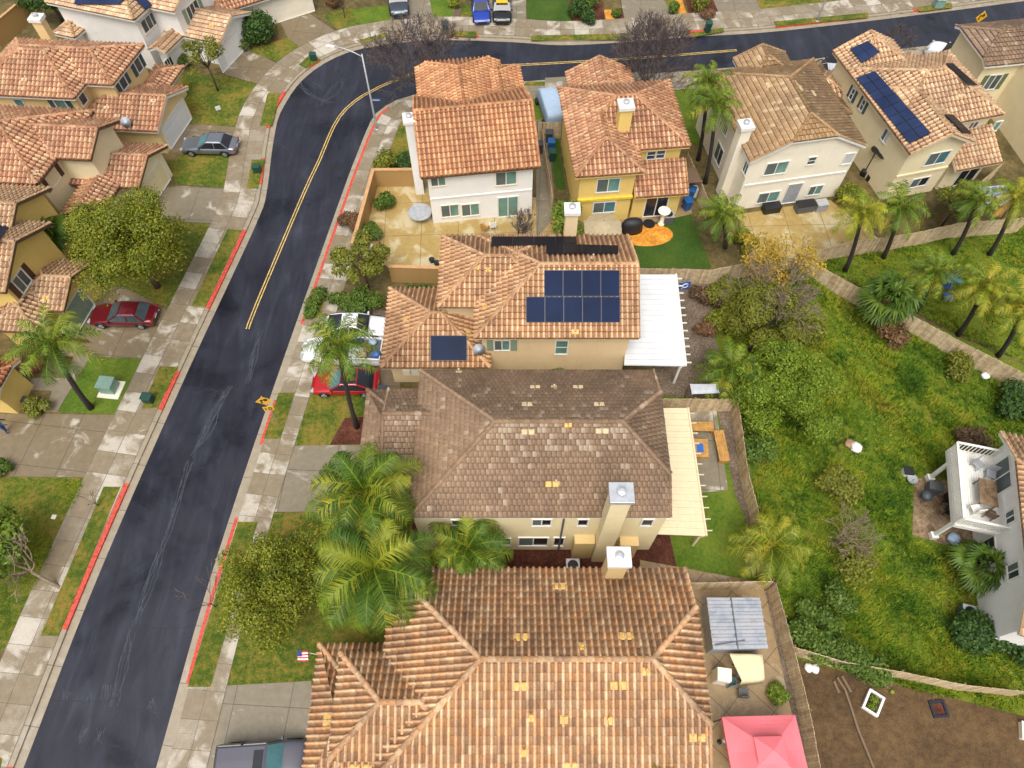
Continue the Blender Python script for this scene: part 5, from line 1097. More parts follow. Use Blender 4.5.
# ------------------------------------------------------------------ vehicles
def car(name, label, rear, front, L, W, H, col, style='sedan', cat='car', roofm=None, metal=.25, glass='glass_dark', front_glass=None, group=None):
    a, b = G(*rear, .5), G(*front, .5); c = (a + b) / 2; d = (b - a); rz = math.atan2(d.y, d.x)
    t = empty(name, (c.x, c.y, 0), label, cat, rz, group); pm = paint('car_paint', col, metal); l = L / 2; w = W / 2
    S = dict(sedan=dict(belt=.62, hood=.55, deck=.64, bf=.16, rf=-.02, rr=-.28, br=-.40), suv=dict(belt=.60, hood=.60, deck=.60, bf=.22, rf=.08, rr=-.44, br=-.485), hatch=dict(belt=.63, hood=.52, deck=.66, bf=.20, rf=.03, rr=-.20, br=-.44), pickup=dict(belt=.58, hood=.60, deck=.58, bf=.24, rf=.13, rr=-.06, br=-.09))[style]
    zb = .22
    st = [(-.5, .80, .56, zb + .18), (-.49, .90, S['deck'] - .04, zb + .04), (-.44, .96, S['deck'], zb), (-.36, .99, S['deck'] + .01, zb), (S['br'] + .05, 1, S['belt'] + .02, zb - .02), (-.1, 1, S['belt'], zb - .04), (S['bf'] - .06, 1, S['belt'], zb - .04), (S['bf'] + .02, .995, S['hood'] + .055, zb - .02), (.36, .97, S['hood'], zb), (.44, .92, S['hood'] - .06, zb), (.485, .82, S['hood'] - .14, zb + .03), (.5, .66, S['hood'] - .22, zb + .10)]
    m = MB(); rings = []
    for x, wf, zt, z0 in st:
        zt *= H; ww = w * wf; z0 *= 1
        h = [(0, z0), (ww * .86, z0), (ww * .97, z0 + (zt - z0) * .22), (ww, z0 + (zt - z0) * .5), (ww * .985, z0 + (zt - z0) * .78), (ww * .90, zt - .02), (ww * .6, zt + .012), (0, zt + .025)]
        r = [(x * L, y, z) for y, z in h] + [(x * L, -y, z) for y, z in h[-2:0:-1]]; rings.append(r)
    n = len(rings[0]); m.v = [p for r in rings for p in r]
    m.f = [(i * n + j, i * n + (j + 1) % n, (i + 1) * n + (j + 1) % n, (i + 1) * n + j) for i in range(len(rings) - 1) for j in range(n)] + [tuple(range(n)), tuple(range(len(rings) * n - 1, (len(rings) - 1) * n - 1, -1))]
    m.f = [f[::-1] for f in m.f]; m.mi = [0] * len(m.f); body = m.build('body', pm, t, smooth=True)
    sb = body.modifiers.new('s', 'SUBSURF'); sb.levels = 1; sb.render_levels = 1
    # cabin: painted shell with glass set proud of it
    zbel, zr = S['belt'] * H - .02, H; bx = [S['br'] * L, S['bf'] * L]; rx = [S['rr'] * L, S['rf'] * L]; wb, wr = w * .93, w * (.72 if style != 'suv' else .78)
    m = MB(); lv = []
    for k, cr in ((0, 0), (1, .5), (2, .94), (3, 1.0)):
        f = (0, .5, .93, 1.0)[k]; g = f if k < 3 else 1.0
        x0 = bx[0] + (rx[0] - bx[0]) * f; x1 = bx[1] + (rx[1] - bx[1]) * f; y = wb + (wr - wb) * f
        if k == 3: x0 += .10; x1 -= .10; y -= .10
        z = zbel + (zr - zbel) * (f if k < 3 else 1) - (.035 if k == 2 else 0)
        nx = 5; lv.append([(x0 + (x1 - x0) * i / nx, -y, z) for i in range(nx + 1)] + [(x1 + .015 * (k < 3), 0, z + .01)] + [(x1 + (x0 - x1) * i / nx, y, z) for i in range(nx + 1)] + [(x0 - .01 * (k < 3), 0, z + .01)])
    nn = len(lv[0]); m.v = [p for r in lv for p in r]; m.f = [(i * nn + j, i * nn + (j + 1) % nn, (i + 1) * nn + (j + 1) % nn, (i + 1) * nn + j) for i in range(3) for j in range(nn)]
    c0 = 3 * nn; m.f += [tuple(range(c0, c0 + nn))]; m.mi = [0] * len(m.f); m.build('cabin', pm, body)
    if roofm is not None: mm = MB(); mm.box(((rx[0] + rx[1]) / 2, 0, H + .004), ((rx[1] - rx[0]) * .95, wr * 1.85, .02)); mm.build('roof_panel', roofm, body, bevel=.01)
    def pane(nm, q, mat, ins=.08, t_=.012, par=None):
        q = [Vector(p) for p in q]; cc = sum(q, Vector()) / len(q); n_ = (q[1] - q[0]).cross(q[2] - q[0]).normalized(); mid = Vector(((bx[0] + bx[1]) / 2, 0, zbel))
        if n_.dot(cc - mid) < 0: n_ = -n_
        q = [p + (cc - p) * ins + n_ * .03 for p in q]; k = len(q); mm = MB(); mm.add(q + [p - n_ * .05 for p in q], [tuple(range(k)), tuple(range(2 * k - 1, k - 1, -1))] + [(i, (i + 1) % k, k + (i + 1) % k, k + i) for i in range(k)]); return mm.build(nm, mat, t)
    zt = zr - .04
    pane('windscreen', [(bx[1] + .04, -wb * .97, zbel + .03), (bx[1] + .04, wb * .97, zbel + .03), (rx[1], wr * .97, zt), (rx[1], -wr * .97, zt)], M[front_glass or glass])
    pane('rear_window', [(bx[0] - .02, -wb * .95, zbel + .05), (bx[0] - .02, wb * .95, zbel + .05), (rx[0], wr * .95, zt), (rx[0], -wr * .95, zt)], M[glass])
    xm = (rx[0] + rx[1]) / 2
    for sg in (-1, 1):
        if style == 'pickup': cuts = [(bx[0] + .03, rx[0] + .03, xm, xm), (xm, xm, rx[1] - .03, bx[1] - .08)]
        else: cuts = [(bx[0] + .12, rx[0] + .02, xm - .03, xm - .03), (xm + .03, xm + .03, rx[1] - .02, bx[1] - .08)]
        for c_ in cuts: pane('side_window', [(c_[0], sg * wb, zbel + .04), (c_[1], sg * wr, zt), (c_[2], sg * wr, zt), (c_[3], sg * wb, zbel + .04)], M[glass], .06)
        mm = MB(); mm.box((bx[1] - .12, sg * (w + .07), zbel + .05), (.14, .2, .13), taper=.8); mm.build('wing_mirror', pm, t, bevel=.02)
        for x in (-.30, .30):
            wh = MB(); R_ = .33 if style in ('sedan', 'hatch') else .39; y = sg * (w - .10)
            wh.tube([(x * L, y - .11, R_), (x * L, y - .09, R_), (x * L, y + .09, R_), (x * L, y + .11, R_)], [R_ * .88, R_, R_, R_ * .88], 20); wo = wh.build('wheel', M['tyre'], t)
            rm = MB(); rm.tube([(x * L, y + sg * .08, R_), (x * L, y + sg * .122, R_)], [R_ * .66, R_ * .60], 14)
            for k in range(5): q = k * 1.2566; rm.bar((x * L, y + sg * .125, R_), (x * L + math.cos(q) * R_ * .6, y + sg * .125, R_ + math.sin(q) * R_ * .6), .02, .05)
            rm.build('rim', M['rim'], wo)
            ar = MB(); ar.tube([(x * L + math.cos(q) * (R_ + .05), sg * (w + .004), R_ + math.sin(q) * (R_ + .05)) for q in np.linspace(.15, math.pi - .15, 10)], .035, 6); ar.build('wheel_arch', M['black'], body)
        mm = MB(); mm.box((l * .93, sg * w * .66, S['hood'] * H - .20), (.22, .36, .12), rz=-sg * .35); mm.build('headlight', M['lamp_clear'], t, bevel=.02)
        mm = MB(); mm.box((-l * .965, sg * w * .72, S['deck'] * H - .16), (.14, .38, .14), rz=sg * .25); mm.build('tail_light', M['lamp_red'], t, bevel=.02)
    mm = MB(); mm.box((l * .985, 0, .42), (.08, W * .5, .18)); mm.build('grille', M['black'], t, bevel=.02)
    mm = MB(); mm.box((-l * .995, 0, .60), (.03, .42, .14)); mm.build('number_plate', M['white_pvc'], t)
    return t
car('parked_car', 'grey sedan on the wet driveway before the white garage door', (235.5, 146), (184, 145), 4.9, 1.85, 1.42, (.20, .215, .25), metal=.6, front_glass='glass_teal')
car('parked_car', 'maroon sedan on the left driveway below the big round tree', (159, 316), (88, 315), 4.95, 1.85, 1.45, (.13, .006, .012), glass='glass')
car('parked_car', 'white sedan parked behind the white pickup', (325, 327), (389, 327), 4.7, 1.85, 1.42, (.74, .74, .76), 'hatch', metal=0)
car('parked_car', 'red car with black roof in front of the pickup', (380, 383), (311, 383), 4.75, 1.9, 1.45, (.42, .008, .012), 'hatch', roofm=M['black'], front_glass='glass_teal')
suv = car('parked_car', 'grey minivan with dark sunroof on the pale driveway at the bottom edge', (207, 765), (322, 757), 5.1, 1.95, 1.75, (.075, .072, .095), 'suv', metal=.0, front_glass='glass_teal')
m = MB(); m.box((.02, 0, 1.765), (.5, .95, .03)); m.build('sunroof', M['glass_dark'], suv, bevel=.01)
car('parked_car', 'dark slate pickup on the top driveway left of the bright lawn', (397, -14), (400, 17), 5.0, 1.95, 1.75, (.05, .065, .085), 'suv', metal=.4)
car('parked_car', 'bright blue hatchback on the top driveway', (479, -4), (482.5, 23), 4.3, 1.8, 1.45, (.015, .05, .34), 'hatch')
bk = car('parked_car', 'black car with yellow panel on its roof at the top', (502, -4), (502, 22), 4.5, 1.85, 1.5, (.012, .013, .016), 'suv')
m = MB(); m.box((-.05, 0, 1.56), (1.5, 1.15, .12)); m.build('roof_load', M['sign_yellow'], bk, bevel=.03)
car('parked_car', 'white sport utility car on the street side behind the tan solar roof', (972, 66), (933, 50), 5.0, 1.95, 1.8, (.72, .73, .75), 'suv', metal=0)
car('parked_car', 'dark car mostly hidden behind the tan tile roofs', (846, 66), (828, 68), 4.6, 1.85, 1.5, (.02, .02, .025), 'suv'); car('parked_car', 'white car peeking out behind the brown tile roof', (836, 76), (812, 74), 4.6, 1.85, 1.4, (.7, .7, .72))
# white pickup: cab and open bed
pk = car('pickup_truck', 'white pickup with a loaded open bed under palm fronds', (386, 355), (300, 351), 5.9, 2.0, 1.85, (.74, .74, .75), 'pickup', 'pickup truck', metal=0)
# the bed: floor, three walls and tailgate above the body
m = MB(); L_ = 5.9
m.box((-.31 * L_, .90, 1.18), (.37 * L_, .10, .32)); m.box((-.31 * L_, -.90, 1.18), (.37 * L_, .10, .32)); m.box((-.492 * L_, 0, 1.16), (.08, 1.9, .36)); m.box((-.128 * L_, 0, 1.18), (.06, 1.7, .34)); m.build('bed_wall', pk.children[0].data.materials[0], pk, bevel=.02)
m = MB(); m.box((-.31 * L_, 0, 1.105), (.36 * L_, 1.7, .02)); m.build('bed_floor', M['dgrey'], pk)
mt = pk.matrix_basis
pk_w = Matrix.Translation(pk.location) @ Matrix.Rotation(pk.rotation_euler.z, 4, 'Z')
def lump(name, label, cat, loc, r, mat, seed, sq=.6):
    rs = random.Random(seed); m = MB(); n = 12; k = 7; ring = []
    for i in range(k):
        ph = math.pi * i / (k - 1); ring.append([(r * max(.02, math.sin(ph)) * math.cos(2 * math.pi * j / n) * rs.uniform(.8, 1.2), r * max(.02, math.sin(ph)) * math.sin(2 * math.pi * j / n) * rs.uniform(.8, 1.2), r * sq * (1 - math.cos(ph)) * rs.uniform(.93, 1.07)) for j in range(n)])
    m.v = [p for q in ring for p in q]; m.f = [(i * n + j, (i * n + (j + 1) % n), (i + 1) * n + (j + 1) % n, (i + 1) * n + j) for i in range(k - 1) for j in range(n)] + [tuple(range(n)), tuple(range((k - 1) * n, k * n))]; m.mi = [0] * len(m.f)
    o = m.build(name, mat, smooth=True); o.location = loc; return tag(o, label, cat)
for i, (x, y, r, mt_, nm, lab) in enumerate([(-.45, .3, .35, 'sign_blue', 'bag', 'blue bag at the tailgate end of the pickup bed'), (-.38, -.35, .32, 'cover_blue', 'bag', 'pale blue sack against the near wall of the pickup bed'), (-.28, .35, .34, 'cloth_tan', 'bundle', 'tan bundle in the middle of the pickup bed'), (-.22, -.3, .33, 'denim', 'bag', 'dark blue bag beside the cab in the pickup bed'), (-.33, 0, .30, 'husk', 'bundle', 'brown bundle among the blue bags in the pickup bed'), (-.18, .35, .28, 'white_pvc', 'bag', 'white sack behind the cab in the pickup bed')]):
    lump(nm, lab, nm, pk_w @ Vector((x * L_, y * 1.6, 1.12)), r, M[mt_], i)
# vehicle under a fitted cover
a, b = G(546, 92, 1.0), G(554, 117, 1.0); c = (a + b) / 2; d = a - b
t = empty('covered_van', (c.x, c.y, 0), 'tall vehicle under a pale blue fitted cover beside the yellow house', 'covered vehicle', math.atan2(d.y, d.x))
m = MB(); rings = []
for x, w_, z in [(-2.5, .72, 1.5), (-2.42, .80, 1.9), (-1.2, .84, 1.98), (.6, .84, 1.98), (1.3, .82, 1.9), (1.9, .80, 1.2), (2.45, .74, .95), (2.5, .66, .7)]:
    h_ = [(0, .1), (w_ * 1.03, .1), (w_ * 1.02, z * .6), (w_ * .97, z * .95), (w_ * .90, z), (w_ * .4, z + .01), (0, z + .01)]; rings.append([(x, y, q) for y, q in h_] + [(x, -y, q) for y, q in h_[-2:0:-1]])
n = len(rings[0]); m.v = [p for r in rings for p in r]; m.f = [(i * n + j, (i + 1) * n + j, (i + 1) * n + (j + 1) % n, i * n + (j + 1) % n) for i in range(len(rings) - 1) for j in range(n)] + [tuple(range(n)), tuple(range((len(rings) - 1) * n, len(rings) * n))]; m.mi = [0] * len(m.f)
o = m.build('fitted_cover', M['cover_blue'], t, smooth=True); s_ = o.modifiers.new('s', 'SUBSURF'); s_.levels = s_.render_levels = 1
for sx in (-1.5, 1.5):
    for sy in (-1, 1): m = MB(); m.tube([(sx, sy * .8, .3), (sx, sy * 1.0, .3)], .3, 14); m.build('wheel', M['tyre'], t)
# ------------------------------------------------------------------ fences and walls
def fence(label, px, h=1.8, bw=.15, z=None, mat='wood_fence', name='board_fence', top=True, group='board fences'):
    P = [G(*p, h) for p in px] if top else [G(*p, 0) for p in px]
    P = [Vector((p.x, p.y, 0)) for p in P]; o = P[0].copy(); t = empty(name, o, label, 'fence', group=group)
    m = MB(); uv = []
    for i in range(len(P) - 1):
        a, b = P[i] - o, P[i + 1] - o; d = b - a; L = d.length; d = d / L; rz = math.atan2(d.y, d.x); nb = max(1, int(L / bw)); st = L / nb; nrm = Vector((-d.y, d.x, 0))
        for k in range(nb):
            c = a + d * (k + .5) * st; hh = h + rnd.uniform(-.035, .035); k0 = len(m.f)
            m.box((c.x + nrm.x * rnd.uniform(-.008, .008), c.y + nrm.y * rnd.uniform(-.008, .008), hh / 2 - .02), (st - .012, .022, hh), rz); uv += [(rnd.random() * 9, rnd.random() * 9)] * (len(m.f) - k0)
    m.build('board_panel', M[mat], t, uv=uv)
    for i in range(len(P) - 1):
        a, b = P[i] - o, P[i + 1] - o; d = b - a; L = d.length; d = d / L; nrm = Vector((-d.y, d.x, 0)); n = max(1, round(L / 2.5))
        for k in range(n + (i == len(P) - 2)):
            c = a + d * (L * k / n) + nrm * .07; mm = MB(); mm.box((c.x, c.y, h / 2), (.10, .10, h + .06), math.atan2(d.y, d.x)); mm.build('post', M['post'], t)
        mm = MB()
        for zz in (.35, h - .3): mm.bar(a + nrm * .04 + Vector((0, 0, zz)), b + nrm * .04 + Vector((0, 0, zz)), .04, .09)
        mm.build('rail', M['post'], t)
    return t
fence('long board fence between the ochre patio and the palm garden', [(801, 255), (843, 243), (885.5, 237), (918, 232), (958, 223), (1030, 217)])
fence('long board fence running diagonally along the open meadow', [(800, 254.5), (843, 279), (888, 302), (958, 339.5), (1030, 376)])
fence('board fence behind the white patio cover and dark lawn', [(634, 268), (712, 269.5), (752, 262), (799, 256)])
fence('short board fence between the two white and cream patio covers', [(655, 398.5), (737, 399)]); fence('board fence between the bench patio and the meadow', [(738, 399), (743, 432), (748, 470), (758, 507), (767, 568), (773, 583)])
fence('board fence behind the metal roofed shed', [(686, 583), (774, 581)]); fence('board fence between the pink canopy patio and the dirt yard', [(776, 583), (795, 651), (810, 710), (823, 780)])
fence('board fence between the dirt yard and the meadow', [(795, 647), (845.5, 662), (903, 672), (965.5, 685), (1030, 692)])
fence('side yard fence between white house and yellow house', [(541.5, 124), (546, 155), (553, 197)]); fence('fence behind the bins under the covered vehicle', [(538, 122), (562, 122)])
fence('fence along the right side of the yellow house', [(688, 152), (701, 181), (711, 205)]); fence('short fence right of the red shed roof of the cream house', [(983, 180), (1005, 161)])
def wall(label, px, h=1.8, th=.2, mat='block_wall'):
    P = [G(*p, h) for p in px]; P = [Vector((p.x, p.y, 0)) for p in P]; o = P[0].copy(); t = empty('garden_wall', o, label, 'wall', group='rendered garden walls')
    m = MB(); cp = MB()
    for i in range(len(P) - 1):
        a, b = P[i] - o, P[i + 1] - o; d = (b - a).normalized(); e = i * .003
        m.bar(a - d * (th / 2 - e) + Vector((0, 0, h / 2)), b + d * (th / 2 - e) + Vector((0, 0, h / 2)), th - e, h); cp.bar(a - d * th * .6 + Vector((0, 0, h + .03 + e)), b + d * th * .6 + Vector((0, 0, h + .03 + e)), th + .08, .08)
    m.build('wall_face', M[mat], t); cp.build('coping', M['coping'], t); return t
M['coping'] = plain('coping', (.48, .27, .12), .8)
wall('courtyard wall along the street sidewalk and white house side', [(352, 246), (373, 170), (421, 169.5)]); wall('lower courtyard wall behind the orange solar roof', [(390, 266.5), (439.5, 268)], mat='block_wall'); wall('tan boundary wall at the top left corner', [(-12, 28), (18, 3), (24, -4)], 2.0)
# ------------------------------------------------------------------ patio covers, shed, canopy
def patio_cover(label, px, z, mat, rows, tail='E', trim='white'):
    c = [G(*p, z) for p in px]; o = Vector(((c[0].x + c[2].x) / 2, (c[0].y + c[2].y) / 2, 0)); t = empty('patio_cover', o, label, 'patio cover'); q = [p - o for p in c]      # tl tr br bl
    m = MB()
    for i in range(rows):
        a, b = i / rows, (i + .96) / rows; l0, l1 = q[0].lerp(q[3], a), q[0].lerp(q[3], b); r0, r1 = q[1].lerp(q[2], a), q[1].lerp(q[2], b); u = Vector((0, 0, .03 if i % 2 else 0)); m.slab([l0 + u, r0 + u, r1 + u, l1 + u], .03)
    m.slab([p - Vector((0, 0, .05)) for p in q], .02); m.build('roof_panel', M[mat], t)
    m = MB(); m.bar(q[1] + Vector((0, 0, .02)), q[2] + Vector((0, 0, .02)), .1, .16); m.bar(q[1] * .93 + q[0] * .07 - Vector((0, 0, .2)), q[2] * .93 + q[3] * .07 - Vector((0, 0, .2)), .12, .22); m.build('beam', M[trim], t)
    n = 12
    for i in range(n):
        p = q[1].lerp(q[2], (i + .5) / n); d = (q[1] - q[0]).normalized(); mm = MB(); mm.bar(p - d * .25 - Vector((0, 0, .09)), p + d * .42 - Vector((0, 0, .09)), .05, .12); mm.build('rafter', M[trim], t)
    for f in (.03, .5, .97):
        p = q[1].lerp(q[2], f) * .93 + q[0].lerp(q[3], f) * .07; mm = MB(); mm.box((p.x, p.y, z / 2 - .12), (.14, .14, z - .3)); mm.build('post', M[trim], t)
    return t
M['corr_white'] = plain('corrugated_white', (.62, .63, .64), .45, var=.08, scale=.8)
patio_cover('long white corrugated patio cover behind the solar house', [(632, 274.5), (676, 274.5), (686, 366), (624, 365)], 2.7, 'corr_white', 34); patio_cover('cream slatted patio cover behind the brown roof house', [(659, 408), (688, 408), (706.5, 536), (656, 534)], 2.7, 'cream_trim', 40, trim='cream_trim')
for p, nm in [((645, 295), 'first'), ((660, 297), 'second')]: pass
# shed
c = [G(*p, 2.2) for p in [(706.6, 597.6), (759.7, 597.6), (767.8, 648.5), (713, 649.7)]]; o = sum(c, Vector()) / 4; o.z = 0
t = empty('garden_shed', o, 'grey shed with a corrugated metal roof beside the board fence', 'shed'); q = [p - o for p in c]; m = MB()
for i in range(14):
    a, b = i / 14, (i + .94) / 14; u = Vector((0, 0, .09 if i % 2 else .0)); m.slab([q[0].lerp(q[3], a) + u, q[1].lerp(q[2], a) + u, q[1].lerp(q[2], b) + u, q[0].lerp(q[3], b) + u], .03)
m.slab([p - Vector((0, 0, .04)) for p in q], .02)
def metal_roof():
    m_, nt, b = new_mat('metal_roof'); co = coords(nt); r = ramp(nt, [(.36, (.30, .32, .36)), (.46, (.38, .40, .44)), (.55, (.44, .45, .48)), (.66, (.36, .35, .34))]); nt.links.new(noise(nt, co, 1.2, 5, .7), r.inputs[0]); nt.links.new(r.outputs[0], b.inputs['Base Color']); b.inputs['Roughness'].default_value = .35; b.inputs['Metallic'].default_value = .35; return m_
M['metal_roof'] = metal_roof(); m.build('roof', M['metal_roof'], t)
m = MB(); w_ = [p * .90 for p in q]; m.prism([(p.x, p.y) for p in w_], 0, 2.13); m.build('wall', M['grey'], t)
m = MB(); m.bar(q[0].lerp(q[1], .45) + Vector((0, 0, .09)), q[3].lerp(q[2], .45) + Vector((0, 0, .09)), .07, .04); m.build('roof_seam', M['dgrey'], t)
m = MB(); m.bar(q[3].lerp(q[2], .05) + Vector((0, .25, .10)), q[3].lerp(q[2], .6) + Vector((0, .45, .12)), .06, .05); o2 = m.build('plank', M['dgrey']); o2.location = o; tag(o2, 'dark plank lying on the metal shed roof', 'plank')
# fridge box, tarp, chairs
g = G(718, 678, 0); t = empty('storage_cabinet', (g.x, g.y, 0), 'tall beige storage cabinet in front of the metal roofed shed', 'cabinet', R(-8)); m = MB(); m.box((0, 0, .75), (.78, .7, 1.5)); m.build('cabinet_body', M['stucco_offwhite'], t, bevel=.03); m = MB(); m.box((0, -.36, .75), (.7, .03, 1.35)); m.build('door', M['white'], t); m = MB(); m.box((.27, -.39, .8), (.03, .03, .3)); m.build('handle', M['dgrey'], t)
c = [G(*p, 1.1) for p in [(727, 655), (765, 655), (766, 681), (742, 684)]]; o = sum(c, Vector()) / 4; o.z = 0; m = MB(); N_ = 10; V_ = []
for j in range(N_ + 1):
    for i in range(N_ + 1):
        a, b = i / N_, j / N_; p = c[0].lerp(c[1], a).lerp(c[3].lerp(c[2], a), b); e = min(a, 1 - a, b, 1 - b); p.z = 1.25 + .35 * (1 - b) * (1 - a) - (.9 if e == 0 and (b == 1 or a == 1) else 0) - .05 * math.sin(9 * a + 5 * b); V_.append(p - o)
m.add(V_, [(j * (N_ + 1) + i, j * (N_ + 1) + i + 1, (j + 1) * (N_ + 1) + i + 1, (j + 1) * (N_ + 1) + i) for j in range(N_) for i in range(N_)]); m.add([], []); to = m.build('tarpaulin', M['cloth_cream'], smooth=True); to.location = o; tag(to, 'cream tarpaulin draped over a table in front of the shed', 'tarpaulin'); so = to.modifiers.new('s', 'SOLIDIFY'); so.thickness = .03
t = empty('patio_table', o, 'patio table hidden under the cream tarpaulin', 'table'); m = MB(); m.box((0, 0, 1.0), (1.5, .9, .06)); m.build('table_top', M['dgrey'], t)
for sx in (-1, 1):
    for sy in (-1, 1): m = MB(); m.box((sx * .65, sy * .35, .49), (.06, .06, .97)); m.build('leg', M['dgrey'], t)
def chair(label, px, rz, mat='dgrey', seatm=None, sc=1.0, z=0.0, group=None):
    g = G(*px, z); t = empty('garden_chair', (g.x, g.y, z), label, 'chair', rz, group); sm = M[seatm or mat]
    m = MB(); m.box((0, 0, .43), (.5, .5, .05)); m.build('seat', sm, t, bevel=.015); m = MB(); m.box((0, .25, .72), (.5, .04, .55)); m.build('backrest', sm, t, bevel=.015)
    for sx in (-1, 1):
        for sy in (-1, 1): m = MB(); m.tube([(sx * .22, sy * .22, 0), (sx * .22, sy * .22, .43)], .02, 6); m.build('leg', M[mat], t)
        m = MB(); m.bar((sx * .26, -.22, .63), (sx * .26, .25, .63), .04, .03); m.bar((sx * .26, -.2, .43), (sx * .26, -.2, .63), .03, .03); m.build('armrest', M[mat], t)
    return t
chair('dark patio chair with teal cushion beside the beige cabinet', (729, 683), R(190), seatm='sign_teal' if 'sign_teal' in M else 'glass_teal'); chair('dark metal patio chair in front of the cream tarpaulin', (741, 694), R(175))
# pink canopy
c = [G(*p, 2.25) for p in [(722, 717), (795, 715), (812, 786), (735, 790)]]; o = sum(c, Vector()) / 4; o.z = 0; t = empty('pink_canopy', o, 'pink two tier fabric canopy on the tiled patio', 'canopy'); q = [p - o for p in c]; ap = sum(q, Vector()) / 4
m = MB(); top = ap + Vector((0, 0, 1.0)); nS = 6
for i in range(4):
    a, b = q[i], q[(i + 1) % 4]; ia, ib = a.lerp(ap, .72) + Vector((0, 0, .72)), b.lerp(ap, .72) + Vector((0, 0, .72)); rows = []
    for k in range(nS + 1):
        f = k / nS; sag = -.13 * math.sin(math.pi * f); rows.append([a.lerp(ia, f).lerp(b.lerp(ib, f), s) + Vector((0, 0, sag * (1 - abs(2 * s - 1)) * 1.2)) for s in np.linspace(0, 1, 7)])
    m.add([p for r in rows for p in r], [(k * 7 + s, k * 7 + s + 1, (k + 1) * 7 + s + 1, (k + 1) * 7 + s) for k in range(nS) for s in range(6)]); d = Vector((0, 0, .22)); m.add([a, b, b - d, a - d], [(0, 1, 2, 3)])
co_ = m.build('canopy_cloth', M['cloth_pink'], t); so = co_.modifiers.new('s', 'SOLIDIFY'); so.thickness = .012
m = MB()
for i in range(4): m.add([q[i].lerp(ap, .62) + Vector((0, 0, .86)), q[(i + 1) % 4].lerp(ap, .62) + Vector((0, 0, .86)), ap + Vector((0, 0, 1.25))], [(0, 1, 2)])
so2 = m.build('vent_cap', M['cloth_pink'], t); so = so2.modifiers.new('s', 'SOLIDIFY'); so.thickness = .012
for p in q: m = MB(); m.tube([(p.x * .96, p.y * .96, 0), (p.x * .96, p.y * .96, 2.2)], .04, 6); m.build('pole', M['black'], t)
# lamp by the canopy
def post_lamp(label, px):
    g = G(*px); t = empty('garden_lamp', g, label, 'lamp'); m = MB(); m.tube([(0, 0, 0), (0, 0, 1.1)], .04, 8); m.lathe((0, 0, 0), [(.14, 0), (.14, .05), (.05, .09)], 10); m.build('stand', M['black'], t); m = MB(); m.lathe((0, 0, 1.05), [(.06, 0), (.13, .08), (.13, .16), (.04, .22)], 12); m.build('lamp_head', M['galv'], t, smooth=True)
post_lamp('small black garden lamp beside the pink canopy corner', (719, 742))
# bench set with fire pit
def bench(label, a, b, w, h=.62):
    A, B = G(*a, h), G(*b, h); c = (A + B) / 2; d = B - A; t = empty('wooden_bench', (c.x, c.y, 0), label, 'bench', math.atan2(d.y, d.x), 'orange wooden benches'); L = d.length; m = MB()
    for k in range(5): m.box((0, (k - 2) * w / 5, h - .03), (L, w / 5 - .012, .06))
    m.build('seat', M['bench_wood'], t)
    for sx in (-1, 1): m = MB(); m.box((sx * (L / 2 - .12), 0, (h - .07) / 2), (.10, w * .9, h - .07)); m.build('leg', M['bench_wood'], t)
bench('horizontal orange wooden bench at the back of the patio', (692, 426), (714, 426.5), .7); bench('orange wooden bench along the gravel bed', (718.5, 430), (725, 461), .7)
g = G(700, 448, .45); t = empty('fire_pit_table', (g.x, g.y, 0), 'square orange wooden fire table with blue glass centre', 'fire table', R(-3)); m = MB(); m.box((0, 0, .22), (1.0, 1.25, .42)); m.build('base', M['bench_wood'], t, bevel=.02)
m = MB()
for x, y, sx, sy in ((0, .5, 1.1, .34), (0, -.5, 1.1, .34), (.39, 0, .32, .66), (-.39, 0, .32, .66)): m.box((x, y, .46), (sx, sy, .05))
m.build('top', M['bench_wood'], t); m = MB(); m.box((0, 0, .45), (.46, .66, .04)); m.build('glass_bed', M['sign_blue'], t)
# umbrella
g = G(603, 226, 2.2); t = empty('patio_umbrella', (g.x, g.y, 0), 'tan octagonal patio umbrella in front of the yellow house', 'umbrella'); m = MB(); n = 8; rr = 1.55
ringp = [Vector((math.cos(2 * math.pi * i / n + .39) * rr, math.sin(2 * math.pi * i / n + .39) * rr, 2.1)) for i in range(n)]; V_ = [Vector((0, 0, 2.75))] + [Vector((p.x * .5, p.y * .5, 2.45)) for p in ringp] + ringp
m.add(V_, [(0, 1 + i, 1 + (i + 1) % n) for i in range(n)] + [(1 + i, 9 + i, 9 + (i + 1) % n, 1 + (i + 1) % n) for i in range(n)]); m.add([p for p in ringp] + [p - Vector((0, 0, .14)) for p in ringp], [(i, (i + 1) % n, n + (i + 1) % n, n + i) for i in range(n)])
uo = m.build('canopy', M['cloth_tan'], t); so = uo.modifiers.new('s', 'SOLIDIFY'); so.thickness = .015
for p in ringp: m = MB(); m.bar((0, 0, 2.68), p + Vector((0, 0, -.03)), .02, .02); m.build('rib', M['dgrey'], t)
m = MB(); m.tube([(0, 0, 0), (0, 0, 2.85)], .03, 8); m.lathe((0, 0, 0), [(.35, 0), (.35, .06), (.05, .12)], 14); m.build('pole', M['dgrey'], t)
for k, (p, rz) in enumerate([((590, 236), 2.0), ((617, 236), 4.2)]): chair(['black chair left of the tan umbrella', 'black chair right of the tan umbrella'][k], p, rz, 'black')
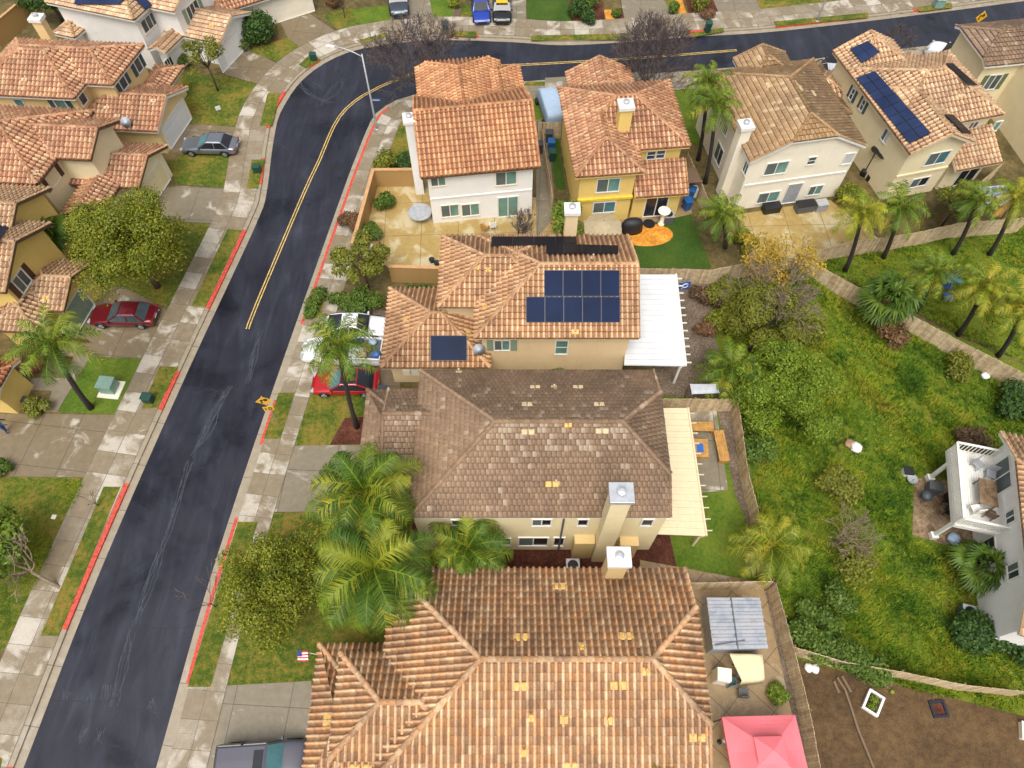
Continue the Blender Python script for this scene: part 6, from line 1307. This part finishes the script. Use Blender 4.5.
# covered grills, furniture boxes
def cover(name, label, px, dim, rz=0.0, mat='cloth_black', cat='covered grill'):
    g = G(*px); m = MB(); w_, d_, h_ = dim; m.lathe((0, 0, 0), [(.52, 0), (.5, h_ * .35), (.5, h_ * .6), (.42, h_ * .86), (.22, h_ * .97), (.03, h_)], 16); m.v = [(x * w_, y * d_, z) for x, y, z in m.v]; o = m.build(name, M[mat], smooth=True); o.location = g; o.rotation_euler.z = rz; return tag(o, label, cat)
cover('grill_cover', 'grill under a shiny black cover beside the umbrella', (631, 231), (1.8, 1.0, 1.35), .1)
def boxy(name, label, px, dim, mat, cat, rz=0.0, lid=None, z=0.0):
    g = G(*px, z); t = empty(name, (g.x, g.y, z), label, cat, rz); m = MB(); m.box((0, 0, dim[2] / 2), dim); m.build('body', M[mat], t, bevel=.03); m = MB(); m.box((0, 0, dim[2] + .03), (dim[0] + .06, dim[1] + .06, .07)); m.build('lid', M[lid or mat], t, bevel=.02); return t
boxy('storage_chest', 'black storage chest under the left window of the cream house', (770, 211), (1.4, .7, .65), 'black', 'chest', R(10)); boxy('storage_chest', 'brown black storage chest right of the sliding door', (803, 210), (1.5, .75, .75), 'dgrey', 'chest', R(10), 'black'); boxy('storage_chest', 'pale grey storage chest beside the dark chest', (819, 209), (.9, .7, .75), 'grey', 'chest', R(10), 'galv')
# bins
def bin_(label, px, mat, rz=0.0, group='wheeled bins'):
    g = G(*px); t = empty('wheeled_bin', g, label, 'bin', rz, group); m = MB(); m.box((0, 0, .53), (.48, .55, .95), mat=None, rz=0, taper=1.18); m.build('bin_body', M[mat], t, bevel=.02); m = MB(); m.box((0, 0, 1.04), (.64, .72, .07)); m.build('lid', M[mat], t, bevel=.02)
    for s in (-1, 1): m = MB(); m.tube([(s * .22, .28, .12), (s * .30, .28, .12)], .12, 10); m.build('wheel', M['black'], t)
    m = MB(); m.bar((-.22, .40, 1.0), (.22, .40, 1.0), .03, .03); m.build('handle', M[mat], t)
bin_('grey wheeled bin at the left in the side yard by the white house', (542, 152), 'grey_bin'); bin_('blue lidded bin in the side yard by the white house', (551, 150), 'blue_bin'); bin_('dark green bin nearest in the side yard by the white house', (552, 160), 'dark_bin'); bin_('dark bin at the back of the side yard by the white house', (549, 141), 'grey_bin')
bin_('blue bin behind the air conditioner of the yellow house', (686, 209), 'blue_bin', .3); bin_('dark blue bin beside the fence of the yellow house', (690, 198), 'blue_bin', -.4)
bin_('dark green bin on the red-edged verge before the top driveway', (707, 32), 'dark_bin'); bin_('green bin on the verge above the sharp bend, right of the street lamp', (446, 33), 'dark_bin', group=None); bin_('dark bin by the meter box of the solar house', (384, 397), 'grey_bin')
# air conditioners
def ac(label, px, rz=0.0):
    g = G(*px); t = empty('air_conditioner', g, label, 'air conditioner', rz, 'air conditioners'); m = MB(); m.box((0, 0, .40), (.8, .8, .78)); m.build('case', M['dgrey'], t, bevel=.03); m = MB(); m.box((0, 0, .815), (.84, .84, .05)); m.build('top', M['galv'], t, bevel=.01); m = MB(); m.lathe((0, 0, .845), [(.33, 0), (.33, .02), (.02, .03)], 18); m.build('fan_grille', M['black'], t)
ac('air conditioner on the mulch strip between the two lowest roofs', (572, 569)); ac('grey air conditioner at the corner of the yellow house', (667, 221), .1); ac('air conditioner beside the hedge of the white deck house', (963, 615), -.25)
# statue column, dark shade
g = G(661, 224); t = empty('stone_column', g, 'pale bird bath on a stone column by the sliding door', 'bird bath'); m = MB(); m.lathe((0, 0, 0), [(.28, 0), (.28, .12), (.17, .2), (.15, 1.2), (.2, 1.35)], 14); m.build('column', M['stucco_offwhite'], t, smooth=True); m = MB(); m.lathe((0, 0, 1.35), [(.2, 0), (.5, .14), (.5, .2), (.42, .16), (.05, .1)], 18); m.build('basin', M['stucco_offwhite'], t, smooth=True)
g = G(649, 224); m = MB(); m.lathe((0, 0, 0), [(.5, 0), (.5, .06), (.02, .07)], 18); o = m.build('door_mat', M['black']); o.location = g; tag(o, 'round black door mat at the yellow house sliding door', 'door mat')
# lean-to roof by the yellow house
def leanto(name, label, px, z0, mat, cat):
    c = [G(*p, z) for p, z in px]; o = sum(c, Vector()) / len(c); o.z = 0; t = empty(name, o, label, cat); m = MB(); m.slab([p - o for p in c], .06); m.build('roof', M[mat], t)
    for p in c: m = MB(); m.box((p.x * .98 - o.x * .98, p.y * .98 - o.y * .98, p.z / 2 - .03), (.09, .09, p.z - .08)); m.build('post', M['post'], t)
    return t
leanto('side_shelter', 'brown flat roofed side shelter along the yellow house', [((687, 168), 2.3), ((696, 168), 2.3), ((702, 182), 2.2), ((688, 183), 2.2)], 0, 'brown_trim', 'shelter')
boxy('dog_house', 'white box with a small black opening under the brown shelter', (693, 196), (1.3, .5, .9), 'white', 'box', .1)
leanto('shade_cover', 'white flat shade cover behind the board fence at right', [((950, 187), 2.4), ((962, 186), 2.4), ((974, 208), 2.4), ((951, 210), 2.4)], 0, 'white_pvc', 'shade cover'); leanto('shade_cover', 'pale blue flat shade cover among the right palms', [((964, 189), 2.3), ((1004, 185), 2.3), ((1016, 202), 2.3), ((976, 210), 2.3)], 0, 'cover_blue', 'shade cover')
# court table
g = G(420, 212, .7); t = empty('round_table', (g.x, g.y, 0), 'round pale glass table on the ochre courtyard', 'table'); m = MB(); m.lathe((0, 0, .68), [(.95, 0), (.95, .05), (.02, .06)], 26); m.build('table_top', M['galv'], t); m = MB(); m.tube([(0, 0, 0), (0, 0, .68)], .06, 8); m.lathe((0, 0, 0), [(.4, 0), (.4, .04), (.06, .08)], 14); m.build('leg', M['grey'], t)
boxy('planter_box', 'grey box beside the round courtyard table', (427, 218), (.7, .6, .5), 'grey', 'box'); chair('wooden chair at the white house wall beside the bare bush', (485, 231), 2.6, 'bench_wood'); chair('white plastic chair at the white house wall', (493, 229), 3.3, 'white_pvc')
for k, p in enumerate([(432, 262), (437, 265)]):
    g = G(*p); m = MB(); m.lathe((0, 0, 0), [(.16, 0), (.22, .35), (.24, .36), (.2, .34), (.02, .30)], 12); o = m.build('flower_pot', M['black']); o.location = g; tag(o, ['left black pot by the lower courtyard wall', 'right black pot by the lower courtyard wall'][k], 'pot')
def pole_thing(label, a, b, za, zb, r=.05): A, B = G(*a, za), G(*b, zb); m = MB(); m.tube([Vector((0, 0, 0)), B - A], r, 6); o = m.build('garden_pole', M['black']); o.location = A; tag(o, label, 'pole')
pole_thing('dark pole leaning inside the courtyard', (384, 256), (376, 233), 0, .9)
# deck house terrace and deck
def deck():
    c = [G(*p, 2.8) for p in [(949, 449), (955, 524)]]; o = c[0].copy(); o.z = 0; ax = (c[1] - c[0]).normalized(); nx = Vector((-ax.y, ax.x, 0)); nx = nx if nx.x > 0 else -nx; L = (c[1] - c[0]).length; W_ = 2.75
    t = empty('timber_deck', o, 'white raised timber deck with slatted railings on the right house', 'deck', 0); f = lambda a, b, z: ax * a + nx * b + Vector((0, 0, z)); m = MB()
    for k in range(18): m.slab([f(0, W_ * k / 18 + .006, 2.8), f(L, W_ * k / 18 + .006, 2.8), f(L, W_ * (k + 1) / 18 - .006, 2.8), f(0, W_ * (k + 1) / 18 - .006, 2.8)], .05)
    m.build('deck_floor', M['white'], t)
    m = MB(); m.bar(f(0, 0, 2.6), f(L, 0, 2.6), .08, .35); m.bar(f(0, 0, 2.6), f(0, W_, 2.6), .08, .34); m.bar(f(L, 0, 2.6), f(L, W_, 2.6), .08, .34); m.build('rim_beam', M['white'], t)
    def rail(a, b, gap, w_=.07):
        m = MB(); m.bar(a + Vector((0, 0, 1.0)), b + Vector((0, 0, 1.0)), .14, .06); m.bar(a + Vector((0, 0, .1)), b + Vector((0, 0, .1)), .06, .06); n = int((b - a).length / gap)
        for k in range(n): p = a.lerp(b, (k + .5) / n); m.bar(p + Vector((0, 0, .1)), p + Vector((0, 0, 1.0)), w_, .03)
        m.build('railing', M['white'], t)
    rail(f(0, 0, 2.8), f(L, 0, 2.8), .13, .12); rail(f(0, 0, 2.8), f(0, W_, 2.8), .22); rail(f(L, 0, 2.8), f(L, W_, 2.8), .16)
    for a in (.9, L - .15): m = MB(); p = f(a, .05, 0); m.box((p.x, p.y, 1.25), (.2, .2, 2.5)); m.box((p.x, p.y, .2), (.42, .42, .4)); m.build('post', M['white'], t)
    return o, f, L
do, df, dL = deck()
def onto(p): return do + p
pos = onto(df(2.9, 1.7, 2.8)); t = empty('wooden_table', pos, 'brown wooden table on the raised deck', 'table', R(-14)); m = MB(); m.box((0, 0, .72), (1.05, 1.7, .05)); m.build('table_top', M['wood_deck'], t)
for sx in (-1, 1):
    for sy in (-1, 1): m = MB(); m.box((sx * .45, sy * .75, .35), (.06, .06, .69)); m.build('leg', M['brown_trim'], t)
def deckchair(label, a, b, rz, mat):
    p = onto(df(a, b, 2.8)); t = empty('deck_chair', p, label, 'chair', rz); m = MB(); m.box((0, 0, .42), (.55, .55, .08)); m.build('seat', M[mat], t, bevel=.03); m = MB(); m.box((0, .27, .7), (.55, .07, .6)); m.build('backrest', M[mat], t, bevel=.03)
    for sx in (-1, 1):
        for sy in (-1, 1): m = MB(); m.box((sx * .23, sy * .23, .19), (.05, .05, .38)); m.build('leg', M[mat], t)
deckchair('brown chair at the lower end of the deck table', 4.1, 1.9, 2.6, 'brown_trim'); deckchair('white chair between the deck table and railing', 4.0, 1.1, 3.3, 'white'); deckchair('thin grey chair at the upper end of the deck', .9, 1.5, .5, 'grey'); deckchair('grey folding chair beside the upper deck railing', 1.4, 2.2, -.4, 'grey')
patch('terrace', [(914, 478), (936, 480), (962, 482), (975, 540), (945, 545), (912, 535)], 6, M['wood_deck'])
g = G(921, 500); t = empty('kettle_grill', g, 'round blue black kettle grill on the terrace', 'grill'); m = MB(); m.lathe((0, 0, .5), [(.05, 0), (.32, .12), (.38, .3), (.33, .46), (.12, .56), (.02, .57)], 16); m.build('kettle', M['grey_bin'], t, smooth=True)
for k in range(3): m = MB(); m.tube([(.25 * math.cos(k * 2.1), .25 * math.sin(k * 2.1), 0), (.12 * math.cos(k * 2.1), .12 * math.sin(k * 2.1), .62)], .02, 6); m.build('leg', M['dgrey'], t)
boxy('gas_grill', 'dark box grill beside the upper deck post', (930, 491), (.8, .5, .8), 'dgrey', 'grill', -.3); boxy('side_table', 'small pale square table with dark top at the terrace corner', (905, 474), (.55, .55, .5), 'white', 'table', -.1, 'black')
g = G(910, 481); m = MB(); m.lathe((0, 0, 0), [(.2, 0), (.32, .35), (.35, .37), (.28, .33), (.02, .28)], 14); o = m.build('flower_pot', M['grey']); o.location = g; tag(o, 'grey round pot at the terrace corner', 'pot')
chair('dark patio chair under the edge of the raised deck', (944, 502), 1.2, 'black'); chair('second dark patio chair nearer the lower deck post', (946, 514), 1.0, 'black'); lump('storage_bag', 'blue bag at the foot of the lower deck post', 'bag', G(952, 540), .4, M['cover_blue'], 4)
# meadow litter, dirt yard things
lump('bundle', 'white and brown bundle lying in the open meadow', 'bundle', G(855, 449), .42, M['white_pvc'], 3); lump('bag', 'brown bag beside the white bundle in the meadow', 'bag', G(849, 445), .36, M['husk'], 5, .5); lump('bag', 'pale bag at the foot of the long garden fence', 'bag', G(984, 377), .3, M['white_pvc'], 6)
g = G(872, 703); t = empty('planter_box', g, 'small white framed planter with grass on the dirt yard', 'planter', R(-35)); m = MB()
for x, y, sx, sy in ((0, .55, .8, .12), (0, -.55, .8, .12), (.4, 0, .12, 1.2), (-.4, 0, .12, 1.2)): m.box((x, y, .12), (sx, sy, .26 + abs(x) * .01))
m.build('frame', M['white'], t); crown_mesh('grass', [(Vector((0, .2, .1)), .25), (Vector((0, -.2, .1)), .25)], 400, .06, M['leaf_bright'], t)
g = G(938, 709); t = empty('fire_ring', g, 'square dark fire pit sunk in the dirt yard', 'fire pit', R(5)); m = MB()
for x, y, sx, sy in ((0, .38, .9, .14), (0, -.38, .9, .14), (.38, 0, .14, .64), (-.38, 0, .14, .64)): m.box((x, y, .06), (sx, sy, .14))
m.build('edging', M['alu_dark'], t); m = MB(); m.box((0, 0, .03), (.6, .6, .04)); m.build('ash', M['mulch'], t)
m = MB(); m.lathe((0, 0, 0), [(.02, 0), (.1, .04), (.14, .13), (.1, .22), (.02, .26)], 12); o = m.build('ball', M['lime'] if 'lime' in M else M['leaf_bright'], smooth=True); o.location = G(891, 692); tag(o, 'small lime green ball on the dirt yard', 'ball')
def planks(label, px, z=.1, w=.12, name='timber_edging'):
    P = [G(*p) for p in px]; o = P[0]; m = MB()
    for i in range(len(P) - 1): m.bar(P[i] - o + Vector((0, 0, z)), P[i + 1] - o + Vector((0, 0, z)), w, .18)
    ob = m.build(name, M['post']); ob.location = o; tag(ob, label, 'edging')
planks('curved timber edging across the dirt yard', [(836, 678), (844, 690), (850, 708), (857, 730), (866, 752), (874, 772)]); 
for k, (a, b) in enumerate([((834, 681), (839, 693)), ((842, 676), (851, 692))]):
    A, B = G(*a, .1), G(*b, .1); m = MB(); m.bar((0, 0, 0), B - A, .14, .05); o = m.build('loose_plank', M['post']); o.location = A; tag(o, ['left loose plank by the fence corner of the dirt yard', 'right loose plank by the fence corner of the dirt yard'][k], 'plank')
lump('bag', 'left white sack at the dirt yard fence corner', 'bag', G(808, 668), .26, M['white_pvc'], 11, .5); lump('bag', 'right white sack at the dirt yard fence corner', 'bag', G(814, 669), .26, M['white_pvc'], 12, .5)
boxy('planter_block', 'pale concrete block at the right edge of the dirt yard', (1024, 732), (.6, .9, .35), 'stucco_offwhite', 'block', -.3)
# play things in the palm garden
g = G(946, 300); m = MB(); m.lathe((0, 0, .2), [(.1, 0), (.38, .1), (.42, .22), (.38, .26), (.05, .18)], 14); o = m.build('play_tub', M['denim'], smooth=True); o.location = g; tag(o, 'blue tub in the fenced palm garden', 'tub'); g = G(951, 280, 1.3)
t = empty('garden_swing', (g.x, g.y, 0), 'blue canopy swing behind the dark palm in the garden', 'swing'); m = MB(); m.slab([(-.6, -.5, 1.6), (.6, -.5, 1.6), (.6, .5, 1.8), (-.6, .5, 1.8)], .05); m.build('canopy', M['glass_teal'], t); m = MB(); m.box((0, 0, .5), (1.1, .45, .08)); m.box((0, .25, .8), (1.1, .06, .5)); m.build('seat', M['denim'], t)
for sx in (-1, 1): m = MB(); m.bar((sx * .6, -.5, 0), (sx * .6, 0, 1.68), .05, .05); m.bar((sx * .6, .5, 0), (sx * .6, 0, 1.66), .048, .048); m.build('side_frame', M['dgrey'], t)
g = G(683, 290); t = empty('banner_sign', g, 'small blue board with a white round mark beside the white patio cover', 'sign', R(10)); m = MB(); m.box((0, 0, .55), (.85, .05, .85)); m.build('board', M['sign_blue'], t); m = MB(); m.tube([(.05 + math.cos(q) * .22, -.035, .58 + math.sin(q) * .22) for q in np.linspace(.6, 6.0, 16)], .045, 5); m.bar((-.2, -.035, .2), (-.1, -.035, .5), .03, .07); m.build('mark', M['white_pvc'], t)
for s in (-1, 1): m = MB(); m.box((s * .3, .03, .3), (.05, .04, .6)); m.build('leg', M['dgrey'], t)
leanto('lean_to_cover', 'small white translucent cover beside the low palm', [((690, 384), 1.9), ((716, 384), 1.9), ((720, 393), 1.8), ((692, 394), 1.8)], 0, 'galv', 'cover')
# round shade fans in the side yard of the cream house
for k, (p, b) in enumerate([((867, 150), (863, 175)), ((874, 155), (869, 180))]):
    bg = G(*b); hh = hfit(bg, p[1]); t = empty('patio_heater', bg, ['left black disc topped stand between the two cream houses', 'right black disc topped stand between the two cream houses'][k], 'stand'); m = MB(); m.tube([(0, 0, 0), (0, 0, hh)], .05, 8); m.lathe((0, 0, 0), [(.3, 0), (.3, .5), (.06, .6)], 12); m.build('stand', M['black'], t); m = MB(); m.lathe((0, 0, hh), [(.5, 0), (.5, .03), (.1, .12)], 18); m.build('disc', M['black'], t)
# ------------------------------------------------------------------ street furniture
def street_lamp(label, px, h, arm):
    g = G(*px); t = empty('street_lamp', g, label, 'street lamp', group='street lamps'); m = MB(); m.tube([(0, 0, 0), (0, 0, .5), (0, 0, h)], [.12, .10, .06], 10); m.lathe((0, 0, 0), [(.2, 0), (.2, .06), (.12, .1)], 12); m.build('pole', M['steel'], t, smooth=True)
    a = Vector(arm); m = MB(); pts = [Vector((0, 0, h - .25)) + a * f + Vector((0, 0, .75 * math.sin(min(1, f) * 1.9) * .7)) for f in np.linspace(0, 1, 9)]; m.tube(pts, .045, 8); m.build('arm', M['steel'], t, smooth=True)
    m = MB(); d = a.normalized(); e = pts[-1]; m.bar(e - d * .1, e + d * .62, .24, .12); m.build('lamp_head', M['white'], t, bevel=.03); return t, h
bg = G(377, 129); hl = hfit(bg, 54); tip = G(333, 45, hl + .4)
t, _ = street_lamp('tall street lamp with curved arm over the road bend', (377, 129), hl, (tip.x - bg.x, tip.y - bg.y, 0))
hs = hfit(bg, 100); m = MB(); m.box((.42, 0, hs), (.75, .03, .2)); m.build('street_name_plate', M['sign_blue'], t); m = MB()
for k in range(6): m.box((.16 + k * .10, -.019, hs), (.06, .006, .09))
m.build('name_lettering', M['white_pvc'], t)
street_lamp('plain street lamp pole on the far red-edged verge at the top', (817, 21), 8.5, (.4, -2.2, 0))
def arrow_sign(label, base, top, size, rz, flip):
    g = G(*base); hh = hfit(g, top[1]); t = empty('warning_sign', g, label, 'road sign', rz, 'yellow bend warning signs'); m = MB(); m.tube([(0, .04, 0), (0, .04, hh + size * .5)], .035, 6); m.build('post', M['steel'], t)
    s = size * .707; m = MB(); m.box((0, 0, hh), (s * 1.0, .02, s * 1.0), mat=Matrix.Rotation(R(45), 3, 'Y')); m.build('diamond_plate', M['sign_yellow'], t)
    f = flip; m = MB(); w = size * .10; m.bar((-.17 * size * f, -.018, hh - .22 * size), (-.17 * size * f, -.018, hh + .10 * size), .012, w, (0, 1, 0)); 
    m2 = MB()
    def stroke(a, b, wd=w):
        A, B = Vector((a[0] * size * f, -.016, hh + a[1] * size)), Vector((b[0] * size * f, -.016, hh + b[1] * size)); d = (B - A).normalized(); n_ = Vector((-d.z, 0, d.x)) * wd / 2; m2.add([A - n_, B - n_, B + n_, A + n_] + [p + Vector((0, .008, 0)) for p in (A - n_, B - n_, B + n_, A + n_)], [(0, 1, 2, 3), (7, 6, 5, 4), (0, 4, 5, 1), (1, 5, 6, 2), (2, 6, 7, 3), (3, 7, 4, 0)])
    stroke((-.16, -.24), (-.16, .14)); stroke((-.20, .115), (.16, .115)); stroke((.05, .25), (.22, .115)); stroke((.05, -.02), (.22, .115)); m2.build('arrow', M['black'], t)
    m = MB(); m.box((0, 0, hh - size * .95), (size * .62, .02, size * .5)); m.build('speed_plate', M['sign_yellow'], t)
    m2 = MB(); hh -= size * .95; k = .5
    for a, b in [((-.17, -.14), (-.17, .14)), ((.02, -.14), (.02, .14)), ((.17, -.14), (.17, .14)), ((.02, .125), (.17, .125)), ((.02, -.125), (.17, -.125))]: stroke(a, b, size * .055)
    m2.build('numerals', M['black'], t)
arrow_sign('yellow bend sign on the right kerb verge with black turn arrow', (279, 425), (265, 401), 1.1, R(8), 1); arrow_sign('yellow bend sign on the far side at the upper right', (964, 46), (983, 17), 1.2, R(12), 1)
# utility boxes
def util(label, px, dim, pad=True, mat='util_green', rz=0.0):
    g = G(*px); t = empty('utility_box', g, label, 'utility box', rz); m = MB(); m.box((0, 0, dim[2] / 2 + .08), dim, taper=.96); m.build('cabinet', M[mat], t, bevel=.03); m = MB(); m.box((0, 0, dim[2] + .10), (dim[0] + .05, dim[1] + .05, .06)); m.build('lid', M[mat], t, bevel=.02)
    if pad: m = MB(); m.box((.08, -.06, .04), (dim[0] + .5, dim[1] + .5, .1)); m.build('pad', M['stucco_offwhite'], t)
util('large pale green utility box on a concrete pad in the bright lawn', (111, 389), (1.05, .95, .85), True, 'util_green', R(-6)); util('small dark teal utility box on the left verge', (150, 401), (.7, .55, .6), False, 'dark_teal' if 'dark_teal' in M else 'dark_bin', R(-8)); util('small dark green utility box on the verge at the bend', (258, 172), (.6, .5, .6), False, 'dark_bin'); util('small green utility box on the top left verge by the pale driveway', (314, 60), (.6, .5, .6), False, 'dark_bin'); util('green utility box on the far top right verge', (937, 7), (.9, .8, .8), False, 'util_green')
g = G(366, 250); t = empty('utility_cabinet', g, 'tall pale utility cabinet on the sidewalk by the courtyard wall', 'utility cabinet', R(-8)); m = MB(); m.box((0, 0, .6), (.55, 1.1, 1.2)); m.build('cabinet', M['galv'], t, bevel=.03); m = MB(); m.box((0, 0, 1.22), (.6, 1.15, .06)); m.build('lid', M['white_pvc'], t, bevel=.02); m = MB(); m.box((0, 0, .02), (.8, 1.35, .08)); m.build('pad', M['stucco_offwhite'], t)
boxy('meter_cabinet', 'green dark box behind the white street-side car', (957, 64), (.9, .9, 1.1), 'util_green', 'utility box')
def lidplate(label, px, dim, mat='stucco_offwhite', rz=-.1):
    g = G(*px); m = MB(); m.box((0, 0, .012), (dim[0], dim[1], .03)); o = m.build('access_cover', M[mat], bevel=.01); o.location = g + Vector((0, 0, .022)); o.rotation_euler.z = rz; tag(o, label, 'access cover')
for lab, p, d in [('round-cornered pale cover at the lower left verge', (60, 614), (.75, .45)), ('tan cover in the middle of the long left verge', (78, 564), (.7, .8)), ('pale cover at the upper end of the long left verge', (100, 523), (.6, .3)), ('white cover on the verge beside the big round tree lawn', (208, 288), (.4, .3)), ('pale blue green cover on the right verge near the bottom', (201, 675), (.6, .45)), ('small round white cover in the near left lawn', (54, 517), (.3, .3)), ('pale cover on the verge right of the top left bend', (366, 39), (.45, .3)), ('second pale cover on the top verge by the bend', (378, 37), (.45, .3)), ('left white cover on the red-edged top verge', (452, 34), (.4, .3)), ('long tan cover on the red-edged top verge', (461, 34), (1.0, .3)), ('pale cover on the long top verge left part', (554, 38), (.4, .3)), ('pale cover on the long top verge right part', (599, 37), (.4, .3)), ('white cover on the verge left of the covered vehicle', (535, 84), (.5, .4)), ('pale square cover on the sidewalk by the olive tree', (345, 267), (1.0, .7))]: lidplate(lab, p, d)
g = G(220, 113); t = empty('yard_sign', g, 'small white sign stuck in the upper left lawn', 'sign', .5); m = MB(); m.box((0, 0, .55), (.45, .03, .4)); m.build('board', M['white_pvc'], t); m = MB(); m.bar((0, 0, 0), (0, 0, .4), .03, .03); m.build('stake', M['dgrey'], t)
# flag on the garage corner of the near house
A = G(311, 652, 2.5); t = empty('flag', A, 'small striped flag on a short pole at the tiled garage corner', 'flag'); B = G(297, 651, 2.9) - A; m = MB(); m.tube([Vector((.5, -.1, -.4)), B * 1.02], .02, 6); m.build('flag_pole', M['white'], t)
M['flag_red'] = plain('flag_red', (.5, .03, .04), .8); M['flag_blue'] = plain('flag_blue', (.02, .04, .18), .8)
m = MB(); dx = -B; e = Vector((dx.x * .85, dx.y * .85, -.05)); hgt = Vector((.06, -.50, -.25)); nx_ = 8
for k in range(7):
    m.cur = k % 2
    for i in range(nx_):
        w0, w1 = math.sin(i * 1.1) * .03, math.sin((i + 1) * 1.1) * .03; a, b = i / nx_, (i + 1) / nx_; m.add([B + e * a + hgt * (k / 7) + Vector((0, 0, w0)), B + e * b + hgt * (k / 7) + Vector((0, 0, w1)), B + e * b + hgt * ((k + 1) / 7) + Vector((0, 0, w1)), B + e * a + hgt * ((k + 1) / 7) + Vector((0, 0, w0))], [(0, 1, 2, 3)])
fo = m.build('cloth', [M['flag_red'], M['white_pvc']], t); so = fo.modifiers.new('s', 'SOLIDIFY'); so.thickness = .008
m = MB(); m.slab([B + Vector((0, 0, .03)), B + e * .42 + Vector((0, 0, .05)), B + e * .42 + hgt * .54 + Vector((0, 0, .05)), B + hgt * .54 + Vector((0, 0, .03))], .01); m.build('canton', M['flag_blue'], fo)
# the person at the left garage
def person(px, rz):
    g = G(*px); t = empty('person', g, 'person in blue clothes bending beside the left garage', 'person', rz)
    def skin(name, J, E, rad, mat, par=t, root=0):
        me = bpy.data.meshes.new(name); me.from_pydata(J, E, []); o = bpy.data.objects.new(name, me); link(o, par); me.materials.append(mat)
        s = o.modifiers.new('skin', 'SKIN'); s.use_smooth_shade = True
        for i, r in enumerate(rad): me.skin_vertices[0].data[i].radius = (r, r); me.skin_vertices[0].data[i].use_root = (i == root)
        sb = o.modifiers.new('sub', 'SUBSURF'); sb.levels = sb.render_levels = 1; return o
    J = [(0, 0, .92), (.0, -.08, 1.15), (0, -.2, 1.38), (0, -.27, 1.5), (0, -.33, 1.62), (.11, 0, .88), (.13, -.06, .48), (.13, .04, .07), (.13, -.12, .04), (-.11, 0, .88), (-.13, -.04, .48), (-.13, .06, .07), (-.13, -.1, .04), (.19, -.2, 1.38), (.26, -.3, 1.12), (.22, -.48, .95), (-.19, -.2, 1.38), (-.26, -.3, 1.12), (-.22, -.48, .95)]
    E = [(0, 1), (1, 2), (2, 3), (3, 4), (0, 5), (5, 6), (6, 7), (7, 8), (0, 9), (9, 10), (10, 11), (11, 12), (2, 13), (13, 14), (14, 15), (2, 16), (16, 17), (17, 18)]
    skin('body', J, E, [.14, .14, .15, .065, .085, .095, .065, .045, .04, .095, .065, .045, .04, .065, .048, .033, .065, .048, .033], M['denim'])
    m = MB(); m.lathe((0, -.34, 1.56), [(.03, -.02), (.085, .04), (.1, .13), (.08, .21), (.02, .25)], 14); m.build('head', M['skin'], t, smooth=True); m = MB(); m.lathe((0, -.325, 1.66), [(.108, 0), (.105, .08), (.07, .15), (.02, .17)], 14); m.build('hair', M['black'], t, smooth=True)
person((8, 432), 2.2)
boxy('toolbox', 'dark box behind the round ornamental grass', (26, 402), (.6, .4, .4), 'grey_bin', 'box')
# ------------------------------------------------------------------ light
w = bpy.data.worlds.new('World'); SC.world = w; w.use_nodes = True; nt = w.node_tree; bgn = nt.nodes['Background']
sky = nt.nodes.new('ShaderNodeTexSky'); sky.sky_type = 'NISHITA'; sky.sun_disc = False; EL, AZ = R(64), R(190)
sky.sun_elevation = EL; sky.sun_rotation = AZ; sky.dust_density = 6; sky.air_density = 1.0; sky.ozone_density = 1.0
hs_ = nt.nodes.new('ShaderNodeHueSaturation'); hs_.inputs['Saturation'].default_value = .25; nt.links.new(sky.outputs[0], hs_.inputs['Color']); nt.links.new(hs_.outputs[0], bgn.inputs[0]); bgn.inputs[1].default_value = .135
sl = bpy.data.lights.new('sun', 'SUN'); sl.energy = 1.3; sl.angle = R(36); sl.color = (1, .95, .87); so = bpy.data.objects.new('sun', sl); COL.objects.link(so)
dv = Vector((math.sin(AZ) * math.cos(EL), math.cos(AZ) * math.cos(EL), math.sin(EL))); so.rotation_euler = dv.to_track_quat('Z', 'Y').to_euler(); so.location = (0, 0, 80)
SC.view_settings.view_transform = 'Standard'; SC.view_settings.look = 'None'; SC.view_settings.exposure = .52; SC.view_settings.gamma = 1.0
SC.cycles.use_denoising = True
SC.cycles.max_bounces = 6; SC.cycles.diffuse_bounces = 3
